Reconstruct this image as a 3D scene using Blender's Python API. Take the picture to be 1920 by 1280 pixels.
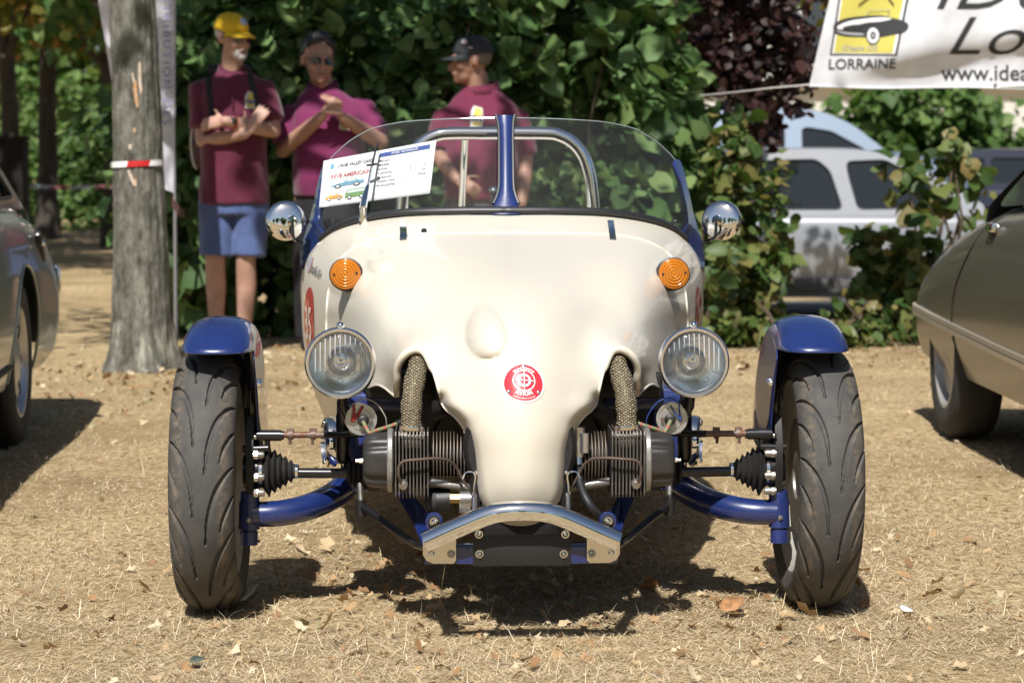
import bpy, bmesh, math, random
import numpy as np
from mathutils import Vector, Matrix, Euler, noise
from mathutils.geometry import delaunay_2d_cdt
from mathutils.bvhtree import BVHTree

for o in list(bpy.data.objects):
    bpy.data.objects.remove(o, do_unlink=True)
SC = bpy.context.scene
COL = SC.collection
rad = math.radians
PI = math.pi

# ------------------------------------------------------------------ camera
FPX = 4533.33                       # focal length of the 85 mm lens in photo pixels
PITCH = math.atan((640 - 311) / FPX)
CAMZ = 1.0
cam_data = bpy.data.cameras.new('camera')
cam_data.lens = 85
cam_data.sensor_width = 36
cam_data.clip_start = 0.05
cam_data.clip_end = 3000
cam_data.dof.use_dof = True
cam_data.dof.focus_distance = 5.25
cam_data.dof.aperture_fstop = 7.1
cam = bpy.data.objects.new('camera', cam_data)
COL.objects.link(cam)
cam.location = (0, 0, CAMZ)
cam.rotation_euler = (PI / 2 - PITCH, 0, 0)
SC.camera = cam

# ------------------------------------------------------------------ sky, sun, exposure
SUN_DIR = Vector((-0.16, -0.80, 1.0)).normalized()       # towards the sun
SUN_EL = math.asin(SUN_DIR.z)
SUN_AZ = math.atan2(SUN_DIR.x, SUN_DIR.y)                # from +Y towards +X
world = bpy.data.worlds.new('World')
SC.world = world
world.use_nodes = True
wn = world.node_tree
wn.nodes.clear()
sky = wn.nodes.new('ShaderNodeTexSky')
sky.sky_type = 'NISHITA'
sky.sun_disc = False
sky.sun_elevation = SUN_EL
sky.sun_rotation = SUN_AZ
sky.air_density = 1.0
sky.dust_density = 1.2
bg = wn.nodes.new('ShaderNodeBackground')
bg.inputs['Strength'].default_value = 0.058
wo = wn.nodes.new('ShaderNodeOutputWorld')
wn.links.new(sky.outputs[0], bg.inputs[0])
wn.links.new(bg.outputs[0], wo.inputs[0])
sun_data = bpy.data.lights.new('sun', 'SUN')
sun_data.energy = 5.0
sun_data.angle = rad(0.53)
sun_data.color = (1.0, 0.975, 0.935)
sun = bpy.data.objects.new('sun', sun_data)
COL.objects.link(sun)
sun.location = (-3, -8, 20)
sun.rotation_euler = SUN_DIR.to_track_quat('Z', 'Y').to_euler()
SC.view_settings.view_transform = 'Standard'
SC.view_settings.look = 'None'
SC.view_settings.exposure = 0.42
SC.view_settings.gamma = 1.0
SC.view_settings.use_curve_mapping = False
SC.render.engine = 'CYCLES'
SC.cycles.use_denoising = True
SC.cycles.max_bounces = 10
SC.cycles.transparent_max_bounces = 16
SC.cycles.caustics_reflective = False
SC.cycles.caustics_refractive = False
SC.cycles.sample_clamp_indirect = 6.0

# ------------------------------------------------------------------ measuring helpers
CT, ST = math.cos(PITCH), math.sin(PITCH)
def _ray(px, py):
    u = (px - 960) / FPX
    v = (640 - py) / FPX
    return u, CT + v * ST, -ST + v * CT
def at(px, py, Y):
    """a measured photo point at the real distance Y (metres) -> world point"""
    dx, dy, dz = _ray(px, py)
    t = Y / dy
    return Vector((dx * t, Y, CAMZ + dz * t))
CARX, CARY, PSI = 0.006, 5.44, rad(1.6)
CP, SP = math.cos(PSI), math.sin(PSI)
def cl(px, py, yl):
    """a measured photo point on the car-local plane y = yl -> car-local point"""
    dx, dy, dz = _ray(px, py)
    t = (yl - SP * CARX + CP * CARY) / (-SP * dx + CP * dy)
    X, Y = dx * t - CARX, dy * t - CARY
    return Vector((CP * X + SP * Y, yl, CAMZ + dz * t))

# ------------------------------------------------------------------ materials
MATS = {}
def mat(name, col=(0.8, 0.8, 0.8), rough=0.5, metal=0.0, coat=0.0, var=0.0, vscale=20.0, bump=0.0, bscale=80.0,
        col2=None, spec=0.5, detail=6.0, island=0.0, aniso=None, sheen=0.0, coatrough=0.03, stretch=None):
    if name in MATS:
        return MATS[name]
    m = bpy.data.materials.new(name)
    m.use_nodes = True
    nt = m.node_tree
    p = nt.nodes['Principled BSDF']
    p.inputs['Base Color'].default_value = (*col, 1)
    p.inputs['Roughness'].default_value = rough
    p.inputs['Metallic'].default_value = metal
    p.inputs['Specular IOR Level'].default_value = spec
    p.inputs['Coat Weight'].default_value = coat
    p.inputs['Coat Roughness'].default_value = coatrough
    if sheen:
        p.inputs['Sheen Weight'].default_value = sheen
    tc = None
    def coord():
        nonlocal tc
        if tc is None:
            t = nt.nodes.new('ShaderNodeTexCoord')
            tc = t.outputs['Object']
            if stretch:
                mp = nt.nodes.new('ShaderNodeMapping')
                mp.inputs['Scale'].default_value = stretch
                nt.links.new(tc, mp.inputs['Vector'])
                tc = mp.outputs['Vector']
        return tc
    src = None
    if var > 0 or col2 is not None:
        n = nt.nodes.new('ShaderNodeTexNoise')
        n.inputs['Scale'].default_value = vscale
        n.inputs['Detail'].default_value = detail
        n.inputs['Roughness'].default_value = 0.62
        nt.links.new(coord(), n.inputs['Vector'])
        r = nt.nodes.new('ShaderNodeValToRGB')
        c2 = col2 if col2 is not None else tuple(c * (1 - var) for c in col)
        c1 = col if col2 is not None else tuple(min(1, c * (1 + var)) for c in col)
        r.color_ramp.elements[0].position = 0.34
        r.color_ramp.elements[1].position = 0.66
        r.color_ramp.elements[0].color = (*c2, 1)
        r.color_ramp.elements[1].color = (*c1, 1)
        nt.links.new(n.outputs['Fac'], r.inputs['Fac'])
        src = r.outputs['Color']
    if island > 0:
        g = nt.nodes.new('ShaderNodeNewGeometry')
        hs = nt.nodes.new('ShaderNodeHueSaturation')
        mr = nt.nodes.new('ShaderNodeMapRange')
        mr.inputs['To Min'].default_value = 1 - island
        mr.inputs['To Max'].default_value = 1 + island
        nt.links.new(g.outputs['Random Per Island'], mr.inputs['Value'])
        nt.links.new(mr.outputs[0], hs.inputs['Value'])
        hs.inputs['Color'].default_value = (*col, 1)
        if src:
            nt.links.new(src, hs.inputs['Color'])
        src = hs.outputs['Color']
    if src:
        nt.links.new(src, p.inputs['Base Color'])
    if bump > 0:
        n2 = nt.nodes.new('ShaderNodeTexNoise')
        n2.inputs['Scale'].default_value = bscale
        n2.inputs['Detail'].default_value = 5
        nt.links.new(coord(), n2.inputs['Vector'])
        b = nt.nodes.new('ShaderNodeBump')
        b.inputs['Strength'].default_value = bump
        b.inputs['Distance'].default_value = 0.004
        nt.links.new(n2.outputs['Fac'], b.inputs['Height'])
        nt.links.new(b.outputs['Normal'], p.inputs['Normal'])
    MATS[name] = m
    return m

def leaf_mat(name, cols, trans=0.35, rough=0.45):
    """foliage: colour picked leaf by leaf from a ramp, some light passing through the blade"""
    if name in MATS:
        return MATS[name]
    m = bpy.data.materials.new(name)
    m.use_nodes = True
    nt = m.node_tree
    p = nt.nodes['Principled BSDF']
    out = nt.nodes['Material Output']
    g = nt.nodes.new('ShaderNodeNewGeometry')
    oi = nt.nodes.new('ShaderNodeObjectInfo')
    ad = nt.nodes.new('ShaderNodeMath'); ad.operation = 'ADD'
    fr = nt.nodes.new('ShaderNodeMath'); fr.operation = 'FRACT'
    nt.links.new(g.outputs['Random Per Island'], ad.inputs[0])
    nt.links.new(oi.outputs['Random'], ad.inputs[1])
    nt.links.new(ad.outputs[0], fr.inputs[0])
    r = nt.nodes.new('ShaderNodeValToRGB')
    els = r.color_ramp.elements
    while len(els) < len(cols):
        els.new(0.5)
    for i, c in enumerate(cols):
        els[i].position = i / max(1, len(cols) - 1)
    for i, c in enumerate(cols):
        els[i].color = (*c, 1)
    nt.links.new(fr.outputs[0], r.inputs['Fac'])
    tcn = nt.nodes.new('ShaderNodeTexCoord')
    nz = nt.nodes.new('ShaderNodeTexNoise')
    nz.inputs['Scale'].default_value = 9.0
    nz.inputs['Detail'].default_value = 4
    nt.links.new(tcn.outputs['Object'], nz.inputs['Vector'])
    mr = nt.nodes.new('ShaderNodeMapRange')
    mr.inputs['To Min'].default_value = 0.75
    mr.inputs['To Max'].default_value = 1.25
    nt.links.new(nz.outputs['Fac'], mr.inputs['Value'])
    hs = nt.nodes.new('ShaderNodeHueSaturation')
    nt.links.new(r.outputs['Color'], hs.inputs['Color'])
    nt.links.new(mr.outputs[0], hs.inputs['Value'])
    nt.links.new(hs.outputs['Color'], p.inputs['Base Color'])
    p.inputs['Roughness'].default_value = rough
    p.inputs['Specular IOR Level'].default_value = 0.4
    t = nt.nodes.new('ShaderNodeBsdfTranslucent')
    hs2 = nt.nodes.new('ShaderNodeHueSaturation')
    hs2.inputs['Saturation'].default_value = 1.15
    hs2.inputs['Value'].default_value = 1.3
    nt.links.new(hs.outputs['Color'], hs2.inputs['Color'])
    nt.links.new(hs2.outputs['Color'], t.inputs['Color'])
    mx = nt.nodes.new('ShaderNodeMixShader')
    mx.inputs['Fac'].default_value = trans
    nt.links.new(p.outputs[0], mx.inputs[1])
    nt.links.new(t.outputs[0], mx.inputs[2])
    nt.links.new(mx.outputs[0], out.inputs['Surface'])
    MATS[name] = m
    return m

def glass_mat(name, tint=(0.9, 0.95, 0.93), refl=1.0, rough=0.01, ior=1.5, diffuse=0.0, dcol=(0.7, 0.68, 0.62)):
    """thin pane: clear, with a mirror reflection that grows at grazing angles"""
    if name in MATS:
        return MATS[name]
    m = bpy.data.materials.new(name)
    m.use_nodes = True
    nt = m.node_tree
    nt.nodes.clear()
    out = nt.nodes.new('ShaderNodeOutputMaterial')
    tr = nt.nodes.new('ShaderNodeBsdfTransparent')
    tr.inputs['Color'].default_value = (*tint, 1)
    gl = nt.nodes.new('ShaderNodeBsdfGlossy')
    gl.inputs['Roughness'].default_value = rough
    gl.inputs['Color'].default_value = (refl, refl, refl, 1)
    fr = nt.nodes.new('ShaderNodeFresnel')
    fr.inputs['IOR'].default_value = ior
    mx = nt.nodes.new('ShaderNodeMixShader')
    nt.links.new(fr.outputs[0], mx.inputs['Fac'])
    nt.links.new(tr.outputs[0], mx.inputs[1])
    nt.links.new(gl.outputs[0], mx.inputs[2])
    last = mx.outputs[0]
    if diffuse > 0:
        df = nt.nodes.new('ShaderNodeBsdfDiffuse')
        df.inputs['Color'].default_value = (*dcol, 1)
        m2 = nt.nodes.new('ShaderNodeMixShader')
        m2.inputs['Fac'].default_value = diffuse
        nt.links.new(last, m2.inputs[1])
        nt.links.new(df.outputs[0], m2.inputs[2])
        last = m2.outputs[0]
    nt.links.new(last, out.inputs['Surface'])
    MATS[name] = m
    return m

# ------------------------------------------------------------------ mesh building
def obj_from(name, me, parent=None):
    o = bpy.data.objects.new(name, me)
    COL.objects.link(o)
    if parent is not None:
        o.parent = parent
    return o

def tag(o, label=None, cat=None, group=None, kind=None):
    if label: o['label'] = label
    if cat: o['category'] = cat
    if group: o['group'] = group
    if kind: o['kind'] = kind
    return o

def thing(name, label, cat, loc=(0, 0, 0), rz=0.0, group=None):
    o = bpy.data.objects.new(name, None)
    o.empty_display_size = 0.1
    COL.objects.link(o)
    o.location = loc
    o.rotation_euler = (0, 0, rz)
    return tag(o, label, cat, group)

def frame_of(d):
    d = Vector(d).normalized()
    a = Vector((0, 0, 1)) if abs(d.z) < 0.9 else Vector((1, 0, 0))
    u = a.cross(d).normalized()
    return u, d.cross(u).normalized(), d

class MB:
    def __init__(s):
        s.v = []; s.f = []; s.m = []
    def add(s, verts, faces, mi=0):
        o = len(s.v)
        s.v += [tuple(v) for v in verts]
        s.f += [tuple(i + o for i in f) for f in faces]
        s.m += [mi] * len(faces)
        return s
    def grid(s, P, cu=False, cv=False, mi=0):
        nu, nv = len(P), len(P[0])
        fs = []
        for i in range(nu if cu else nu - 1):
            for j in range(nv if cv else nv - 1):
                i2, j2 = (i + 1) % nu, (j + 1) % nv
                fs.append((i * nv + j, i2 * nv + j, i2 * nv + j2, i * nv + j2))
        return s.add([p for row in P for p in row], fs, mi)
    def tube(s, pts, r, n=12, cap=True, mi=0, flat=1.0, up=None):
        pts = [Vector(p) for p in pts]
        k = len(pts)
        rs = list(r) if hasattr(r, '__len__') else [r] * k
        T = [(pts[min(i + 1, k - 1)] - pts[max(i - 1, 0)]).normalized() for i in range(k)]
        if up is not None:
            u = Vector(up)
        else:
            u, _, _ = frame_of(T[0])
        P = []
        for i in range(k):
            u = (u - T[i] * u.dot(T[i]))
            u = u.normalized() if u.length > 1e-6 else frame_of(T[i])[0]
            w = T[i].cross(u)
            P.append([pts[i] + (u * math.cos(2 * PI * j / n) + w * math.sin(2 * PI * j / n) * flat) * rs[i] for j in range(n)])
        base = len(s.v)
        s.grid(P, cv=True, mi=mi)
        if cap:
            s.f.append(tuple(base + j for j in range(n))); s.m.append(mi)
            s.f.append(tuple(base + (k - 1) * n + j for j in range(n))); s.m.append(mi)
        return s
    def capsule(s, pts, r, n=14, flat=1.0, up=None, mi=0):
        """tube with rounded ends"""
        pts = [Vector(p) for p in pts]
        rs = list(r) if hasattr(r, '__len__') else [r] * len(pts)
        d0 = (pts[0] - pts[1]).normalized(); d1 = (pts[-1] - pts[-2]).normalized()
        A, RA, B, RB = [], [], [], []
        for a in (85, 60, 35):
            A.append(pts[0] + d0 * rs[0] * math.sin(rad(a))); RA.append(rs[0] * math.cos(rad(a)))
        for a in (35, 60, 85):
            B.append(pts[-1] + d1 * rs[-1] * math.sin(rad(a))); RB.append(rs[-1] * math.cos(rad(a)))
        return s.tube(A + pts + B, RA + rs + RB, n=n, flat=flat, up=up, mi=mi)
    def lathe(s, prof, o, d, n=32, mi=0, cap=False, u=None, sx=1.0, sy=1.0):
        """prof: (radius, height along d)"""
        o = Vector(o)
        a, b, d = frame_of(d)
        if u is not None:
            a = Vector(u); a = (a - d * a.dot(d)).normalized(); b = d.cross(a)
        P = []
        for (r, h) in prof:
            P.append([o + d * h + (a * math.cos(2 * PI * j / n) * sx + b * math.sin(2 * PI * j / n) * sy) * max(r, 1e-5) for j in range(n)])
        base = len(s.v)
        s.grid(P, cv=True, mi=mi)
        if cap:
            k = len(prof)
            s.f.append(tuple(base + j for j in range(n))); s.m.append(mi)
            s.f.append(tuple(base + (k - 1) * n + j for j in range(n))); s.m.append(mi)
        return s
    def box(s, c, h, R=None, mi=0, bev=0.0):
        """box of half sizes h, chamfered edges"""
        bm = bmesh.new()
        bmesh.ops.create_cube(bm, size=2.0)
        for v in bm.verts:
            v.co = Vector((v.co.x * h[0], v.co.y * h[1], v.co.z * h[2]))
        if bev > 0:
            bmesh.ops.bevel(bm, geom=list(bm.edges), offset=min(bev, min(h) * 0.9), segments=2, profile=0.5, affect='EDGES')
        c = Vector(c)
        bm.verts.index_update()
        vs = [(R @ v.co if R is not None else v.co) + c for v in bm.verts]
        fs = [[v.index for v in f.verts] for f in bm.faces]
        bm.free()
        return s.add(vs, fs, mi)
    def prism(s, pts, off, mi=0):
        """closed outline (3D points) extruded by vector off"""
        pts = [Vector(p) for p in pts]
        n = len(pts); off = Vector(off)
        fs = [tuple(range(n)), tuple(range(2 * n - 1, n - 1, -1))]
        fs += [(i, (i + 1) % n, n + (i + 1) % n, n + i) for i in range(n)]
        return s.add(pts + [p + off for p in pts], fs, mi)
    def ball(s, c, r, n=16, mi=0, R=None):
        r = (r, r, r) if not hasattr(r, '__len__') else r
        P = []
        for i in range(n // 2 + 1):
            a = PI * i / (n // 2)
            P.append([Vector((math.sin(a) * math.cos(2 * PI * j / n) * r[0], math.sin(a) * math.sin(2 * PI * j / n) * r[1], math.cos(a) * r[2])) for j in range(n)])
        c = Vector(c)
        P = [[(R @ p if R is not None else p) + c for p in row] for row in P]
        return s.grid(P, cv=True, mi=mi)
    def mirror(s):
        s.v = [(-x, y, z) for (x, y, z) in s.v]
        return s
    def mesh(s, name, mats, smooth=True, angle=38, merge=1e-6, recalc=True):
        me = bpy.data.meshes.new(name)
        me.from_pydata(s.v, [], s.f)
        mats = mats if isinstance(mats, (list, tuple)) else [mats]
        for m in mats:
            me.materials.append(m)
        if len(mats) > 1:
            me.polygons.foreach_set('material_index', s.m)
        bm = bmesh.new(); bm.from_mesh(me)
        if merge:
            bmesh.ops.remove_doubles(bm, verts=bm.verts, dist=merge)
        if recalc:
            bmesh.ops.recalc_face_normals(bm, faces=bm.faces)
        bm.to_mesh(me); bm.free()
        if smooth:
            me.polygons.foreach_set('use_smooth', [True] * len(me.polygons))
            if angle:
                me.set_sharp_from_angle(angle=rad(angle))
        me.update()
        return me
    def build(s, name, mats, parent=None, smooth=True, angle=38, merge=1e-6, recalc=True):
        return obj_from(name, s.mesh(name, mats, smooth, angle, merge, recalc), parent)

def np_mesh(name, V, Fq, mats, parent=None, smooth=False, mi=None):
    """fast mesh from arrays; Fq is a list of integer arrays (n x 3 or n x 4)"""
    me = bpy.data.meshes.new(name)
    loops = np.concatenate([f.ravel() for f in Fq])
    cnt = np.concatenate([np.full(len(f), f.shape[1]) for f in Fq])
    start = np.concatenate([[0], np.cumsum(cnt)[:-1]])
    me.vertices.add(len(V)); me.vertices.foreach_set('co', np.asarray(V, dtype=np.float32).ravel())
    me.loops.add(len(loops)); me.loops.foreach_set('vertex_index', loops.astype(np.int32))
    me.polygons.add(len(cnt)); me.polygons.foreach_set('loop_start', start.astype(np.int32))
    me.polygons.foreach_set('loop_total', cnt.astype(np.int32))
    if smooth:
        me.polygons.foreach_set('use_smooth', np.ones(len(cnt), dtype=bool))
    mats = mats if isinstance(mats, (list, tuple)) else [mats]
    for m in mats:
        me.materials.append(m)
    if mi is not None:
        me.polygons.foreach_set('material_index', np.asarray(mi, dtype=np.int32))
    me.update(calc_edges=True)
    me.validate()
    return obj_from(name, me, parent) if name else me

def crom(pts, k=8, closed=False):
    """Catmull-Rom through points of any dimension"""
    P = [np.array(p, dtype=float) for p in pts]
    n = len(P); out = []
    rng = range(n if closed else n - 1)
    for i in rng:
        p1, p2 = P[i], P[(i + 1) % n]
        p0 = P[i - 1] if (closed or i > 0) else 2 * p1 - p2
        p3 = P[(i + 2) % n] if (closed or i + 2 < n) else 2 * p2 - p1
        for j in range(k):
            t = j / k
            out.append(0.5 * ((2 * p1) + (-p0 + p2) * t + (2 * p0 - 5 * p1 + 4 * p2 - p3) * t * t + (-p0 + 3 * p1 - 3 * p2 + p3) * t ** 3))
    if not closed:
        out.append(P[-1])
    return [tuple(o) for o in out]

def rpoly(pts, r, n=4):
    """closed outline with straight sides and small round corners"""
    out = []
    k = len(pts)
    for i in range(k):
        p = np.array(pts[i], dtype=float); a = np.array(pts[i - 1], dtype=float) - p; b = np.array(pts[(i + 1) % k], dtype=float) - p
        la, lb = np.linalg.norm(a), np.linalg.norm(b)
        q = min(r, la * .45, lb * .45)
        s, e = p + a / la * q, p + b / lb * q
        for j in range(n + 1):
            t = j / n
            out.append(tuple(s * (1 - t) ** 2 + p * 2 * t * (1 - t) + e * t * t))
    return out

class TPS:
    """thin-plate spline height y = h(a, b)"""
    def __init__(s, pts, vals, lam=1e-4):
        X = np.array(pts, dtype=float); y = np.array(vals, dtype=float)
        n = len(X)
        d = np.linalg.norm(X[:, None] - X[None], axis=2)
        K = np.where(d > 0, d * d * np.log(d + 1e-12), 0) + np.diag(np.broadcast_to(np.asarray(lam, dtype=float), (n,)))
        Pm = np.hstack([np.ones((n, 1)), X])
        A = np.zeros((n + 3, n + 3)); A[:n, :n] = K; A[:n, n:] = Pm; A[n:, :n] = Pm.T
        s.w = np.linalg.solve(A, np.concatenate([y, np.zeros(3)])); s.X = X
    def __call__(s, q):
        q = np.atleast_2d(np.array(q, dtype=float))
        d = np.linalg.norm(q[:, None] - s.X[None], axis=2)
        K = np.where(d > 0, d * d * np.log(d + 1e-12), 0)
        n = len(s.X)
        return K @ s.w[:n] + s.w[n] + q @ s.w[n + 1:]

def fill2d(outline, step, holes=()):
    """triangulate a closed 2D outline with inner grid points -> (verts2d, tris)"""
    out = [Vector(p[:2]) for p in outline]
    polys = [out] + [[Vector(p[:2]) for p in h] for h in holes]
    xs = [p.x for p in out]; ys = [p.y for p in out]
    verts = [p for poly in polys for p in poly]
    edges = []
    o = 0
    for poly in polys:
        n = len(poly)
        edges += [(o + i, o + (i + 1) % n) for i in range(n)]
        o += n
    segs = np.array([[*poly[i], *poly[(i + 1) % len(poly)]] for poly in polys for i in range(len(poly))])
    gx = np.arange(min(xs) + step * .5, max(xs), step)
    gy = np.arange(min(ys) + step * .5, max(ys), step * .866)
    Q = np.array([(x + (step * .5 if j % 2 else 0), y) for j, y in enumerate(gy) for x in gx])
    a = segs[:, :2]; b = segs[:, 2:]
    inside = np.zeros(len(Q), dtype=bool)
    for (x1, y1), (x2, y2) in zip(a, b):
        c = ((y1 > Q[:, 1]) != (y2 > Q[:, 1]))
        with np.errstate(divide='ignore', invalid='ignore'):
            xi = (x2 - x1) * (Q[:, 1] - y1) / (y2 - y1) + x1
        inside ^= c & (Q[:, 0] < xi)
    Q = Q[inside]
    keep = np.ones(len(Q), dtype=bool)
    for (x1, y1), (x2, y2) in zip(a, b):
        dx, dy = x2 - x1, y2 - y1
        t = np.clip(((Q[:, 0] - x1) * dx + (Q[:, 1] - y1) * dy) / (dx * dx + dy * dy + 1e-12), 0, 1)
        keep &= np.hypot(Q[:, 0] - x1 - t * dx, Q[:, 1] - y1 - t * dy) > step * .45
    verts += [Vector((float(x), float(y))) for x, y in Q[keep]]
    r = delaunay_2d_cdt(verts, edges, [], 2 if holes else 1, 1e-7)
    V = [tuple(v) for v in r[0]]; T = [tuple(f) for f in r[2]]
    if holes:
        # keep the triangles whose middle is inside the outline and outside the holes
        T2 = []
        for f in T:
            cx = sum(V[i][0] for i in f) / len(f); cy = sum(V[i][1] for i in f) / len(f)
            c = False
            for (x1, y1), (x2, y2) in zip(a, b):
                if (y1 > cy) != (y2 > cy) and cx < (x2 - x1) * (cy - y1) / (y2 - y1) + x1:
                    c = not c
            if c: T2.append(f)
        T = T2
    return V, T

def add_mod(o, kind, **kw):
    m = o.modifiers.new(kind.lower(), kind)
    for k, v in kw.items():
        setattr(m, k, v)
    return m

def baked(o):
    """apply the modifiers of an object, keep the object"""
    dg = bpy.context.evaluated_depsgraph_get()
    dg.update()
    me = bpy.data.meshes.new_from_object(o.evaluated_get(dg), depsgraph=dg)
    o.modifiers.clear()
    old = o.data
    o.data = me
    bpy.data.meshes.remove(old)
    return o

_TXT = {}
def text2d(s, size=1.0, bold=0.0, shear=0.0, align='CENTER', space=1.0):
    """flat lettering -> (verts2d, faces)"""
    key = (s, bold, shear, align, space)
    if key not in _TXT:
        cu = bpy.data.curves.new('txt', 'FONT')
        cu.body = s; cu.size = 1.0; cu.align_x = align; cu.offset = bold; cu.shear = shear; cu.space_character = space
        cu.resolution_u = 4
        ob = bpy.data.objects.new('txt', cu)
        COL.objects.link(ob)
        bpy.context.view_layer.update()
        dg = bpy.context.evaluated_depsgraph_get()
        me = bpy.data.meshes.new_from_object(ob.evaluated_get(dg), depsgraph=dg)
        V = [(v.co.x, v.co.y) for v in me.vertices]
        Fc = [tuple(p.vertices) for p in me.polygons]
        bpy.data.objects.remove(ob); bpy.data.curves.remove(cu); bpy.data.meshes.remove(me)
        _TXT[key] = (V, Fc)
    V, Fc = _TXT[key]
    return [(x * size, y * size) for x, y in V], Fc

def subdiv2d(V, Fc, maxlen):
    """cut long edges of flat lettering so that it can follow a curved surface"""
    bm = bmesh.new()
    vs = [bm.verts.new((x, y, 0)) for x, y in V]
    for f in Fc:
        try: bm.faces.new([vs[i] for i in f])
        except ValueError: pass
    bmesh.ops.triangulate(bm, faces=bm.faces)
    for _ in range(6):
        es = [e for e in bm.edges if e.calc_length() > maxlen]
        if not es: break
        bmesh.ops.subdivide_edges(bm, edges=es, cuts=1)
        bmesh.ops.triangulate(bm, faces=bm.faces)
    bm.verts.index_update()
    out = [(v.co.x, v.co.y) for v in bm.verts], [tuple(v.index for v in f.verts) for f in bm.faces]
    bm.free()
    return out

def smooth01(a, b, x):
    t = np.clip((np.asarray(x, dtype=float) - a) / (b - a), 0, 1)
    return t * t * (3 - 2 * t)

# ================================================================== SETTING
rng = np.random.default_rng(7)
random.seed(7)

def ground_z(x, y):
    x = np.asarray(x, dtype=float); y = np.asarray(y, dtype=float)
    drop = -0.32 * smooth01(15.6, 18.5, y) * smooth01(0.3, 2.2, x)
    und = 0.012 * np.sin(x * 1.7 + 0.4) * np.sin(y * 1.3) + 0.008 * np.sin(x * 4.1 + y * 2.7)
    flat = smooth01(0.9, 1.8, np.abs(x)) + smooth01(1.0, 1.8, np.abs(y - 5.4))
    return drop + und * np.clip(flat, 0, 1)

def build_ground():
    xs = np.unique(np.concatenate([np.linspace(-400, -20, 12), np.linspace(-20, -6, 20), np.linspace(-6, 6, 121), np.linspace(6, 20, 20), np.linspace(20, 400, 12)]))
    ys = np.unique(np.concatenate([np.linspace(-60, 0, 8), np.linspace(0, 20, 161), np.linspace(20, 60, 40), np.linspace(60, 900, 14)]))
    X, Y = np.meshgrid(xs, ys, indexing='ij')
    Z = ground_z(X, Y)
    V = np.stack([X, Y, Z], axis=-1).reshape(-1, 3)
    nx, ny = len(xs), len(ys)
    I, J = np.meshgrid(np.arange(nx - 1), np.arange(ny - 1), indexing='ij')
    a = (I * ny + J).ravel()
    Fq = np.stack([a, a + ny, a + ny + 1, a + 1], axis=1)
    m = bpy.data.materials.new('dry_ground'); m.use_nodes = True
    nt = m.node_tree; p = nt.nodes['Principled BSDF']
    p.inputs['Roughness'].default_value = 0.95
    p.inputs['Specular IOR Level'].default_value = 0.1
    tc = nt.nodes.new('ShaderNodeTexCoord')
    def nz(scale, detail=6, stretch=None, rough=0.6):
        n = nt.nodes.new('ShaderNodeTexNoise')
        n.inputs['Scale'].default_value = scale; n.inputs['Detail'].default_value = detail; n.inputs['Roughness'].default_value = rough
        if stretch:
            mp = nt.nodes.new('ShaderNodeMapping'); mp.inputs['Scale'].default_value = stretch
            nt.links.new(tc.outputs['Object'], mp.inputs['Vector']); nt.links.new(mp.outputs[0], n.inputs['Vector'])
        else:
            nt.links.new(tc.outputs['Object'], n.inputs['Vector'])
        return n.outputs['Fac']
    def ramp(f, stops):
        r = nt.nodes.new('ShaderNodeValToRGB'); e = r.color_ramp.elements
        while len(e) < len(stops): e.new(0.5)
        for i, (q, c) in enumerate(stops): e[i].position = q
        for i, (q, c) in enumerate(stops): e[i].color = (*c, 1)
        nt.links.new(f, r.inputs['Fac']); return r.outputs['Color']
    def mix(a, b, f, mode='MIX'):
        x = nt.nodes.new('ShaderNodeMix'); x.data_type = 'RGBA'; x.blend_type = mode
        if isinstance(f, float): x.inputs['Factor'].default_value = f
        else: nt.links.new(f, x.inputs['Factor'])
        nt.links.new(a, x.inputs[6]); nt.links.new(b, x.inputs[7]); return x.outputs[2]
    straw = ramp(nz(42, 8, (1, 0.55, 1)), [(0.30, (0.15, 0.107, 0.056)), (0.46, (0.43, 0.325, 0.185)), (0.62, (0.61, 0.48, 0.29)), (0.78, (0.71, 0.585, 0.385))])
    soil = ramp(nz(60, 8), [(0.3, (0.17, 0.122, 0.066)), (0.7, (0.42, 0.315, 0.175))])
    patch = ramp(nz(1.1, 5), [(0.40, (0, 0, 0)), (0.68, (1, 1, 1))])
    c1 = mix(straw, soil, patch)
    big = ramp(nz(0.28, 4), [(0.35, (0.86, 0.83, 0.78)), (0.7, (1.06, 1.03, 0.98))])
    c2 = mix(c1, big, 1.0, 'MULTIPLY')
    nt.links.new(c2, p.inputs['Base Color'])
    b = nt.nodes.new('ShaderNodeBump'); b.inputs['Strength'].default_value = 0.9; b.inputs['Distance'].default_value = 0.02
    nt.links.new(nz(55, 8), b.inputs['Height']); nt.links.new(b.outputs[0], p.inputs['Normal'])
    o = np_mesh('ground', V, [Fq], m, smooth=True)
    tag(o, 'dry trodden straw-coloured lawn under the cars', 'ground', kind='structure')
    # parking strip behind the hedge
    rm = mat('asphalt', (0.055, 0.055, 0.057), 0.9, var=0.3, vscale=30, bump=0.4, bscale=200)
    rv, rf = [], []
    xs2 = np.linspace(2.4, 60, 24); ys2 = np.linspace(18.6, 31, 8)
    P = [[(x, y, float(ground_z(x, y)) + 0.006) for y in ys2] for x in xs2]
    r = MB().grid(P).build('road', rm)
    tag(r, 'grey asphalt parking strip behind the hedge', 'road', kind='structure')
build_ground()

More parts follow.
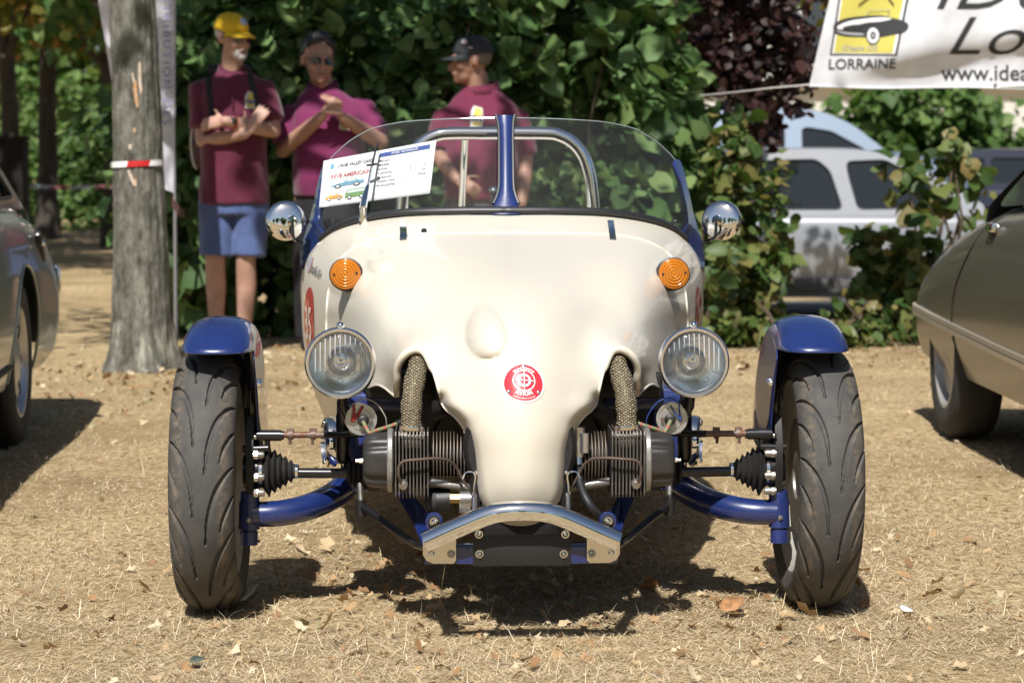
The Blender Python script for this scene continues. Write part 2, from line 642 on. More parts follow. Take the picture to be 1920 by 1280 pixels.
# ------------------------------------------------------------------ straw and fallen leaves
def strip_mesh(name, base, d, L, W, curl, mats, mi=None, kind=True, label=None, cat=None):
    """thin bent blades: base (n,3), direction d (n,3), length, width, droop"""
    n = len(base)
    up = np.array([0, 0, 1.0])
    side = np.cross(d, up); side /= (np.linalg.norm(side, axis=1, keepdims=True) + 1e-9)
    mid = base + d * (L * .5)[:, None] + up * (curl * L * .25)[:, None]
    tip = base + d * L[:, None] - up * (curl * L * .15)[:, None]
    w = (W * .5)[:, None]
    V = np.stack([base - side * w, base + side * w, mid + side * w * .9, mid - side * w * .9, tip], axis=1).reshape(-1, 3)
    k = np.arange(n)[:, None] * 5
    Q = k + np.array([0, 1, 2, 3]); T = k + np.array([3, 2, 4])
    o = np_mesh(name, V, [Q, T], mats)
    tag(o, label, cat, kind='stuff')
    return o

def sample_ground(n, y0, y1, power, xw=0.222):
    """points in view on the ground, denser towards the camera"""
    u = rng.random(n)
    y = (y0 ** (1 - power) + u * (y1 ** (1 - power) - y0 ** (1 - power))) ** (1 / (1 - power))
    x = (rng.random(n) * 2 - 1) * (y * xw + 0.35)
    return x, y

def build_straw():
    N = 330000
    x, y = sample_ground(N, 4.3, 15.5, 2.2)
    # tufty: drop blades where a slow noise is low
    f = np.sin(x * 3.1 + 1.3 * np.sin(y * 2.3)) * np.sin(y * 3.7 + 1.1 * np.sin(x * 2.9)) + 0.6 * np.sin(x * 9.1 + y * 5.3) * np.sin(y * 8.3 - x * 4.0)
    keep = rng.random(N) < np.clip(0.62 + 0.38 * f, 0.18, 1)
    x, y = x[keep], y[keep]; n = len(x)
    base = np.stack([x, y, ground_z(x, y) + rng.random(n) * 0.004], axis=1)
    az = rng.random(n) * 2 * PI
    el = np.abs(rng.normal(0, 0.11, n)) + 0.02
    up = rng.random(n) < 0.016
    el[up] = rng.uniform(0.4, 1.2, up.sum())
    d = np.stack([np.cos(az) * np.cos(el), np.sin(az) * np.cos(el), np.sin(el)], axis=1)
    L = rng.gamma(4.0, 0.0066, n) + 0.006
    L[up] *= 1.25
    W = rng.uniform(0.0009, 0.0019, n) * (0.7 + 0.06 * y)
    m = leaf_mat('straw', [(0.22, 0.157, 0.085), (0.46, 0.345, 0.195), (0.61, 0.48, 0.29), (0.72, 0.59, 0.39), (0.80, 0.705, 0.53)], trans=0.15, rough=0.7)
    strip_mesh('dry_grass', base, d, L, W, rng.uniform(-.3, .5, n), m, label='short dry straw-coloured grass covering the lawn', cat='grass')
build_straw()

def leaf_cloud(P, D, U, S, name, mats, parent=None, shape='heart', curl=0.18, mi=None, flat=0.0):
    """many folded leaves in one mesh: position P, pointing D, surface normal about U, length S"""
    n = len(P)
    D = D / (np.linalg.norm(D, axis=1, keepdims=True) + 1e-9)
    X = np.cross(D, U); X /= (np.linalg.norm(X, axis=1, keepdims=True) + 1e-9)
    Nn = np.cross(X, D)
    if shape == 'heart':
        tpl = [(0, 0), (0, .12), (0, .45), (0, .8), (0, 1.0), (.34, -.06), (.52, .25), (.42, .62), (-.34, -.06), (-.52, .25), (-.42, .62)]
    elif shape == 'lobed':
        tpl = [(0, 0), (0, .12), (0, .45), (0, .8), (0, 1.0), (.42, .02), (.17, .36), (.38, .72), (-.42, .05), (-.16, .4), (-.36, .66)]
    elif shape == 'slim':
        tpl = [(0, 0), (0, .15), (0, .45), (0, .8), (0, 1.0), (.13, .10), (.24, .40), (.15, .75), (-.13, .10), (-.24, .40), (-.15, .75)]
    else:
        tpl = [(0, 0), (0, .12), (0, .45), (0, .8), (0, 1.0), (.25, .05), (.40, .35), (.28, .72), (-.25, .05), (-.40, .35), (-.28, .72)]
    tpl = np.array(tpl)
    cz = rng.normal(0, 1, n) * curl + curl * .6
    fold = rng.uniform(0.0, 0.35, n)
    V = np.zeros((n, len(tpl), 3))
    for k, (a, b) in enumerate(tpl):
        h = -cz * b * b * .9 + fold * abs(a)
        wob = 1 + rng.normal(0, .09, n)
        V[:, k] = P + S[:, None] * (X * (a * wob)[:, None] + D * b + Nn * h[:, None])
    V = V.reshape(-1, 3)
    base = np.arange(n)[:, None] * len(tpl)
    Q = np.concatenate([base + np.array(q) for q in ([1, 5, 6, 2], [2, 6, 7, 3], [1, 2, 9, 8], [2, 3, 10, 9])])
    T = np.concatenate([base + np.array(t) for t in ([0, 5, 1], [0, 1, 8], [3, 7, 4], [3, 4, 10])])
    o = np_mesh(name, V, [Q, T], mats, parent, smooth=True)
    return o

def build_litter():
    n = 380
    x, y = sample_ground(n, 4.4, 14.5, 1.05)
    # heaps: under the car, at the trunk foot, along the hedge
    k = 640; x2 = rng.normal(0.05, 0.62, k); y2 = rng.normal(5.55, 0.55, k)
    k3 = 420; x3 = rng.normal(-1.85, 0.6, k3); y3 = rng.normal(11.3, 0.8, k3)
    k4 = 900; x4 = rng.uniform(-2, 3.2, k4); y4 = rng.normal(13.0, 0.6, k4)
    x = np.concatenate([x, x2, x3, x4]); y = np.concatenate([y, y2, y3, y4]); n = len(x)
    ok = y > 4.3; x, y = x[ok], y[ok]; n = len(x)
    S = rng.gamma(4, 0.0040, n) + 0.006
    S *= np.where(y > 8, 1.25, 1.0)
    az = rng.random(n) * 2 * PI
    D = np.stack([np.cos(az), np.sin(az), rng.normal(0, .25, n)], axis=1)
    U = np.stack([rng.normal(0, .5, n), rng.normal(0, .5, n), np.ones(n)], axis=1)
    P = np.stack([x, y, ground_z(x, y) + 0.008 + S * .12], axis=1)
    m = leaf_mat('dead_leaf', [(0.17, 0.09, 0.04), (0.32, 0.18, 0.08), (0.42, 0.28, 0.14), (0.50, 0.38, 0.23), (0.57, 0.47, 0.32), (0.26, 0.23, 0.12)], trans=0.12, rough=0.75)
    o = leaf_cloud(P, D, U, S, 'fallen_leaves', m, shape='lobed', curl=0.7)
    tag(o, 'scattered dry fallen leaves lying on the lawn', 'leaves', kind='stuff')
build_litter()

# a few leaves and scraps that stand out one by one
def single_leaf(px, py, size, col, label, name='fallen_leaf', cat='leaf', az=0.3, curl=0.5, shape='oval'):
    d = 1.0 / ((py - 311) / FPX)
    p = at(px, py, d); p.z = 0.0
    m = mat('scrap_' + label[:18], col, 0.7, var=0.35, vscale=60)
    o = leaf_cloud(np.array([[0, 0, size * .12]]), np.array([[math.cos(az), math.sin(az), .25]]), np.array([[.2, -.3, 1.]]), np.array([size]), name, m, shape=shape, curl=curl)
    o.location = (p.x, p.y, float(ground_z(p.x, p.y)) + .012)
    add_mod(o, 'SOLIDIFY', thickness=.0006)
    tag(o, label, cat)
single_leaf(1352, 1166, 0.062, (0.34, 0.17, 0.07), 'large curled brown leaf on the grass in front of the right wheel', az=.5)
single_leaf(1372, 1150, 0.05, (0.40, 0.24, 0.11), 'smaller tan leaf leaning on the large brown leaf before the right wheel', az=2.2)
single_leaf(356, 1262, 0.032, (0.06, 0.075, 0.06), 'dark green scrap of leaf at the bottom left of the lawn', az=.2, curl=.2)
single_leaf(1690, 1162, 0.035, (0.78, 0.77, 0.75), 'small crumpled white paper scrap right of the front wheel', name='paper_scrap', cat='paper', az=.4, curl=.35)
single_leaf(440, 1146, 0.06, (0.62, 0.53, 0.38), 'pale papery leaf just right of the left tyre foot', az=.2, curl=.7)

# ------------------------------------------------------------------ trees, hedges
def bark(name, c1, c2, bump=1.0):
    return mat(name, c1, 0.92, col2=c2, vscale=9, bump=bump, bscale=28, stretch=(1, 1, .35), detail=8)

def limb_path(p0, d, L, n=6, wob=.12, rise=0.0, r=None):
    r = r or random
    p = Vector(p0); d = Vector(d).normalized(); out = [p.copy()]
    for i in range(n):
        d = (d + Vector((r.uniform(-wob, wob), r.uniform(-wob, wob), r.uniform(-wob, wob) + rise))).normalized()
        p = p + d * (L / n); out.append(p.copy())
    return out

def crown_points(n, c, r, hollow=0.35, clumps=40, cl_r=0.25, seed=1):
    """leaf positions gathered in clumps inside an ellipsoid"""
    g = np.random.default_rng(seed)
    d = g.normal(size=(clumps, 3)); d /= np.linalg.norm(d, axis=1, keepdims=True)
    rr = (hollow + (1 - hollow) * g.random(clumps)) [:, None]
    C = np.array(c) + d * rr * np.array(r)
    w = g.uniform(.5, 1.5, clumps); w /= w.sum()
    k = g.choice(clumps, n, p=w)
    q = g.normal(size=(n, 3)); q /= np.linalg.norm(q, axis=1, keepdims=True)
    q *= (g.random(n) ** .45)[:, None]
    return C[k] + q * cl_r * np.array(r) * g.uniform(.7, 1.3, n)[:, None], C

def add_leaves(P, c, size, name, m, parent, shape='oval', jitter=.8, singles=0, down=.35, view=True):
    n = len(P)
    out = P - np.array(c); out /= (np.linalg.norm(out, axis=1, keepdims=True) + 1e-9)
    U = out * .6 + rng.normal(size=(n, 3)) * jitter * .6 + np.array([0, -.25, .5])
    D = rng.normal(size=(n, 3)) * .7 + out * .5 + np.array([0, 0, -down])
    S = size * rng.uniform(.55, 1.35, n)
    idx = np.arange(n)
    if singles:
        # the leaves nearest the viewer become pieces of their own
        key = P[:, 1] - .8 * S + rng.random(n) * .12
        vis = (P[:, 2] < 1.05 + .0688 * P[:, 1]) & (P[:, 2] > .1) & (np.abs(P[:, 0]) < .215 * P[:, 1])
        key = np.where(vis, key, 1e6)
        order = np.argsort(key)
        one = order[:singles]; idx = order[singles:]
        protos = [leaf_cloud(np.zeros((1, 3)), np.array([[0, 1., 0]]), np.array([[0, 0, 1.]]), np.ones(1), None or 'leaf_proto', m, None, shape, .2) for _ in range(5)]
        for q, i in enumerate(one):
            Dv = Vector(D[i]).normalized(); Xv = Dv.cross(Vector(U[i])).normalized(); Nv = Xv.cross(Dv)
            M = Matrix((Xv, Dv, Nv)).transposed().to_4x4()
            o = bpy.data.objects.new('leaf', protos[q % 5].data)
            COL.objects.link(o); o.parent = parent
            o.matrix_local = Matrix.Translation(Vector(P[i])) @ M @ Matrix.Scale(S[i], 4)
        for p_ in protos:
            bpy.data.objects.remove(p_)
    o = leaf_cloud(P[idx], D[idx], U[idx], S[idx], name, m, parent, shape)
    o['kind'] = 'stuff'
    return o

# --- the near trunk, its limbs and the crown above the picture
def build_near_tree():
    base = at(268, 690, 11.96); base.z = 0
    root = thing('tree', 'grey-barked tree trunk wrapped with red and white tape beside the parked silver car', 'tree', base)
    prof = [(0, .205), (.05, .180), (.14, .162), (.3, .146), (.6, .133), (1.0, .121), (1.5, .114), (2.0, .110), (2.6, .106), (3.2, .10), (3.7, .09)]
    cx = lambda z: -.016 * z - .006 + .008 * math.sin(z * 1.6)
    n = 110; P = []
    zs = np.linspace(0, 3.7, 300)
    rz = np.interp(zs, [a for a, b in prof], [b for a, b in prof])
    for z, r in zip(zs, rz):
        row = []
        for j in range(n):
            a = 2 * PI * j / n
            flare = math.exp(-z / .12)
            rr = r * (1 + flare * .22 * math.sin(a * 5 + .8) + .03 * math.sin(a * 3 + z * 1.1))
            v = Vector((math.cos(a) * 3.2, math.sin(a) * 3.2, z * 1.2))
            rr += .0085 * noise.noise(v * 2.2) + .0055 * noise.noise(Vector((v.x * 6, v.y * 6, z * 9))) + .003 * noise.noise(Vector((v.x * 14, v.y * 14, z * 22)))
            row.append((cx(z) + rr * math.cos(a), rr * math.sin(a), z - .02))
        P.append(row)
    m = bpy.data.materials.new('grey_bark'); m.use_nodes = True
    nt = m.node_tree; p = nt.nodes['Principled BSDF']; p.inputs['Roughness'].default_value = .95; p.inputs['Specular IOR Level'].default_value = .15
    tc = nt.nodes.new('ShaderNodeTexCoord')
    def nzz(scale, st, det=8):
        mp = nt.nodes.new('ShaderNodeMapping'); mp.inputs['Scale'].default_value = st
        nn = nt.nodes.new('ShaderNodeTexNoise'); nn.inputs['Scale'].default_value = scale; nn.inputs['Detail'].default_value = det; nn.inputs['Roughness'].default_value = .68
        nt.links.new(tc.outputs['Object'], mp.inputs[0]); nt.links.new(mp.outputs[0], nn.inputs[0]); return nn.outputs['Fac']
    def rmp(f, st):
        r = nt.nodes.new('ShaderNodeValToRGB'); e = r.color_ramp.elements
        while len(e) < len(st): e.new(.5)
        for i, (q, c) in enumerate(st): e[i].position = q
        for i, (q, c) in enumerate(st): e[i].color = (*c, 1)
        nt.links.new(f, r.inputs[0]); return r.outputs[0]
    a = rmp(nzz(22, (1, 1, .45)), [(.3, (.035, .033, .026)), (.46, (.11, .105, .084)), (.60, (.205, .195, .165)), (.78, (.32, .305, .265))])
    b = rmp(nzz(5, (1, 1, .6)), [(.45, (0, 0, 0)), (.72, (.55, .55, .55))])
    c = rmp(nzz(40, (1, 1, .8)), [(.35, (.13, .14, .10)), (.65, (.27, .265, .22))])
    mx = nt.nodes.new('ShaderNodeMix'); mx.data_type = 'RGBA'
    nt.links.new(b, mx.inputs['Factor']); nt.links.new(a, mx.inputs[6]); nt.links.new(c, mx.inputs[7])
    # pale weathered streaks near the foot
    sx = nt.nodes.new('ShaderNodeSeparateXYZ'); nt.links.new(tc.outputs['Object'], sx.inputs[0])
    mr = nt.nodes.new('ShaderNodeMapRange'); mr.inputs['From Min'].default_value = .75; mr.inputs['From Max'].default_value = .15
    nt.links.new(sx.outputs['Z'], mr.inputs['Value'])
    pal = rmp(nzz(7, (1.6, 1.6, .5), 5), [(.54, (0, 0, 0)), (.66, (1, 1, 1))])
    ml = nt.nodes.new('ShaderNodeMath'); ml.operation = 'MULTIPLY'
    nt.links.new(mr.outputs[0], ml.inputs[0]); nt.links.new(pal, ml.inputs[1])
    mx2 = nt.nodes.new('ShaderNodeMix'); mx2.data_type = 'RGBA'; mx2.inputs[7].default_value = (.42, .40, .33, 1)
    nt.links.new(ml.outputs[0], mx2.inputs['Factor']); nt.links.new(mx.outputs[2], mx2.inputs[6])
    nt.links.new(mx2.outputs[2], p.inputs['Base Color'])
    bp = nt.nodes.new('ShaderNodeBump'); bp.inputs['Strength'].default_value = 1.0; bp.inputs['Distance'].default_value = .02
    nt.links.new(nzz(30, (1, 1, .4)), bp.inputs['Height']); nt.links.new(bp.outputs[0], p.inputs['Normal'])
    MB().grid(P, cv=True).build('trunk', m, root, angle=None)
    # bare scars in the bark
    sc = mat('bare_wood', (.42, .19, .06), .8, col2=(.55, .42, .30), vscale=40)
    sc2 = mat('pale_wood', (.52, .42, .32), .85, var=.25, vscale=50)
    def scar(pts, mm):
        outl = []
        for (px, py) in pts:
            w = at(px, py, 11.83) - base
            r = np.interp(w.z, [q for q, _ in prof], [q for _, q in prof]) + .004
            x = w.x - cx(w.z)
            outl.append(Vector((w.x, -math.sqrt(max(r * r - x * x, 1e-4)), w.z)))
        MB().prism(outl, (0, .012, 0)).build('bark_scar', mm, root, smooth=False)
    scar([(250, 150), (255, 152), (257, 175), (259, 200), (256, 203), (252, 190), (249, 165)], sc)
    scar([(258, 118), (263, 115), (263, 150), (266, 168), (262, 178), (259, 160)], sc2)
    scar([(246, 138), (249, 136), (252, 152), (249, 156)], sc2)
    scar([(249, 240), (254, 241), (254, 249), (250, 248)], sc)
    scar([(240, 272), (246, 270), (246, 280), (241, 280)], sc2)
    scar([(238, 320), (242, 318), (250, 334), (254, 345), (250, 348), (244, 336)], sc2)
    scar([(252, 336), (256, 335), (256, 348), (252, 350)], sc)
    # limbs
    lm = bark('limb_bark', (.24, .21, .17), (.12, .10, .08))
    rr = random.Random(3)
    tops = []
    for i in range(9):
        a = i * 2.4 + .4
        z0 = 2.35 + i * .17
        pth = limb_path((cx(z0), 0, z0), (math.cos(a), math.sin(a) - .15, .75 + .08 * i), rr.uniform(2.0, 3.2), 8, .10, .03, rr)
        k = len(pth)
        MB().tube(pth, [max(.012, .062 * (1 - q / k)) for q in range(k)], n=8).build('limb', lm, root)
        tops += pth[3:]
        for j in (3, 5):
            p2 = limb_path(pth[j], (rr.uniform(-1, 1), rr.uniform(-1, 1), .5), 1.3, 5, .15, 0, rr)
            MB().tube(p2, [.025, .02, .016, .012, .009, .006], n=6).build('limb', lm, root)
            tops += p2[2:]
    # high boughs reaching over the lawn towards the cars
    for i, (a, L) in enumerate(((-1.9, 4.2), (-1.2, 4.6), (-.6, 4.0), (-2.6, 4.0), (-1.55, 5.2), (.2, 3.5))):
        pth = limb_path((cx(3.6), 0, 3.6), (math.cos(a), math.sin(a), 1.05), L, 9, .10, .015, rr)
        k = len(pth)
        MB().tube(pth, [max(.014, .07 * (1 - q / k)) for q in range(k)], n=8).build('limb', lm, root)
        tops += pth[4:] * 2
        for j in (4, 6, 7):
            p2 = limb_path(pth[j], (rr.uniform(-1, 1), rr.uniform(-1, 1), .3), 1.6, 5, .2, 0, rr)
            MB().tube(p2, [.026, .02, .016, .012, .009, .006], n=6).build('limb', lm, root)
            tops += p2[1:]
    tops = np.array([tuple(t) for t in tops])
    n = 2900
    g = np.random.default_rng(11)
    k = g.choice(len(tops), n)
    Pp = tops[k] + g.normal(size=(n, 3)) * np.array([.42, .42, .26])
    Pp = Pp[Pp[:, 2] > 2.25]
    # gaps in the crown through which the sun reaches the flag and the middle man
    sd = np.array(tuple(SUN_DIR))
    for q, w in (((-1.85, 12.7, 1.5), .42), ((-.98, 13.0, 1.2), .34), ((-.3, 12.9, 1.3), .22)):
        rel = Pp + np.array(tuple(base)) - np.array(q)
        t = rel @ sd
        Pp = Pp[np.linalg.norm(rel - t[:, None] * sd, axis=1) > w]
    m = leaf_mat('tree_leaf', [(.045, .085, .02), (.07, .12, .03), (.10, .15, .04), (.14, .15, .04)], trans=.4)
    add_leaves(Pp, (0, 0, 3.2), .12, 'crown', m, root)
    # tape round the trunk
    zt = at(268, 307, 11.83).z
    ring = []
    N = 64; r0 = np.interp(zt, [q for q, _ in prof], [q for _, q in prof]) + .008
    tape = MB()
    for j in range(N):
        a0, a1 = 2 * PI * j / N, 2 * PI * (j + 1) / N
        q = []
        for a, dz in ((a0, -.014), (a1, -.014), (a1, .014), (a0, .014)):
            sk = .012 if dz > 0 else -.0
            q.append((cx(zt) + r0 * math.cos(a + sk * 6), r0 * math.sin(a + sk * 6), zt + dz + .006 * math.cos(a)))
        deg = math.degrees(a0) % 360
        tape.add(q, [(0, 1, 2, 3)], 0 if (248 < deg < 300 or 60 < deg < 120 or deg > 352) else 1)
    red = mat('tape_red', (.52, .02, .02), .4); wht = mat('tape_white', (.80, .80, .79), .4)
    o = tape.build('barrier_tape', [red, wht], None, smooth=False)
    o.location = base
    tag(o, 'red and white tape band tied round the grey tree trunk', 'tape')
    return base
NEAR_TREE = build_near_tree()

def tape_run(p0, p1, label, seg=.11, w=.035, sag=.05, dull=False):
    red = mat('tape_red_dull', (.20, .05, .045), .6) if dull else mat('tape_red'); wht = mat('tape_white_dull', (.34, .34, .36), .6) if dull else mat('tape_white')  # dull: darker, less saturated copies of the tape colours
    p0, p1 = Vector(p0), Vector(p1)
    L = (p1 - p0).length; n = max(3, int(L / seg)); mb = MB()
    def pt(t, s):
        q = p0.lerp(p1, t); q.z += -sag * 4 * t * (1 - t) + s * w * .5
        q.y += .01 * math.sin(t * 23) + s * .004
        return q
    for i in range(n):
        a, b = i / n, (i + 1) / n; k = .25 / n
        mb.add([pt(a - k, -1), pt(b - k, -1), pt(b + k, 1), pt(a + k, 1)], [(0, 1, 2, 3)], i % 2)
    o = mb.build('barrier_tape', [red, wht], None, smooth=False)
    return tag(o, label, 'tape')
tape_run(at(322, 376, 12.2), at(352, 402, 13.9), 'red and white tape stretched from the grey trunk towards the hedge', seg=.05, w=.05, sag=.02)
tape_run(at(-60, 338, 27), at(330, 338, 27), 'red and white tape strung across the shaded park at the far left', seg=.22, w=.042, sag=.08, dull=True)

# --- leafy hedge behind the men, bushes to its right
def bush(name, label, cat, c, r, n, size, m, seed, clumps=60, cl_r=.22, shape='heart', singles=0, stems=10, group=None, hollow=.35, floor=.02):
    base = Vector((c[0], c[1], float(ground_z(c[0], c[1]))))
    root = thing(name, label, cat, base, group=group)
    P, C = crown_points(n, (0, 0, c[2]), r, hollow, clumps, cl_r, seed)
    if name == 'hedge':
        # leafy skirt down to the ground
        g = np.random.default_rng(seed + 500); k = int(n * .22)
        P = np.concatenate([P, np.stack([g.uniform(-.55, 1.05, k) * r[0], g.uniform(-1.0, .4, k) * r[1], g.random(k) * 1.0], axis=1)])
    P = P[P[:, 2] > floor]
    rr = random.Random(seed)
    sm = bark('stem_bark', (.12, .085, .055), (.05, .038, .025), .5)
    for i in range(stems):
        t = C[rr.randrange(len(C))]
        b0 = Vector((t[0] * .45 + rr.uniform(-.15, .15), t[1] * .3, -.02))
        tt = Vector(t); tt.z = max(tt.z, .25)
        pth = [b0.lerp(tt, q / 5) + Vector((rr.uniform(-.05, .05), rr.uniform(-.05, .05), .1 * math.sin(PI * q / 5))) * (1 if 0 < q < 5 else 0) for q in range(6)]
        MB().tube(pth, [.016, .014, .011, .009, .007, .004], n=6).build('stem', sm, root)
    Pw = P + np.array(base)
    global _SING
    o = add_leaves_local(P, base, (0, 0, c[2]), size, m, root, shape, singles)
    return root

def add_leaves_local(P, base, c, size, m, root, shape, singles):
    n = len(P)
    out = P - np.array(c); out /= (np.linalg.norm(out, axis=1, keepdims=True) + 1e-9)
    U = out * .5 + rng.normal(size=(n, 3)) * .45 + np.array([0, -.45, .5])
    D = rng.normal(size=(n, 3)) * .65 + out * .45 + np.array([0, 0, -.45])
    S = size * np.clip(rng.lognormal(-.08, .38, n), .3, 1.7)
    idx = np.arange(n)
    if singles:
        W = P + np.array(base)
        vis = (W[:, 2] < 1.0 + .0686 * W[:, 1]) & (W[:, 2] > .05) & (np.abs(W[:, 0]) < .213 * W[:, 1])
        key = np.where(vis, W[:, 1] - 1.2 * S, 1e6)
        order = np.argsort(key); one = order[:min(singles, int(vis.sum()))]; idx = order[len(one):]
        protos = [leaf_cloud(np.zeros((1, 3)), np.array([[0, 1., 0]]), np.array([[0, 0, 1.]]), np.ones(1), 'leaf', m, None, shape, .2) for _ in range(5)]
        datas = [p_.data for p_ in protos]
        for p_ in protos:
            bpy.data.objects.remove(p_)
        for q, i in enumerate(one):
            Dv = Vector(D[i]).normalized(); Xv = Dv.cross(Vector(U[i])).normalized(); Nv = Xv.cross(Dv)
            M = Matrix((Xv, Dv, Nv)).transposed().to_4x4()
            o = bpy.data.objects.new('leaf', datas[q % 5])
            COL.objects.link(o); o.parent = root
            o.matrix_local = Matrix.Translation(Vector(P[i])) @ M @ Matrix.Scale(float(S[i]), 4)
    o = leaf_cloud(P[idx], D[idx], U[idx], S[idx], 'foliage', m, root, shape)
    o['kind'] = 'stuff'
    return o

LG = leaf_mat('hedge_leaf', [(.028, .065, .016), (.055, .115, .030), (.095, .18, .052), (.14, .235, .078), (.20, .27, .09)], trans=.3, rough=.62)
LG2 = leaf_mat('bush_leaf', [(.03, .065, .015), (.06, .11, .025), (.10, .15, .035), (.16, .18, .05), (.22, .17, .06)], trans=.35, rough=.5)
LGY = leaf_mat('yellow_leaf', [(.05, .085, .016), (.11, .145, .028), (.18, .19, .04), (.28, .25, .065), (.36, .21, .08)], trans=.5, rough=.55)
LP = leaf_mat('purple_leaf', [(.012, .007, .008), (.022, .011, .012), (.040, .018, .017), (.065, .027, .023), (.04, .024, .016)], trans=.2, rough=.5)
LFAR = leaf_mat('far_leaf', [(.05, .10, .022), (.09, .17, .04), (.14, .23, .06), (.20, .27, .085)], trans=.4, rough=.6)

bush('hedge', 'tall dark green broad-leaved hedge behind the three men', 'hedge', (-1.05, 14.35, 1.25), (1.35, .55, 1.45), 8600, .096, LG, 21, 110, .22, 'heart', 300, 16)
bush('hedge', 'tall broad-leaved hedge right of the black-capped man, behind the windscreen', 'hedge', (.36, 14.45, 1.2), (.86, .55, 1.5), 6400, .098, LG, 22, 95, .22, 'heart', 300, 14)
bush('shrub', 'drooping yellowing shrub between the right mirror and the silver parked car', 'shrub', (1.29, 13.7, .58), (.27, .34, .72), 1400, .078, LG2, 23, 40, .3, 'oval', 200, 9)
bush('shrub', 'leafy green shrub in front of the silver parked car, behind the right mudguard', 'shrub', (2.18, 13.75, .34), (.31, .26, .48), 1250, .075, LG2, 24, 36, .28, 'heart', 200, 12, hollow=.2)
bush('shrub', 'thin leafy shoots of green leaves above the brown car tail', 'shrub', (2.45, 13.9, .85), (.42, .25, .40), 210, .07, LG2, 25, 26, .26, 'heart', 120, 10, hollow=.2)
bush('shrub', 'low green shrub at the foot of the hedge behind the tape', 'shrub', (-1.78, 13.95, .85), (.36, .35, .85), 2300, .11, LG, 26, 46, .28, 'heart', 150, 8)
bush('shrub', 'low weeds and young shoots at the foot of the bushes behind the right wheel', 'shrub', (1.75, 13.35, .10), (.75, .2, .2), 700, .05, LG2, 27, 30, .3, 'oval', 60, 4, hollow=.1)
# purple-leaved tree
def tree(name, label, loc, h, r, n, size, m, seed, trunk_r=.09, crown_z=None, clumps=60, cl_r=.25, shape='oval', group=None, lean=0.0, bk=None, zoff=0.0, limbs=10):
    n = int(n * .8); size *= 1.08
    gz = float(ground_z(loc[0], loc[1])) + zoff
    root = thing(name, label, 'tree', (loc[0], loc[1], gz), group=group)
    rr = random.Random(seed)
    cz = crown_z if crown_z is not None else h
    bm_ = bk or bark('dark_bark', (.075, .06, .045), (.03, .024, .018))
    k = 8
    pth = [Vector((lean * q / k + rr.uniform(-.03, .03), rr.uniform(-.03, .03), cz * q / k)) for q in range(k + 1)]
    MB().tube(pth, [trunk_r * (1.25 if q == 0 else 1 - .06 * q) for q in range(k + 1)], n=14).build('trunk', bm_, root)
    for i in range(limbs):
        a = rr.random() * 2 * PI
        b0 = pth[rr.randrange(4, k + 1)]
        pp = limb_path(b0, (math.cos(a) * r[0], math.sin(a) * r[1], .5 * r[2] + .5 * r[0]), max(r) * .8, 6, .15, .02, rr)
        MB().tube(pp, [trunk_r * .3 * (1 - q / 7) + .006 for q in range(7)], n=7).build('limb', bm_, root)
    P, C = crown_points(n, (lean, 0, cz), r, .3, clumps, cl_r, seed)
    P = P[P[:, 2] > .05]
    out = P - np.array((lean, 0, cz)); out /= (np.linalg.norm(out, axis=1, keepdims=True) + 1e-9)
    nn = len(P)
    U = out * .5 + rng.normal(size=(nn, 3)) * .5 + np.array([0, -.3, .5])
    D = rng.normal(size=(nn, 3)) * .7 + np.array([0, 0, -.4])
    o = leaf_cloud(P, D, U, size * rng.uniform(.6, 1.3, nn), 'crown', m, root, shape)
    o['kind'] = 'stuff'
    return root
tree('tree', 'dark purple-leaved tree between the hedge and the white banner', (1.52, 15.2), 2.4, (.52, .5, 1.0), 5200, .066, LP, 31, .04, 2.0, 60, .24, limbs=0)
tree('tree', 'olive-green tree top directly behind the purple-leaved tree', (1.62, 17.6), 3.6, (1.3, .8, 1.0), 2600, .10, LGY, 32, .04, 3.0, 50, .25, limbs=0)
# shaded park on the far left
tree('tree', 'dark slim trunk with yellowing crown at the far left of the park', tuple(at(91, 420, 33))[:2], 4.6, (3.0, 2.2, 1.9), 9000, .16, LGY, 41, .15, 4.4, 90, .22)
tree('tree', 'yellow-green tree crown hanging over the far left corner', (-5.6, 27.0), 4.4, (2.4, 2.0, 1.75), 6500, .15, LGY, 42, .12, 4.25, 70, .24)
tree('tree', 'leafy tree outside the left edge shading the far park lawn', (-6.4, 21.5), 4.8, (3.2, 2.6, 1.3), 5200, .17, LGY, 47, .15, 5.0, 60, .24)
tree('tree', 'second leafy tree outside the left edge shading the park', (-9.0, 27.5), 5, (3.6, 2.8, 1.4), 5200, .18, LGY, 48, .15, 5.2, 60, .24)
tree('tree', 'dark trunk half hidden directly left of the grey taped trunk', tuple(at(207, 420, 30))[:2], 4.6, (2.2, 2.0, 1.7), 5000, .15, LGY, 43, .09, 4.4, 60, .24)
tree('tree', 'tree with dark crown behind the hedge above the yellow cap', (-3.1, 21.0), 4.0, (1.9, 1.6, 1.9), 5200, .15, LG, 44, .12, 3.7, 70, .24)
tree('tree', 'dense dark tree rising behind the hedge above the man in sunglasses', (-.9, 19.0), 3.9, (1.9, 1.4, 2.0), 5200, .15, LG, 45, .12, 3.2, 70, .24)
tree('tree', 'dense dark tree behind the hedge above the windscreen pillar', (.75, 19.5), 3.9, (1.5, 1.4, 2.0), 4200, .15, LG, 46, .12, 3.2, 60, .24)
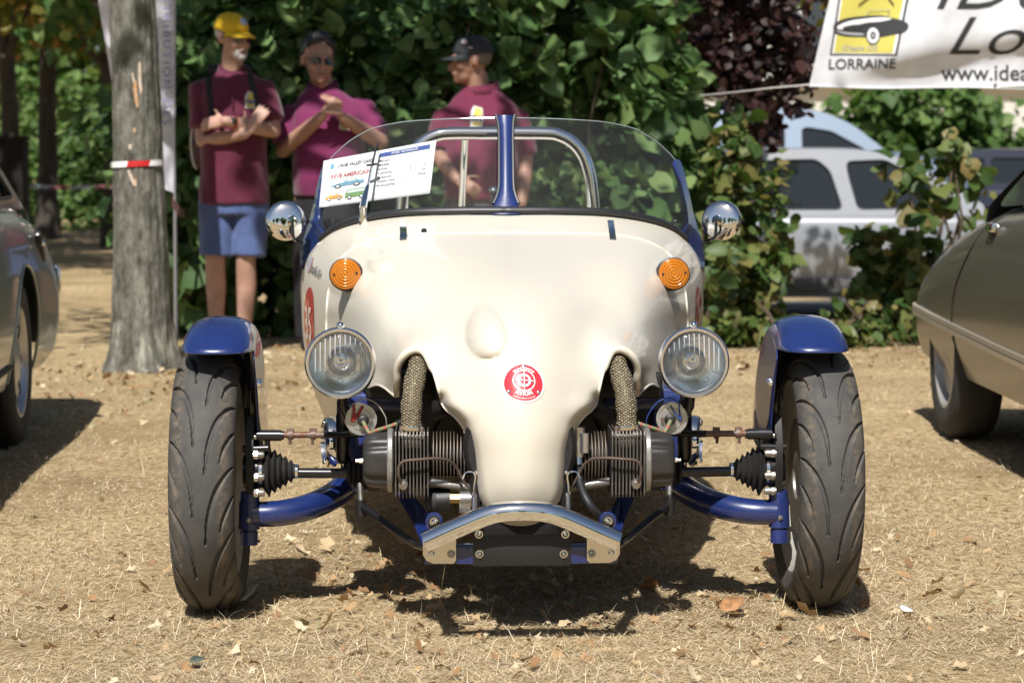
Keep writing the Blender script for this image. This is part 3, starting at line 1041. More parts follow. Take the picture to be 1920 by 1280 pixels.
# clipped hedge and lawn slope at the far left
def box_hedge(name, label, x0, x1, y0, y1, h, n, size, m, seed):
    root = thing(name, label, 'hedge', ((x0 + x1) / 2, (y0 + y1) / 2, 0))
    g = np.random.default_rng(seed)
    hx, hy = (x1 - x0) / 2, (y1 - y0) / 2
    P = np.stack([g.uniform(-hx, hx, n), g.uniform(-hy, hy, n), g.random(n) ** .8 * h], axis=1)
    k = g.random(n) < .65
    P[k, 1] = -hy + np.abs(g.normal(0, .12, k.sum()))
    t = g.random(n) < .25
    P[t, 2] = h - np.abs(g.normal(0, .08, t.sum()))
    P[:, 2] += .08 * np.sin(P[:, 0] * 2.1) * (P[:, 2] / h)
    U = g.normal(size=(n, 3)) * .6 + np.array([0, -.7, .5]); D = g.normal(size=(n, 3)) + np.array([0, 0, .1])
    o = leaf_cloud(P, D, U, size * g.uniform(.6, 1.3, n), 'foliage', m, root, 'oval')
    o['kind'] = 'stuff'
    mb = MB()
    for i in range(int(hx * 2)):
        xx = -hx + i + .5
        MB().tube([(xx, 0, -.02), (xx + .05, 0, h * .4), (xx - .03, 0, h * .8)], [.03, .02, .01], n=6).build('stem', bark('dark_bark', (.075, .06, .045), (.03, .024, .018)), root)
    return root
box_hedge('hedge', 'clipped green hedge beyond the tape at the far left of the park', -9.5, -3.0, 37.6, 39.4, 1.35, 9000, .12, LFAR, 51)
box_hedge('hedge', 'paler clipped hedge row standing higher behind the first at far left', -12, -2.0, 46, 48, 2.5, 7000, .17, LFAR, 52)
tree('tree', 'bright green far tree seen through the gap left of the dark trunk', (-10.2, 62), 6, (4.2, 2.5, 3.4), 5000, .32, LFAR, 53, .2, 3.6, 70, .25)
tree('tree', 'bright green far tree seen right of the dark trunk', (-6.8, 64), 6, (3.6, 2.5, 3.2), 4500, .32, LFAR, 54, .2, 3.4, 70, .25)
tree('tree', 'far green tree filling the left corner behind the dark bin', (-14.5, 60), 7, (4.2, 2.5, 4.0), 5000, .32, LFAR, 55, .2, 4.0, 70, .25)
tree('tree', 'far dark tree closing the view behind the hedge at left', (-3.6, 55), 7, (3.2, 2.5, 4.2), 4500, .32, LFAR, 56, .2, 4.2, 70, .25)
# right background
bush('shrub', 'dense green bush below the white banner, behind the parked cars', 'shrub', (5.35, 31, 1.2), (1.75, .9, 1.6), 7600, .15, LFAR, 61, 70, .24, 'oval', 0, 10)
tree('tree', 'broad green tree far behind the banner at right', (7.4, 58), 7.5, (5.2, 3, 4.6), 6000, .34, LFAR, 63, .25, 5.6, 80, .25)
tree('tree', 'far green tree behind the olive-green tree and pale building', (2.0, 60), 9, (4.6, 3, 4.5), 6000, .36, LFAR, 64, .25, 6.2, 80, .25)
# a tree outside the frame at right whose branches shade the banner (its boughs reach over the lawn)
tree('tree', 'tree standing right of the picture that shades the white banner', (4.9, 10.2), 4.6, (2.1, 1.5, 1.2), 1900, .13, LGY, 65, .14, 4.4, 50, .22, bk=bark('limb_bark', (.24, .21, .17), (.12, .10, .08)))

# trees across the lawn behind the photographer, seen in the chrome and paint
for i, (tx, ty, th) in enumerate(((-9.5, -15, 4.2), (-4.2, -19, 5.0), (1.5, -16.5, 4.4), (6.5, -19, 5.2), (11.5, -14, 4.4))):
    tree('tree', ('leftmost', 'second from left', 'middle', 'second from right', 'rightmost')[i] + ' of five park trees facing the cream car from behind the camera', (tx, ty), th, (2.6, 2.2, 2.3), 900, .55, LFAR, 80 + i, .16, th, 40, .3, group='trees behind the camera')

# ------------------------------------------------------------------ pale building behind the trees at right
def build_house():
    root = thing('building', 'pale rendered building with dark windows behind the trees at right', 'building', (10.2, 49, -.3))
    wm = mat('render_wall', (.56, .535, .48), .9, var=.06, vscale=2)
    W, H, D = 9.5, 6.0, 8.0
    wall = MB()
    wins = [(-7.6 + i * 2.6, z0) for i in range(6) for z0 in (.9, 3.6)]
    outline = [(-W, 0), (W, 0), (W, H), (-W, H)]
    holes = [[(x, z), (x + 1.2, z), (x + 1.2, z + 1.5), (x, z + 1.5)] for x, z in wins]
    V, T = fill2d(outline, 2.0, holes)
    wall.add([(x, 0, z) for x, z in V], T)
    wall.add([(-W, 0, 0), (-W, D, 0), (-W, D, H), (-W, 0, H), (W, 0, 0), (W, D, 0), (W, D, H), (W, 0, H)], [(0, 1, 2, 3), (4, 7, 6, 5), (1, 5, 6, 2)])
    wall.build('wall', wm, root, smooth=False)
    rm = mat('roof_tile', (.30, .13, .08), .85, var=.2, vscale=6)
    MB().add([(-W - .4, -.5, H), (W + .4, -.5, H), (W + .4, D / 2, H + 2.4), (-W - .4, D / 2, H + 2.4), (W + .4, D + .5, H), (-W - .4, D + .5, H)], [(0, 1, 2, 3), (3, 2, 4, 5)]).build('roof', rm, root, smooth=False)
    gm = mat('window_glass', (.03, .04, .05), .08, spec=.8)
    fm = mat('window_frame', (.75, .74, .72), .5)
    for x, z in wins:
        w = MB().box((x + .6, .10, z + .75), (.56, .01, .71)).build('window', gm, root, smooth=False)
        f = MB()
        for c, h in (((x + .6, .06, z + .03), (.6, .03, .03)), ((x + .6, .06, z + 1.47), (.6, .03, .03)), ((x + .03, .06, z + .75), (.03, .03, .69)), ((x + 1.17, .06, z + .75), (.03, .03, .69)), ((x + .6, .055, z + .75), (.025, .025, .69))):
            f.box(c, h)
        f.build('frame', fm, w, smooth=False)
        MB().box((x + .6, -.05, z - .04), (.68, .1, .035)).build('sill', fm, w, smooth=False)
    MB().box((0, -.12, 3.0), (W, .12, .12)).build('ledge', mat('ledge_paint', (.82, .80, .76), .7), root, smooth=False)
build_house()

# dark slim cabinet at the far left
def build_cabinet():
    p = at(14, 420, 23); p.z = 0
    root = thing('cabinet', 'dark tall cabinet standing in the park behind the silver car roof', 'cabinet', p)
    dm = mat('cabinet_paint', (.014, .0125, .011), .85, var=.2, vscale=6, spec=.15)
    MB().box((0, 0, .62), (.185, .16, .62), bev=.012).build('cabinet_body', dm, root)
    MB().box((0, 0, 1.262), (.20, .175, .02), bev=.008).build('lid', dm, root)
    MB().box((-.12, -.163, .62), (.05, .004, .5)).build('door_panel', mat('cabinet_panel', (.06, .05, .04), .7, var=.2), root)
build_cabinet()

# ================================================================== THE CREAM THREE-WHEELER
CREAM = mat('cream_paint', (.635, .585, .485), .38, coat=.35, var=.012, vscale=3, coatrough=.02)
BLUE = mat('blue_paint', (.010, .023, .112), .3, coat=.9, var=.10, vscale=30, coatrough=.03)
BLUEW = mat('blue_worn', (.014, .028, .13), .42, coat=.5, var=.30, vscale=25, bump=.15, bscale=90, coatrough=.1)
CHROME = mat('chrome', (.86, .86, .85), .05, 1.0)
CHROME2 = mat('chrome_brushed', (.74, .73, .70), .17, 1.0, bump=.03, bscale=160)
STEEL = mat('dull_steel', (.36, .34, .31), .42, .9, var=.25, vscale=40)
RUSTY = mat('rusty_steel', (.20, .17, .15), .6, .6, col2=(.17, .075, .04), vscale=60, bump=.3, bscale=150)
ALU = mat('cast_alloy', (.30, .29, .27), .5, .7, var=.25, vscale=30, bump=.2, bscale=200)
FINM = mat('fin_metal', (.12, .105, .09), .55, .6, var=.3, vscale=25)
FINB = mat('barrel_fin', (.17, .13, .10), .6, .5, var=.3, vscale=25)
BLACKM = mat('black_enamel', (.010, .010, .011), .3, coat=.3, var=.2, vscale=20)
BLACKS = mat('satin_black', (.012, .011, .010), .5, var=.25, vscale=30, bump=.1, bscale=120)
ROCK = mat('rocker_cover', (.040, .037, .035), .42, .35, var=.25, vscale=14, bump=.15, bscale=160)
RUBBER = mat('boot_rubber', (.022, .021, .020), .62, var=.2, vscale=40)
SEAL = mat('seal_rubber', (.018, .018, .020), .45)
ENGBLK = mat('engine_dark', (.018, .017, .017), .65, .2, var=.4, vscale=14, bump=.3, bscale=60)

CAR = thing('three_wheeled_car', 'cream and blue open three-wheeled sports car with exposed engine and front wheels', 'car', (CARX, CARY, 0), PSI)

def proj(p):
    """car-local point -> photo pixel"""
    X = CARX + CP * p[0] - SP * p[1]; Y = CARY + SP * p[0] + CP * p[1]; Z = p[2] - CAMZ
    f = Y * CT - Z * ST; u = Y * ST + Z * CT
    return 960 + FPX * X / f, 640 - FPX * u / f
def mir(p):
    return Vector((-p[0], p[1], p[2]))

def sheet(name, outline_px, ctrl, step, m, parent=CAR, both=False, mirror=False, thick=.004, post=None, lam=1e-5, k=6, closed=True, angle=50, raw=False, offset=1.0):
    """smooth shell: outline and depth control points measured in the photo as (px, row, depth y)"""
    loc = [cl(*c[:3]) for c in ctrl]
    lams = [(c[3] if len(c) > 3 else lam) for c in ctrl]
    if both: loc += [mir(p) for p in loc]; lams += lams
    if mirror: loc = [mir(p) for p in loc]
    pp = [proj(p) for p in loc]
    # drop doubles on the axis
    keep, seen = [], set()
    for i, q in enumerate(pp):
        key = (round(q[0] / 3), round(q[1] / 3))
        if key not in seen:
            seen.add(key); keep.append(i)
    tps = TPS([(pp[i][0] / 400, pp[i][1] / 400) for i in keep], [loc[i].y for i in keep], [lams[i] for i in keep])
    V, T = fill2d(outline_px, step)
    A = np.array(V)
    y = tps(A / 400)
    if post: y = post(A, y)
    pts = [cl(a[0], a[1], float(b)) for a, b in zip(A, y)]
    mb = MB().add(pts, T)
    o = mb.build(name, m, parent, angle=angle)
    if thick:
        add_mod(o, 'SOLIDIFY', thickness=thick, offset=-1.0 * offset)
        # face the shell towards the front
        me = o.data
        s = sum(p.normal.y * p.area for p in me.polygons)
        if s > 0: me.flip_normals()
    return o, tps

def mirror_outline(half):
    """half outline (px,row,y) from the axis round the left side -> full closed pixel outline"""
    left = [(a, b) for a, b, c in half]
    right = [proj(mir(cl(*h))) for h in half]
    return left + right[::-1]

# ------------------------------------------------------------------ bonnet and nose
half = crom([(956, 436, .615), (850, 437, .62), (760, 440, .63), (700, 449, .64), (655, 470, .65), (630, 500, .66), (616, 545, .66), (612, 600, .64), (614, 650, .60), (622, 705, .52)], 8)
half += crom([(632, 732, .42), (660, 735, .25), (690, 727, .06), (708, 722, -.02), (722, 728, -.07), (733, 737, -.11), (741, 743, -.14)], 5)
half += crom([(747, 742, -.17), (748, 715, -.20), (747, 692, -.215), (754, 673, -.23), (767, 661, -.235), (782, 657, -.24), (795, 663, -.25), (806, 681, -.27), (815, 706, -.29), (823, 735, -.315), (829, 757, -.335), (839, 770, -.35), (853, 781, -.362), (866, 797, -.375), (876, 820, -.39), (883, 845, -.40), (889, 885, -.41), (894, 925, -.415), (902, 950, -.412), (918, 977, -.40), (945, 996, -.385), (978, 1003, -.38)], 6)
ctrl = [(980, 1000, -.385), (980, 972, -.435), (981, 940, -.465), (981, 880, -.478), (981, 820, -.478), (981, 760, -.468), (980, 700, -.44), (975, 640, -.372), (968, 580, -.225), (962, 520, .025), (958, 470, .34), (956, 437, .615),
        (940, 930, -.455), (938, 850, -.465), (930, 780, -.452), (925, 710, -.418),
        (912, 945, -.43), (906, 880, -.435), (898, 840, -.43), (886, 810, -.42), (868, 785, -.40), (850, 765, -.375), (905, 770, -.43), (880, 740, -.385), (842, 740, -.345),
        (894, 925, -.415), (883, 845, -.40), (866, 797, -.375), (839, 770, -.35), (823, 735, -.315), (806, 681, -.27), (782, 657, -.24), (754, 673, -.225), (747, 692, -.21), (747, 742, -.17),
        (870, 690, -.352), (840, 700, -.315), (820, 670, -.265), (880, 640, -.30), (830, 640, -.20), (800, 643, -.225), (778, 640, -.205), (757, 648, -.175), (740, 668, -.155), (733, 700, -.13), (733, 735, -.11),
        (790, 620, -.10), (760, 620, -.045), (735, 640, -.03), (722, 665, -.03), (717, 700, -.03), (708, 722, -.02), (690, 727, .06), (660, 735, .25), (632, 732, .42),
        (880, 590, -.19), (810, 585, -.005), (760, 585, .06), (715, 600, .10), (690, 640, .13), (700, 680, .06), (660, 640, .30), (635, 640, .48), (614, 650, .60),
        (880, 530, .03), (800, 530, .13), (740, 530, .20), (700, 540, .25), (665, 550, .34), (640, 560, .44), (620, 580, .58), (612, 600, .64),
        (880, 480, .295), (800, 480, .325), (730, 485, .38), (690, 495, .43), (655, 510, .50), (632, 520, .60), (616, 545, .66),
        (850, 437, .62), (760, 440, .63), (700, 449, .64), (655, 470, .65), (630, 500, .66), (760, 460, .48), (860, 458, .43)]
def _lam(c):
    x, r, y = c
    if r <= 450 or (x < 634 and r > 460) or (r <= 505 and x < 660): return 3e-4          # along the shut line
    if (x, r) in EDGE: return 4e-4
    if 700 <= x <= 860 and r >= 600: return 3e-3
    if r >= 740: return 6e-3
    if x > 900 and r >= 560: return 6e-3
    return 6e-2
EDGE = {(894, 925), (883, 845), (866, 797), (839, 770), (823, 735), (806, 681), (782, 657), (754, 673), (747, 692), (747, 742), (733, 735), (708, 722), (690, 727), (660, 735), (632, 732)}
ctrl = [(*c, _lam(c)) for c in ctrl]
_lo = [(a, b) for a, b, c in half if (b > 745 and a > 800)]
EDGE_PX = _lo + [proj(mir(cl(*h))) for h in half if (h[1] > 745 and h[0] > 800)]
EDGE_PX = [tuple(np.array(EDGE_PX[i]) * (1 - t) + np.array(EDGE_PX[i + 1]) * t) for i in range(len(EDGE_PX) - 1) for t in (0, .5) if abs(EDGE_PX[i][0] - EDGE_PX[i + 1][0]) < 60]
def bonnet_post(A, y):
    # egg-shaped blister left of the badge, tear-drop blister by the left indicator
    def blister(cx, cy, rx, ry, amp, rot, egg):
        nonlocal y
        c, s = math.cos(rot), math.sin(rot)
        u = ((A[:, 0] - cx) * c + (A[:, 1] - cy) * s); v = (-(A[:, 0] - cx) * s + (A[:, 1] - cy) * c)
        u = u / (rx * (1 + egg * v / ry)); v = v / ry
        d = np.sqrt(u * u + v * v)
        y = y - amp * np.where(d < 1.12, (np.clip(1 - np.clip(d, 0, 1) ** 2.6, 0, 1)) ** .85, 0)
    blister(911, 621, 39, 52, .040, rad(-8), .22)
    blister(716, 490, 33, 19, .036, rad(-28), .0)
    # the shell rolls back at its free lower edge
    ed = np.array(EDGE_PX)
    dmin = np.full(len(A), 1e9)
    for i in range(0, len(ed)):
        dmin = np.minimum(dmin, np.hypot(A[:, 0] - ed[i, 0], A[:, 1] - ed[i, 1]))
    y = y + .040 * np.clip(1 - dmin / 20.0, 0, 1) ** 2.2
    # bosses under the indicators
    for (cx, cy) in ((651, 516), (1262, 515)):
        d = np.hypot(A[:, 0] - cx, A[:, 1] - cy) / 38
        y = y - .016 * (1 - smooth01(.75, 1.2, d))
    return y
bonnet, BTPS = sheet('bonnet', mirror_outline(half), ctrl, 5.0, CREAM, both=True, thick=0, post=bonnet_post)
BB = BVHTree.FromPolygons([v.co.copy() for v in bonnet.data.vertices], [tuple(p.vertices) for p in bonnet.data.polygons])

def on_bonnet(px, py):
    return cl(px, py, float(bonnet_post(np.array([[px, py]], dtype=float), BTPS(np.array([[px / 400, py / 400]])))[0]))
edge_l = [on_bonnet(a, b) for a, b, c in half[73:]]
edge_r = [on_bonnet(*proj(mir(cl(*h)))) for h in half[73:]]
MB().tube(edge_l + edge_r[-2::-1], .0030, n=8).build('bonnet_edge', CREAM, bonnet, angle=None)
top_l = [on_bonnet(a, b) for a, b, c in half[:74]]
top_r = [on_bonnet(*proj(mir(cl(*h)))) for h in half[:74]]
MB().tube(top_r[::-1] + top_l[1:], .0032, n=8).build('bonnet_edge', CREAM, bonnet, angle=None)
# rolled lips of the exhaust openings and along the lower nose edge
lip = [cl(*p) for p in crom([(741, 741, -.15), (745, 715, -.195), (745, 692, -.212), (753, 672, -.228), (767, 659.5, -.235), (782, 655.5, -.24), (796, 661, -.25), (807, 680, -.27), (816, 705, -.29)], 6)]
rr_ = [min(.009, .003 + .012 * min(i, len(lip) - 1 - i) / 8) for i in range(len(lip))]
for s in (-1, 1):
    MB().tube([p if s < 0 else mir(p) for p in lip], rr_, n=10).build('scoop_lip', CREAM, bonnet)

# ------------------------------------------------------------------ tub
C0 = [(955, 438, .61), (850, 438.5, .615), (760, 441.5, .625), (700, 450.5, .635), (656, 471.5, .645), (631.5, 501, .655), (618, 546, .655), (614.5, 605, .63), (619, 680, .60), (640, 752, .60), (682, 812, .60), (780, 850, .60), (955, 856, .60)]
C1 = [(955, 419, .71), (850, 419, .715), (760, 423, .73), (696, 431, .765), (648, 449, .81), (613, 477, .85), (592, 530, .87), (588, 605, .85), (598, 690, .83), (622, 760, .82), (668, 820, .82), (780, 858, .82), (955, 863, .82)]
C2 = [(955, 401, .80), (850, 401, .81), (760, 404, .84), (685, 414, .90), (630, 430, .97), (597, 455, 1.03), (571, 497, 1.08), (566, 570, 1.08), (572, 660, 1.06), (593, 745, 1.04), (642, 820, 1.03), (780, 864, 1.02), (955, 869, 1.02)]
curves = [[cl(*p) for p in C] for C in (C0, C1, C2)]
for c in curves:
    c[0].x = 0; c[-1].x = 0
def real_section(y, w, zr, zt, zb):
    """rear sections in metres: deck crown zt on the axis, rim height zr, half width w"""
    return [Vector((0, y, zt)), Vector((-.2 * w, y, zt)), Vector((-.4 * w, y, zt - .004)), Vector((-.62 * w, y, zt * .75 + zr * .25)), Vector((-.80 * w, y, zt * .4 + zr * .6)), Vector((-.91 * w, y, zr)), Vector((-.99 * w, y, zr - .09)), Vector((-w, y, zr - .2)), Vector((-.97 * w, y, zr - .34)), Vector((-.87 * w, y, zb + .13)), Vector((-.68 * w, y, zb + .04)), Vector((-.3 * w, y, zb)), Vector((0, y, zb))]
def loft(cs, k=6, ks=5):
    D = [crom(c, ks) for c in cs]
    rails = [crom([d[i] for d in D], k) for i in range(len(D[0]))]
    return [[rails[i][j] for i in range(len(rails))] for j in range(len(rails[0]))]
scuttle = loft(curves, 6)
sidecs = [curves[2][5:]] + [real_section(y, w, zr, zr, zb)[5:] for y, w, zr, zb in ((1.35, .56, .80, .235), (1.7, .565, .80, .235))]
side = loft(sidecs, 6)
tailcs = [real_section(y, w, zr, zt, zb) for y, w, zr, zt, zb in ((1.7, .565, .80, .87, .235), (2.0, .54, .78, .86, .25), (2.35, .44, .70, .78, .30), (2.65, .28, .58, .66, .36), (2.78, .12, .52, .57, .42))]
tail = loft(tailcs, 6)
tub = MB()
for g in (scuttle, side, tail):
    tub.grid(g)
    tub.grid([[(-p[0], p[1], p[2]) for p in row] for row in g])
tub_o = tub.build('body_tub', CREAM, CAR, merge=1e-4, angle=60)
add_mod(tub_o, 'SOLIDIFY', thickness=.004, offset=-1)
TB = BVHTree.FromPolygons([v.co.copy() for v in tub_o.data.vertices], [tuple(p.vertices) for p in tub_o.data.polygons])
MB().box((0, .62, .42), (.42, .012, .20), bev=.05).build('bulkhead', BLACKS, CAR)
MB().box((0, 1.3, .27), (.46, .42, .012)).build('cockpit_floor', BLACKS, CAR)
# cockpit: dashboard, seat, wheel, gear lever
dash = MB().tube([(-.48, 1.10, .77), (-.3, 1.0, .80), (0, .97, .815), (.3, 1.0, .80), (.48, 1.10, .77)], .035, n=12)
dash.build('dashboard', BLACKS, CAR)
seatm = mat('seat_hide', (.10, .035, .02), .55, var=.2, vscale=12, bump=.15, bscale=60)
for s in (-1, 1):
    st = MB().box((s * .24, 1.42, .36), (.19, .2, .05), bev=.03).build('seat', seatm, CAR)
    MB().box((s * .24, 1.63, .56), (.19, .045, .2), R=Matrix.Rotation(rad(-14), 3, 'X'), bev=.04).build('backrest', seatm, st)
sw = MB()
sw.tube([(.24 + .16 * math.cos(a), 1.16 + .05 * math.sin(a), .66 + .14 * math.sin(a)) for a in np.linspace(0, 2 * PI, 33)], .011, n=8, cap=False)
sw.tube([(.24, 1.0, .62), (.24, 1.16, .66)], .014, n=8)
sw.tube([(.085, 1.16, .66), (.395, 1.16, .66)], .008, n=6)
sw.build('steering_wheel', BLACKM, CAR)
kb = cl(925, 358, 1.05)
gl = MB().tube([(kb.x, 1.08, .70), kb - Vector((0, 0, .012))], .005, n=8).build('gear_lever', CHROME, CAR)
MB().ball(kb, .0125, 18).build('gear_knob', CHROME, gl)

# number circle and name on the flanks
def flank_decal(name, V, Fc, s, m, off, parent=tub_o):
    out = []
    for (y, z) in V:
        h = TB.ray_cast(Vector((s * 2.0, y, z)), Vector((-s, 0, 0)))
        x = h[0].x if h[0] is not None else s * .54
        out.append((x + s * off, y, z))
    return MB().add(out, Fc).build(name, m, parent, recalc=False)
REDD = mat('decal_red', (.50, .035, .03), .35, coat=.5)
WHD = mat('decal_white', (.80, .78, .72), .35, coat=.5)
INK = mat('decal_ink', (.03, .035, .05), .4)
FBL = mat('flag_blue', (.05, .12, .45), .4)
def disc2d(cy, cz, r, n=40, rings=5):
    V = [(cy, cz)]; Fc = []
    for q in range(1, rings + 1):
        V += [(cy + r * q / rings * math.cos(2 * PI * j / n), cz + r * q / rings * math.sin(2 * PI * j / n)) for j in range(n)]
    Fc += [(0, 1 + j, 1 + (j + 1) % n) for j in range(n)]
    for q in range(rings - 1):
        a = 1 + q * n
        Fc += [(a + j, a + (j + 1) % n, a + n + (j + 1) % n, a + n + j) for j in range(n)]
    return V, Fc
for s in (-1, 1):
    V, Fc = disc2d(.93, .588, .094)
    d = flank_decal('number_circle', V, Fc, s, REDD, .002)
    V, Fc = text2d('35', .125, .012)
    flank_decal('number', [(.93 - s * -1 * -x if False else .93 + s * x, .588 - .044 + z) for x, z in V], Fc, s, WHD, .0045, d)
    V, Fc = text2d('Jouaille A1+', .036, .006, align='LEFT')
    y0 = .98 if s < 0 else .76
    V2 = [(y0 + s * (.0) - (x if s < 0 else -x), .722 + z - .10 * (x if s < 0 else .2 - x)) for x, z in V]
    flank_decal('name_lettering', V2, Fc, s, INK, .002)
    V, Fc = text2d('F', .03, .004, align='LEFT')
    yf = 1.045 if s < 0 else .695
    flank_decal('name_lettering', [(yf - (x if s < 0 else -x), .728 + z) for x, z in V], Fc, s, INK, .002)
    for q, mm in enumerate((FBL, WHD, REDD)):
        ya = (yf + (-.028 - .010 * q) * (1 if s < 0 else -1))
        yb = ya + (-.010 if s < 0 else .010)
        flank_decal('flag_stripe', [(ya, .72), (yb, .72), (yb, .758), (ya, .758)], [(0, 1, 2, 3)], s, mm, .002)

# ------------------------------------------------------------------ badge on the nose
def nose_hit(px, py):
    o = Vector((0, 0, 0))
    a = cl(px, py, -1.5); b = cl(px, py, 1.0)
    h = BB.ray_cast(a, (b - a).normalized())
    return h[0], h[1]
bp, bn = nose_hit(982.5, 715.5)
if bn.y > 0: bn = -bn
bu, bw, bd = frame_of(bn)
bu = Vector((1, 0, 0)); bu = (bu - bd * bu.dot(bd)).normalized(); bw = bd.cross(bu)
if bw.z < 0: bw = -bw
RB = .0455
def badge_pt(x, z, h):
    q = bp + bu * x + bw * z
    hh = BB.ray_cast(q + bd * .1, -bd)
    return (hh[0] if hh[0] is not None else q) + bd * (h + .0016)
def badge_mesh(name, V, Fc, h, m, parent):
    return MB().add([badge_pt(x, z, h) for x, z in V], Fc).build(name, m, parent, smooth=False, recalc=False)
_bm = MB()
_rings = [(RB, -.004), (RB, -.0006), (RB - .0008, .0)] + [(RB * q, .0) for q in (.9, .75, .5, .25, .001)]
_bm.grid([[badge_pt(r * math.cos(2 * PI * j / 64), r * math.sin(2 * PI * j / 64), h) for j in range(64)] for r, h in _rings], cv=True)
bad = _bm.build('badge', mat('badge_white', (.86, .86, .85), .3, coat=.5), CAR)
V, Fc = disc2d(0, -.0005, .0405, 56, 6)
badge_mesh('badge_field', V, Fc, .0010, mat('badge_red', (.60, .035, .05), .35, coat=.4), bad)
def ring2d(cx, cz, r0, r1, n=48):
    V = [(cx + r * math.cos(2 * PI * j / n), cz + r * math.sin(2 * PI * j / n)) for r in (r0, r1) for j in range(n)]
    return V, [(j, (j + 1) % n, n + (j + 1) % n, n + j) for j in range(n)]
BW = mat('badge_print', (.86, .86, .84), .35)
for r0, r1 in ((.0215, .0238), (.0098, .0146)):
    V, Fc = ring2d(0, .002, r0, r1); badge_mesh('badge_ring', *subdiv2d(V, Fc, .004), .0028, BW, bad)
for V in ([(-.0205, .0012), (.0205, .0012), (.0205, .0028), (-.0205, .0028)], [(-.0008, -.0185), (.0008, -.0185), (.0008, .0225), (-.0008, .0225)]):
    badge_mesh('badge_cross', *subdiv2d(V, [(0, 1, 2, 3)], .004), .0034, BW, bad)
def arc_text(s, size, R, mid, up, bold, cz=.002, space=1.0):
    V, Fc = text2d(s, size, bold, space=space)
    out = []
    for x, z in V:
        if up: a = mid - x / R; r = R + z
        else: a = mid + x / R; r = R - z
        out.append((r * math.cos(a), cz + r * math.sin(a)))
    badge_mesh('badge_lettering', out, Fc, .0028, BW, bad)
arc_text('BLACKJACK', .0078, .0258, PI / 2, True, .035, space=1.05)
arc_text('AVION', .0125, .0335, -PI / 2, False, .045, space=1.05)
arc_text('CAREFULLY MADE IN ENGLAND', .0035, .0405, -PI / 2, False, .02, space=1.0)
for a in (90, 212, -32):
    q = badge_pt(.0362 * math.cos(rad(a)), -.001 + .0362 * math.sin(rad(a)), .0)
    MB().lathe([(0, .0035), (.0018, .0035), (.0036, .0026), (.0042, .0005)], q, bd, 16).build('rivet', CHROME2, bad)

# ------------------------------------------------------------------ windscreen
PANE = glass_mat('screen_glass', (.93, .95, .94), .9, .0, 1.42, .02)
gl_ctrl = [(931, 388, .805), (850, 389, .812), (760, 392, .845), (690, 402, .895), (640, 418, .965), (600, 440, 1.02), (596, 400, 1.045), (606, 340, 1.085), (616, 302, 1.11), (680, 250, 1.06), (755, 229, 1.0), (860, 222, .955), (931, 221, .945), (931, 300, .875), (760, 310, .92), (680, 320, .99)]
gl_out = crom([(931, 389), (850, 390), (760, 393), (690, 403), (640, 419), (602, 442)], 6) + [(594, 425), (597, 395), (602, 360), (608, 330), (616, 302)] + crom([(630, 287), (655, 265), (680, 250), (705, 239), (755, 229), (805, 225), (860, 222.5), (931, 221)], 6)
pane, GT = sheet('windscreen_pane', gl_out, gl_ctrl, 14, PANE, thick=.0, k=1)
edgem = mat('glass_edge', (.30, .36, .36), .15)
def on_glass(px, py, d=0.0):
    y = float(GT(np.array([[px / 400, py / 400]]))[0])
    return cl(px, py, y + d)
top_edge = [on_glass(*p) for p in crom([(616, 302), (630, 287), (655, 265), (680, 250), (705, 239), (755, 229), (805, 225), (860, 222.5), (931, 221)], 6)]
MB().tube(top_edge, .0014, n=6).build('glass_edge', edgem, pane)
p2 = MB()
p2.add([mir(v.co) for v in pane.data.vertices], [tuple(p.vertices) for p in pane.data.polygons])
pane2 = p2.build('windscreen_pane', PANE, CAR)
MB().tube([mir(p) for p in top_edge], .0014, n=6).build('glass_edge', edgem, pane2)
# rubber bed along the cowl
bed = [cl(*p) for p in crom([(958, 394, .79), (850, 394.5, .80), (760, 398, .83), (688, 408, .885), (636, 424, .955), (603, 448, 1.02)], 8)]
for s in (-1, 1):
    q = [p if s < 0 else mir(p) for p in bed]
    MB().tube(q, .0125, n=10, flat=.8).build('screen_seal', SEAL, CAR)
# centre pillar
def strip_pillar(rows, m, name, dy, thick):
    mb = MB(); P = []
    for (l, r, py) in rows:
        y = float(GT(np.array([[931 / 400, py / 400]]))[0]) + dy
        a, b = cl(l, py, y), cl(r, py, y)
        P.append([a + Vector((0, thick, 0)), a, a.lerp(b, .12) - Vector((0, .004, 0)), a.lerp(b, .5) - Vector((0, .007, 0)), a.lerp(b, .88) - Vector((0, .004, 0)), b, b + Vector((0, thick, 0))])
    mb.grid(P)
    o = mb.build(name, m, CAR, angle=35)
    return o
rowsB = [(932, 963, 216), (934, 961, 222), (937, 959.5, 235), (938, 959, 260), (938, 959.5, 300), (938, 960, 340), (937, 961, 356), (933, 965, 370), (927, 970, 382), (923, 975, 392), (922, 976, 402)]
cp_ = strip_pillar(rowsB, BLUE, 'windscreen_pillar', -.008, .02)
strip = MB()
for sgn in (0, 1):
    pts = [cl((l - 2.5 if sgn == 0 else r + 2.5), py, float(GT(np.array([[931 / 400, py / 400]]))[0]) - .004) for (l, r, py) in rowsB[:-2]]
    MB().tube(pts, .0045, n=8).build('pillar_seal', SEAL, cp_)
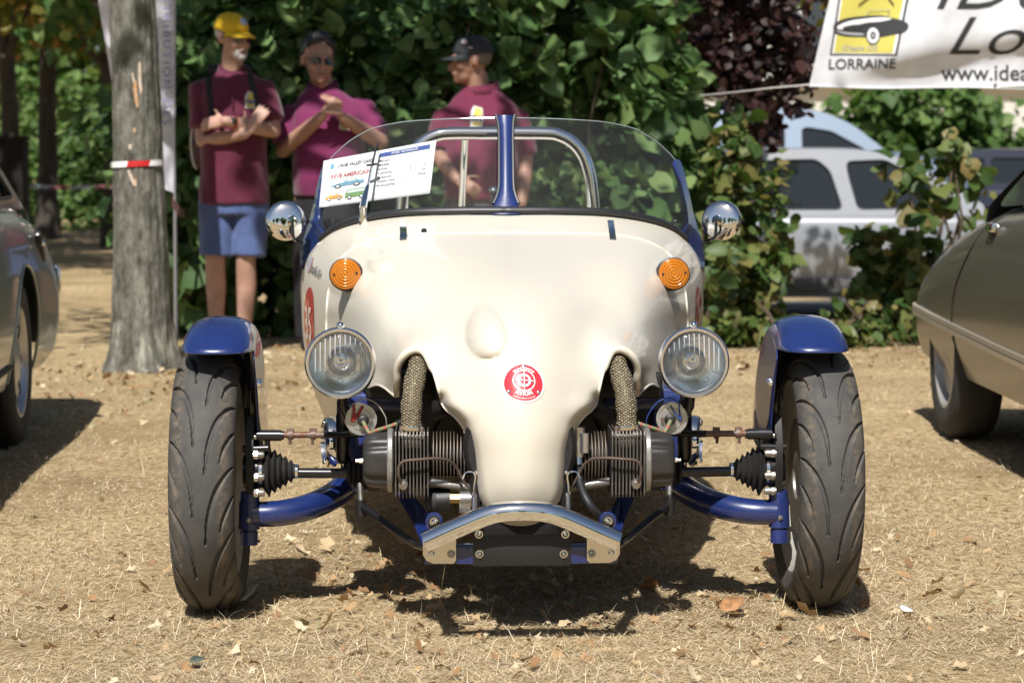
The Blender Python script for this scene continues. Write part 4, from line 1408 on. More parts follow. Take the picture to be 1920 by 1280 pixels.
# blue side posts flowing into the cowl corners
so = crom([(612, 299), (618, 303), (608, 335), (601, 370), (596, 400), (596, 418), (603, 432), (613, 443)], 5) + crom([(606, 452), (592, 470), (578, 490), (566, 506)], 5) + crom([(562.5, 498), (562, 480), (566, 458), (574, 432), (583, 400), (592, 360), (600, 325), (607, 303)], 5)
sctrl = [(616, 302, 1.10), (605, 340, 1.085), (598, 390, 1.05), (597, 420, 1.03), (613, 443, .99), (592, 470, 1.035), (571, 497, 1.075), (562, 490, 1.12), (566, 458, 1.12), (574, 432, 1.115), (583, 400, 1.12), (600, 325, 1.12)]
post, _ = sheet('side_post', so, sctrl, 7, BLUE, thick=.014)
baked(post)
pm = MB(); pm.add([mir(v.co) for v in post.data.vertices], [tuple(p.vertices) for p in post.data.polygons])
post2 = pm.build('side_post', BLUE, CAR, angle=50)

# wiper
piv = cl(681, 405, .872)
wp = MB().lathe([(.0, .03), (.007, .03), (.009, .024), (.009, 0), (.012, -.004), (.012, -.02)], piv, (0, -.4, 1), 16).build('wiper', CHROME, CAR)
a0 = piv + Vector((0, -.012, .022))
a1 = on_glass(690, 348, -.018); a2 = on_glass(697, 310, -.014)
arm = MB().tube([a0, a0.lerp(a1, .5) + Vector((0, -.004, 0)), a1], [.010, .009, .006], n=8, flat=.55).tube([a1, a2], .003, n=8)
arm.build('wiper_arm', CHROME, wp)
b0, b1 = on_glass(684, 372, -.008), on_glass(708, 268, -.008)
bl = MB().tube([b0.lerp(b1, t) + Vector((.001 * math.sin(t * 6), 0, 0)) for t in np.linspace(0, 1, 8)], .0032, n=6)
bl.box(on_glass(697, 309, -.012), (.014, .003, .003), R=Matrix.Rotation(rad(-8), 3, 'Y'))
bl.build('wiper_blade', BLACKS, wp)

# roll bar
def rb(px, py): return cl(px, py, 1.72)
halfb = [cl(945, 250, 1.72), cl(840, 250, 1.72), cl(810, 254, 1.72), cl(784, 268, 1.72), cl(765, 292, 1.72), cl(754, 325, 1.72), cl(748, 365, 1.72), cl(743, 430, 1.72)]
L = [Vector((p.x + .012, p.y, p.z)) for p in halfb]
path = [mir(p) for p in L[::-1]] + L[1:]
rbar = MB().tube(crom(path, 6), .0185, n=20).build('roll_bar', CHROME, CAR)
sp = cl(872, 258, 1.74); sq = Vector((sp.x - .01, 2.15, .82))
MB().tube([sp, sq], .011, n=14).build('roll_bar_brace', CHROME, rbar)

# mirrors
for s in (-1, 1):
    c = cl(537, 415, 1.0); c.x = -.578; c.z = .856
    c = c if s < 0 else mir(c)
    ax = Vector((s * -.10 if s < 0 else -.34, -1, .10)).normalized()
    prof = [(.0, .006), (.012, .0058), (.026, .0045), (.038, .0018), (.047, -.003), (.052, -.009), (.0535, -.016), (.052, -.02), (0, -.02)]
    mo = MB().lathe(prof, c, ax, 48).build('mirror', CHROME, CAR)
    hub = c + ax * .012 + Vector((.016 if s < 0 else -.006, 0, -.002))
    MB().lathe([(0, .018), (.006, .018), (.010, .012), (.013, .008), (.015, 0), (.015, -.01)], hub, ax, 20).build('mirror_hub', CHROME, mo)
    ft = cl(568, 456, 1.06); ft = ft if s < 0 else mir(ft)
    h2 = hub + ax * .016
    st = crom([h2, h2 + Vector((0, -.004, -.012)), h2 + Vector((-s * .002, .0, -.045)), ft + Vector((s * .018, -.01, .008)), ft], 6)
    MB().tube(st, .0042, n=8).build('mirror_stalk', BLACKM, mo)

# bonnet catches and washer jet
for s in (-1, 1):
    a = cl(754, 419, .70); b = cl(756, 444, .60)
    h, n_ = nose_hit(755, 443)
    c0 = [(-.0075, 0, 0), (.0075, 0, 0)]
    mb = MB()
    top = Vector((a.x, .72, a.z + .008)); mid = Vector((b.x, .60, b.z + .016)); low = Vector((b.x, .565, b.z - .003))
    P = [[p + Vector((dx, 0, dz)) for dx, dz in ((-.009, -.022), (-.008, 0), (.008, 0), (.009, -.022))] for p in (top, top.lerp(mid, .5), mid, low)]
    P = [[(p if s < 0 else mir(p)) for p in row] for row in P]
    mb.grid(P).build('bonnet_catch', CHROME, CAR, angle=25)
j, jn = nose_hit(795, 432) if False else (cl(795, 434, .64), None)
MB().lathe([(.007, -.006), (.007, .004), (.005, .007), (0, .007)], j, (0, -.3, 1), 14).build('washer_jet', BLACKS, CAR)

# ------------------------------------------------------------------ indicators
AMB = bpy.data.materials.new('amber_lens'); AMB.use_nodes = True
_p = AMB.node_tree.nodes['Principled BSDF']
_p.inputs['Base Color'].default_value = (.90, .28, .005, 1); _p.inputs['Roughness'].default_value = .08
_p.inputs['Coat Weight'].default_value = 1.0; _p.inputs['Transmission Weight'].default_value = .55; _p.inputs['IOR'].default_value = 1.45
MATS['amber_lens'] = AMB
for s in (-1, 1):
    c = cl(650.5, 513, .435); c.x = -.3955; c.z = .7395; c.y = nose_hit(668, 519)[0].y - .020
    if s > 0: c = mir(c)
    ax = Vector((s * .06, -1, .12)).normalized()
    ind = MB().lathe([(.030, -.03), (.0405, -.03), (.0405, .0), (.0395, .004), (.037, .005), (.036, .002), (0, .002)], c, ax, 48).build('indicator', SEAL, CAR)
    prof = []
    for i in range(46):
        r = .0362 * i / 45
        h = .017 - .006 * (r / .0362) ** 2
        h += .0011 * math.sin(r / .0362 * 2 * PI * 5.0) * (1 if r > .004 else 0)
        prof.append((r, h))
    prof += [(.0370, .008), (.0372, .002)]
    MB().lathe(prof, c, ax, 56).build('lens', AMB, ind, angle=None)
    MB().lathe([(0, .004), (.034, .004), (.036, .003)], c, ax, 32).build('reflector', CHROME2, ind)
    u, w, d = frame_of(ax)
    for q in (-1, 1):
        hc = c + u * q * .027 + d * .0135 + w * .002 * q
        MB().lathe([(0, .0014), (.0028, .0014), (.0032, 0), (.0032, -.004)], hc, ax, 14).build('screw', BLACKM, ind)

# ------------------------------------------------------------------ headlamps
LENS = glass_mat('lamp_glass', (.95, .97, .99), 1.0, .02, 1.5, .03, (.72, .80, .92))
RIB = glass_mat('lamp_rib', (.80, .84, .88), 1.0, .08, 1.7, .6, (.90, .93, .98))
REFL = mat('lamp_reflector', (.95, .97, 1.0), .12, 1.0, bump=.3, bscale=24)
for s in (-1, 1):
    c = cl(642, 681, -.2); c.x = -.3835; c.z = .5745; c.y = -.21
    if s > 0: c = mir(c)
    ax = Vector((s * .02, -1, .015)).normalized()
    u = Vector((1, 0, 0)); w = Vector((0, 0, 1))
    lamp = MB().lathe([(0, -.135), (.03, -.13), (.055, -.105), (.069, -.06), (.0745, -.018), (.0745, -.006)], c, ax, 48).build('headlamp', CHROME, CAR)
    rim = [(.0745, -.010), (.0775, -.008), (.0782, .0), (.0768, .007), (.0735, .010), (.0690, .0095), (.0668, .006), (.0665, .0)]
    MB().lathe(rim, c, ax, 64).build('lamp_rim', mat('lamp_rim_chrome', (.90, .89, .92), .22, 1.0), lamp)
    bowl = [(.0665, .000)] + [(.0665 * t, -.055 * (1 - t * t) + .0) for t in np.linspace(.97, .16, 14)] + [(.010, -.05), (0, -.05)]
    MB().lathe(bowl, c, ax, 48).build('reflector', REFL, lamp)
    MB().lathe([(.0, -.012), (.007, -.013), (.0105, -.018), (.011, -.03), (.009, -.05)], c + w * .001, ax, 20).build('bulb_shield', CHROME, lamp)
    MB().lathe([(.019, -.045), (.021, -.040), (.024, -.040), (.026, -.047)], c, ax, 28).build('bulb_holder', STEEL, lamp)
    lens = [(0, .0135), (.02, .0128), (.04, .0102), (.055, .0066), (.064, .0025), (.0668, -.001)]
    MB().lathe(lens, c, ax, 48).build('lens', LENS, lamp, angle=None)
    def lens_pt(x, z, d=0.0):
        r = math.hypot(x, z)
        h = np.interp(r, [q[0] for q in lens], [q[1] for q in lens]) + d
        return c + ax * h + u * x + w * z
    ribs = MB()
    for q in range(-5, 6):
        x = q * .0108
        zt = math.sqrt(max(.0625 ** 2 - x * x, 0)); zb = -.012 - .006 * abs(q) / 5 if abs(q) > 2 else .012
        if zt - zb > .01:
            ribs.tube([lens_pt(x, zb + (zt - zb) * t, -.001) for t in np.linspace(0, 1, 6)], .0009, n=5)
    for q in range(-11, 12):
        x = q * .0031
        zt = -.006 - .010 * (abs(q) / 11) ** 2; zb = -.034 + .010 * (abs(q) / 11)
        ribs.tube([lens_pt(x, zt, -.001), lens_pt(x, (zt + zb) / 2, -.001), lens_pt(x, zb, -.001)], .00075, n=5)
    for sg in (-1, 1):
        ribs.tube([lens_pt(sg * .036, -.017, -.001), lens_pt(sg * .060, -.026, -.001)], .0006, n=5)
        ribs.tube([lens_pt(sg * (.0265 + .0055 * math.cos(a)), -.037 + .0055 * math.sin(a), -.001) for a in np.linspace(0, 2 * PI, 15)], .0006, n=5)
    ribs.tube([lens_pt(.0055 * math.cos(a), -.038 + .0055 * math.sin(a), -.001) for a in np.linspace(0, 2 * PI, 15)], .0007, n=5)
    ribs.build('lens_ribs', RIB, lamp)
    MB().lathe([(.0105, -.004), (.0105, .004), (.0085, .0085), (.005, .011), (0, .0115)], c + w * .0775 + Vector((0, .004, 0)), (0, -.15, 1), 20, sy=.85).build('lamp_clip', CHROME, lamp)
    MB().tube([c + Vector((0, .05, -.065)), c + Vector((-s * .004, .06, -.10)), c + Vector((-s * .03, .10, -.16))], [.010, .013, .013], n=10).build('lamp_stalk', BLACKM, lamp)

# ------------------------------------------------------------------ wheels
XC, RT = .683, .302
def tyre_mesh():
    NP = 12; PER = 80; NU = NP * PER; NV = 108
    halfw = .0685
    t = np.linspace(-1, 1, NV) * rad(88)
    x = halfw * np.sin(t) ** 1 * (1 - .04 * np.cos(2 * t)); r = RT - .052 * (1 - np.cos(t))
    arc = np.concatenate([[0], np.cumsum(np.hypot(np.diff(x), np.diff(r)))]); arc -= arc[-1] / 2
    pitch = 2 * PI * RT / NP
    g = [([(-.98, 0), (-.72, .10), (-.42, .36), (-.22, .72), (-.15, 1.15)], .0092), ([(-1.0, .42), (-.82, .52), (-.62, .74), (-.52, .95)], .0084),
         ([(.95, .42), (.70, .52), (.40, .78), (.20, 1.16), (.12, 1.55)], .0092), ([(1.0, .86), (.80, .96), (.58, 1.18), (.48, 1.38)], .0084)]
    amax = arc[-1]
    U = np.arange(PER) / PER * pitch
    A, B = np.meshgrid(arc, U, indexing='ij')
    dep = np.zeros_like(A)
    for pts, w in g:
        c = np.array(crom([(a * amax, -b * pitch) for a, b in pts], 7))
        nseg = len(c) - 1
        for sh in (-2, -1, 0, 1, 2, 3):
            for i in range(nseg):
                p, q = c[i] + (0, sh * pitch), c[i + 1] + (0, sh * pitch)
                dx, dy = q - p
                tt = np.clip(((A - p[0]) * dx + (B - p[1]) * dy) / (dx * dx + dy * dy), 0, 1)
                d = np.hypot(A - p[0] - tt * dx, B - p[1] - tt * dy)
                f = (i + tt) / nseg
                ww = w * np.clip(np.sin(PI * np.clip(f, .02, .98)) ** .7, .42, 1)
                dep = np.maximum(dep, .0075 * (1 - smooth01(ww * .45, ww * .75, d)))
    dep = np.tile(dep, (1, NP))
    th = np.arange(NU) / NU * 2 * PI
    nx = np.gradient(r, arc) * -1; nr = np.gradient(x, arc)
    V = []
    X = x[:, None] - dep * (-np.gradient(r, arc))[:, None] * 1
    R_ = r[:, None] - dep * np.gradient(x, arc)[:, None]
    # side walls down to the bead
    sx = np.array([.0665, .063, .0585, .055]); sr = np.array([.240, .228, .219, .214])
    XL = np.concatenate([-sx[::-1][:, None] * np.ones(NU), X, sx[:, None] * np.ones(NU)])
    RL = np.concatenate([sr[::-1][:, None] * np.ones(NU), R_, sr[:, None] * np.ones(NU)])
    n = XL.shape[0]
    V = np.stack([XL, -RL * np.cos(th)[None], RL * np.sin(th)[None]], axis=-1).reshape(-1, 3)
    I, J = np.meshgrid(np.arange(n - 1), np.arange(NU), indexing='ij')
    a = (I * NU + J).ravel(); b = (I * NU + (J + 1) % NU).ravel()
    Fq = np.stack([a, b, b + NU, a + NU], axis=1)
    tm = bpy.data.materials.new('tyre_rubber'); tm.use_nodes = True
    nt = tm.node_tree; p = nt.nodes['Principled BSDF']; p.inputs['Roughness'].default_value = .72; p.inputs['Specular IOR Level'].default_value = .35
    tc = nt.nodes.new('ShaderNodeTexCoord')
    n1 = nt.nodes.new('ShaderNodeTexNoise'); n1.inputs['Scale'].default_value = 14; n1.inputs['Detail'].default_value = 7; n1.inputs['Roughness'].default_value = .7
    nt.links.new(tc.outputs['Object'], n1.inputs[0])
    r1 = nt.nodes.new('ShaderNodeValToRGB'); e = r1.color_ramp.elements
    e[0].position = .36; e[0].color = (.050, .049, .046, 1); e[1].position = .68; e[1].color = (.080, .075, .067, 1)
    nt.links.new(n1.outputs['Fac'], r1.inputs[0])
    n2 = nt.nodes.new('ShaderNodeTexNoise'); n2.inputs['Scale'].default_value = 420; n2.inputs['Detail'].default_value = 2
    nt.links.new(tc.outputs['Object'], n2.inputs[0])
    r2 = nt.nodes.new('ShaderNodeValToRGB'); e = r2.color_ramp.elements
    e[0].position = .62; e[0].color = (0, 0, 0, 1); e[1].position = .74; e[1].color = (.5, .5, .5, 1)
    nt.links.new(n2.outputs['Fac'], r2.inputs[0])
    mx = nt.nodes.new('ShaderNodeMix'); mx.data_type = 'RGBA'; mx.inputs[7].default_value = (.17, .15, .12, 1)
    nt.links.new(r2.outputs[0], mx.inputs['Factor']); nt.links.new(r1.outputs[0], mx.inputs[6])
    # dried dust on both shoulders of the tread
    sx_ = nt.nodes.new('ShaderNodeSeparateXYZ'); nt.links.new(tc.outputs['Object'], sx_.inputs[0])
    ab = nt.nodes.new('ShaderNodeMath'); ab.operation = 'ABSOLUTE'; nt.links.new(sx_.outputs['X'], ab.inputs[0])
    n3 = nt.nodes.new('ShaderNodeTexNoise'); n3.inputs['Scale'].default_value = 55; n3.inputs['Detail'].default_value = 8; n3.inputs['Roughness'].default_value = .75
    nt.links.new(tc.outputs['Object'], n3.inputs[0])
    r3 = nt.nodes.new('ShaderNodeValToRGB'); e = r3.color_ramp.elements
    e[0].position = .034; e[0].color = (0, 0, 0, 1); e[1].position = .047; e[1].color = (1, 1, 1, 1)
    e2 = e.new(.058); e2.color = (.7, .7, .7, 1); e3 = e.new(.065); e3.color = (.1, .1, .1, 1)
    nt.links.new(ab.outputs[0], r3.inputs[0])
    r4 = nt.nodes.new('ShaderNodeValToRGB'); e = r4.color_ramp.elements
    e[0].position = .42; e[0].color = (0, 0, 0, 1); e[1].position = .68; e[1].color = (.75, .75, .75, 1)
    nt.links.new(n3.outputs['Fac'], r4.inputs[0])
    mm = nt.nodes.new('ShaderNodeMath'); mm.operation = 'MULTIPLY'
    nt.links.new(r3.outputs[0], mm.inputs[0]); nt.links.new(r4.outputs[0], mm.inputs[1])
    mx3 = nt.nodes.new('ShaderNodeMix'); mx3.data_type = 'RGBA'; mx3.inputs[7].default_value = (.20, .15, .10, 1)
    nt.links.new(mm.outputs[0], mx3.inputs['Factor']); nt.links.new(mx.outputs[2], mx3.inputs[6])
    nt.links.new(mx3.outputs[2], p.inputs['Base Color'])
    bb = nt.nodes.new('ShaderNodeBump'); bb.inputs['Strength'].default_value = .25; bb.inputs['Distance'].default_value = .001
    nt.links.new(n2.outputs['Fac'], bb.inputs['Height']); nt.links.new(bb.outputs[0], p.inputs['Normal'])
    o = np_mesh('tyre', V, [Fq], tm, None, smooth=True)
    me = o.data
    bpy.data.objects.remove(o)
    me.set_sharp_from_angle(angle=rad(50))
    return me
TYRE = tyre_mesh()
RIMM = mat('rim_alloy', (.50, .48, .43), .45, .3, var=.15, vscale=20)
def wheel_meshes():
    rim = MB()
    prof = [(.217, -.067), (.222, -.066), (.222, -.060), (.214, -.057), (.200, -.045), (.188, -.02), (.186, .02), (.200, .045), (.214, .057), (.222, .060), (.222, .066), (.217, .067), (.208, .058), (.192, .042), (.178, .02), (.178, -.02), (.192, -.042), (.208, -.058), (.217, -.067)]
    rim.lathe([(r_, h_ * .86) for r_, h_ in prof], (0, 0, 0), (1, 0, 0), 72)
    rim_me = rim.mesh('wheel', RIMM)
    sp = MB()
    for k in range(5):
        a = 2 * PI * k / 5 + .3
        d = Vector((0, math.cos(a), math.sin(a))); e = Vector((0, -math.sin(a), math.cos(a)))
        P = []
        for r, w, xx in ((.03, .022, .018), (.09, .017, .02), (.15, .018, .012), (.185, .026, .0)):
            c = d * r
            P.append([c + e * w + Vector((xx + .012, 0, 0)), c - e * w + Vector((xx + .012, 0, 0)), c - e * w + Vector((xx - .012, 0, 0)), c + e * w + Vector((xx - .012, 0, 0))])
        sp.grid(P, cv=True)
    sp.lathe([(0, .04), (.04, .04), (.048, .03), (.048, -.02), (0, -.02)], (0, 0, 0), (1, 0, 0), 32)
    sp_me = sp.mesh('spokes', RIMM)
    dk = MB().lathe([(.055, -.003), (.13, -.003), (.13, .003), (.055, .003), (.055, -.003)], (0, 0, 0), (1, 0, 0), 48)
    return rim_me, sp_me, dk.mesh('brake_disc', STEEL)
RIM_ME, SPK_ME, DSK_ME = wheel_meshes()
def wheel(x, y, z, spin, inner):
    w = obj_from('wheel', RIM_ME, CAR); w.location = (x, y, z); w.rotation_euler = (spin, 0, 0)
    obj_from('tyre', TYRE, w)
    obj_from('spokes', SPK_ME, w)
    if inner:
        d = obj_from('brake_disc', DSK_ME, w); d.location = (inner * .040, 0, 0)
    return w
wheel(-XC, 0, RT - .003, rad(5), 1)
wheel(XC, 0, RT - .003, rad(14), -1)
wheel(0, 2.2, RT - .003, 0, 0)

# ------------------------------------------------------------------ mudguards
def mudguard(s):
    ci = -.657                                # guard centre sits a little inboard of the tyre
    P = []
    NS = 22; NPH = 34
    for i in range(NPH):
        f = i / (NPH - 1)
        row = []
        for j in range(NS + 1):
            q = -1 + 2 * j / NS
            a = q * PI / 2
            xx = ci + .0785 * (abs(math.sin(a)) ** .82) * (1 if a > 0 else -1)
            r = .314 + .050 * (max(math.cos(a), 0) ** .85)
            ph0 = math.asin(min(1, .2955 / r))
            ph = ph0 + (rad(168) - ph0) * f
            row.append(Vector((xx, -r * math.cos(ph), .30 + r * math.sin(ph))))
        # skirt on the inner side
        ic = np.array(crom([(-.135, .578), (-.105, .525), (-.065, .455), (-.03, .39), (.08, .345), (.20, .345), (.29, .36)], 6))
        k = f * (len(ic) - 1); a0 = int(min(k, len(ic) - 2)); p = ic[a0] + (ic[a0 + 1] - ic[a0]) * (k - a0)
        e = row[-1]
        for t in (.2, .4, .6, .8, 1.0):
            row.append(Vector((ci + .0785 + .004 * t, e.y * (1 - t) + p[0] * t, e.z * (1 - t) + p[1] * t)))
        P.append(row)
    if s > 0: P = [[mir(p) for p in row] for row in P]
    o = MB().grid(P).build('mudguard', BLUE, CAR, angle=70)
    if True:
        me = o.data
        c = Vector((s * -ci * 1 if s > 0 else ci, .05, .3))
        sgn = sum((p.center - c).dot(p.normal) * p.area for p in me.polygons)
        if sgn < 0: me.flip_normals()
    add_mod(o, 'SOLIDIFY', thickness=.003, offset=-1)
    for yy, zz in ((-.055, .515), (-.035, .518), (-.02, .40)):
        b = Vector((ci + .083, yy, zz))
        MB().lathe([(.0075, -.004), (.0075, .005), (.005, .009), (0, .0095)], b if s < 0 else mir(b), (-s, 0, 0), 14).build('bolt', CHROME, o)
    # stay
    st = [Vector((ci + .07, -.02, .50)), Vector((ci + .07, 0, .42)), Vector((ci + .075, 0, .32))]
    MB().tube([p if s < 0 else mir(p) for p in st], .008, n=8).build('stay', BLACKM, o)
    return o
for s in (-1, 1):
    mudguard(s)

# ------------------------------------------------------------------ suspension, drive, steering
def X(s, *pts):
    return [Vector(p) if s < 0 else mir(p) for p in pts]
for s in (-1, 1):
    # swing arm
    pth = crom([cl(472, 964, -.02), cl(520, 962, -.015), cl(568, 953, .01), cl(608, 938, .06), cl(640, 917, .13), cl(662, 890, .22)], 6)
    n = len(pth)
    MB().tube(X(s, *pth), [.0285 + .004 * (i / n) for i in range(n)], n=24).build('swing_arm', BLUE, CAR)
    k1, k2 = cl(469, 922, -.02), cl(466, 1020, -.02)
    kp = MB().tube(X(s, k1, k1.lerp(k2, .22)), .0215, n=20).tube(X(s, k1.lerp(k2, .18), k1.lerp(k2, .70)), .024, n=20).tube(X(s, k1.lerp(k2, .74), k2), .0205, n=20).tube(X(s, k1.lerp(k2, .66), k1.lerp(k2, .78)), .015, n=16)
    kpo = kp.build('kingpin', BLUEW, CAR)
    MB().tube(X(s, k2 + Vector((.012, 0, .012)), k2 + Vector((.026, 0, .006))), [.004, .003], n=8).build('grease_nipple', RUSTY, kpo)
    b = k1.lerp(k2, .5) + Vector((0, -.025, 0))
    MB().lathe([(.006, -.004), (.006, .003), (0, .004)], X(s, b)[0], (0, -1, 0), 6).build('bolt', STEEL, kpo)
    # upright plate with studs
    up = MB().prism(X(s, (-.602, -.03, .24), (-.602, -.055, .30), (-.602, -.05, .38), (-.602, -.02, .44), (-.602, .03, .42), (-.602, .05, .30), (-.602, .03, .22)), (-s * .016, 0, 0))
    upo = up.build('upright', BLACKS, CAR, angle=30)
    for zz in (.355, .305, .27):
        MB().lathe([(.0085, 0), (.0085, .022), (.007, .026), (0, .026)], X(s, (-.588, -.045, zz))[0], (-s, 0, 0), 12).build('stud', STEEL, upo)
        MB().lathe([(.010, 0), (.010, .008), (0, .008)], X(s, (-.585, -.045, zz))[0], (-s, 0, 0), 6).build('nut', CHROME2, upo)
    MB().tube(X(s, (-.600, -.03, .46), (-.600, -.02, .60)), .006, n=8).build('stay', BLACKM, upo)
    # drive shaft with its rubber boots
    zc = cl(520, 883, 0).z
    sh = MB().tube(X(s, (-.50, 0, zc - .004), (-.30, 0, zc - .006)), .0115, n=18).build('drive_shaft', BLACKM, CAR)
    xb = lambda px: cl(px, 883, 0).x
    MB().lathe([(0, 0), (.036, 0), (.043, .008), (.044, .034), (.038, .036), (.036, .044)], X(s, (xb(457), 0, zc))[0], (-s, 0, 0), 32).build('hub_joint', BLACKM, sh)
    prof = []
    folds = [(491, 34, 30), (505, 57, 36), (515.5, 48, 32), (525.5, 40, 26), (535.5, 33, 20), (546, 25, 13)]
    x0 = xb(488)
    prof.append((.036, 0)); prof.append((.038, .006))
    for px, ro, ri in folds[1:]:
        h = xb(px) - x0
        prof += [(ri * .0012 * 1.0 + .004, h - .0075), (ro * .00105 * .93, h - .002), (ro * .00105, h), (ro * .00105 * .95, h + .0015), (ri * .0012 * .92 + .002, h + .005)]
    he = xb(553) - x0
    prof += [(.017, he - .003), (.015, he + .004), (.0135, he + .008)]
    MB().lathe(prof, X(s, (x0, 0, zc))[0], (-s, 0, 0), 40).build('rubber_boot', RUBBER, sh, angle=60)
    MB().lathe([(.0375, 0), (.0392, .001), (.0392, .008), (.0375, .009)], X(s, (x0 - .002, 0, zc))[0], (-s, 0, 0), 36).build('clamp', CHROME, sh)
    MB().lathe([(.0145, 0), (.0162, .001), (.0162, .007), (.0145, .008)], X(s, (x0 + he, 0, zc))[0], (-s, 0, 0), 28).build('clamp', CHROME, sh)
    # inner boot
    pi_ = [(.018, 0)]
    for q in range(4):
        pi_ += [(.024 + .004 * q, .006 + q * .011), (.034 + .003 * q, .010 + q * .011), (.024 + .004 * q, .014 + q * .011)]
    pi_ += [(.044, .052), (.044, .075), (0, .075)]
    MB().lathe(pi_, X(s, (xb(648), .01, zc - .004))[0], (-s, 0, 0), 32).build('rubber_boot', RUBBER, sh, angle=50)
    # track rod
    zr = cl(550, 815, -.04).z
    tr = MB().tube(X(s, cl(482, 816, -.04), cl(527, 816, -.04)), .0125, n=16).tube(X(s, cl(525, 816, -.04), cl(532, 816, -.04)), .0105, n=14).build('track_rod', BLACKM, CAR)
    MB().tube(X(s, cl(530, 815, -.04), cl(607, 815, -.04)), .0072, n=12).build('adjuster', RUSTY, tr)
    MB().tube(X(s, cl(605, 815, -.04), cl(680, 813, 0)), .0078, n=12).build('inner_rod', BLACKM, tr)
    for px in (545, 587):
        MB().tube(X(s, cl(px - 5, 815, -.04), cl(px + 5, 815, -.04)), .011, n=12).tube(X(s, cl(px - 1, 822, -.045), cl(px - 1, 833, -.045)), .004, n=6).box(X(s, cl(px, 806, -.04))[0], (.008, .005, .004), bev=.001).build('clamp', RUSTY, tr)
    MB().tube(X(s, cl(501, 822, -.04), cl(502, 842, -.04)), .0065, n=10).tube(X(s, cl(503, 840, -.04), cl(480, 841, -.04), cl(455, 841, -.04)), .0085, n=12).build('steering_arm', BLACKM, tr)
    MB().ball(X(s, cl(478, 819, -.055))[0], .006, 10).build('ball_joint', CHROME2, tr)
    # damper
    dm = MB().tube(X(s, cl(643, 700, .03), cl(643, 752, .03)), .0115, n=16).tube(X(s, cl(643, 750, .03), cl(643, 776, .03)), .0142, n=18).tube(X(s, cl(643.5, 776, .03), cl(643.5, 860, .03), cl(643.5, 868, .03)), [.0165, .0165, .012], n=20)
    dmo = dm.build('damper', BLACKM, CAR)
    MB().tube(X(s, cl(644, 866, .03), cl(644, 884, .03)), .006, n=10).build('damper_eye', CHROME2, dmo)
    # blue drum with chrome rim beside the tub
    c = X(s, cl(628, 828, .16))[0]
    drum = MB().lathe([(0, -.02), (.045, -.02), (.052, .0), (.054, .012), (.048, .020), (0, .022)], c, (s * .96, -.20, 0), 36).build('drum', BLUE, CAR)
    MB().lathe([(.052, -.001), (.0585, .001), (.060, .010), (.057, .022), (.050, .026), (.049, .02)], c, (s * .96, -.20, 0), 40).build('drum_rim', CHROME, drum)
    for zz in (-.045, .045):
        MB().ball(c + Vector((s * .024, -.012, zz)), .006, 10).build('bolt', CHROME, drum)
    # tie bar below the engine
    e1 = cl(675, 905, -.05); e2 = cl(677, 940, -.06)
    tb = MB().tube(X(s, e1, e2), .007, n=10).build('drop_link', STEEL, CAR)
    MB().tube(X(s, cl(676, 936, -.06), cl(677, 967, -.06)), .0125, n=14).build('link_bush', BLACKS, tb)
    bar = crom([cl(682, 951, -.07), cl(715, 974, -.12), cl(750, 1000, -.20), cl(770, 1014, -.26), cl(795, 1024, -.33), cl(860, 1026, -.36)], 6)
    MB().tube(X(s, *bar), .0085, n=14).build('tie_bar', BLACKM, tb)

# ------------------------------------------------------------------ engine
YE = -.29
eng = MB()
eng.box((0, YE + .02, .36), (.105, .13, .10), bev=.03)
eng.box((0, YE + .03, .27), (.09, .15, .055), bev=.03)
eng.box((0, -.02, .33), (.12, .16, .085), bev=.03)
eng.box((0, .3, .36), (.10, .3, .10), bev=.03)
eng.lathe([(0, 0), (.11, 0), (.12, .02), (.12, .09), (.10, .11)], (0, YE - .11, .41), (0, 1, 0), 32)
engo = eng.build('engine_block', ENGBLK, CAR)
def sup(hz, hy, x, n=96, e=2.8, lobes=0.0):
    pts = []
    for j in range(n):
        a = 2 * PI * j / n
        c, s_ = math.cos(a), math.sin(a)
        k = (abs(c) ** e + abs(s_) ** e) ** (-1 / e)
        k *= 1 - lobes * sum(math.exp(-((math.degrees(a) - a0) / 7.0) ** 2) for a0 in (35, 90, 145, 215, 270, 325))
        pts.append((x, YE + hy * k * c, ZE + hz * k * s_))
    return pts
ZE = cl(720, 862, YE).z
xe = lambda px: cl(px, 862, YE).x
fin_out = [(-.068, -.073), (.068, -.073), (.072, -.066), (.072, .060), (.066, .068), (-.066, .068), (-.072, .060), (-.072, -.066)]
fin_mb = MB().prism([(0, a, b) for a, b in fin_out], (.0026, 0, 0))
FIN_ME = fin_mb.mesh('cooling_fin', FINM, smooth=False)
bf_mb = MB().lathe([(.030, 0), (.057, 0), (.057, .0018), (.030, .0018)], (0, 0, 0), (1, 0, 0), 40)
BFIN_ME = bf_mb.mesh('cooling_fin', FINB, angle=30)
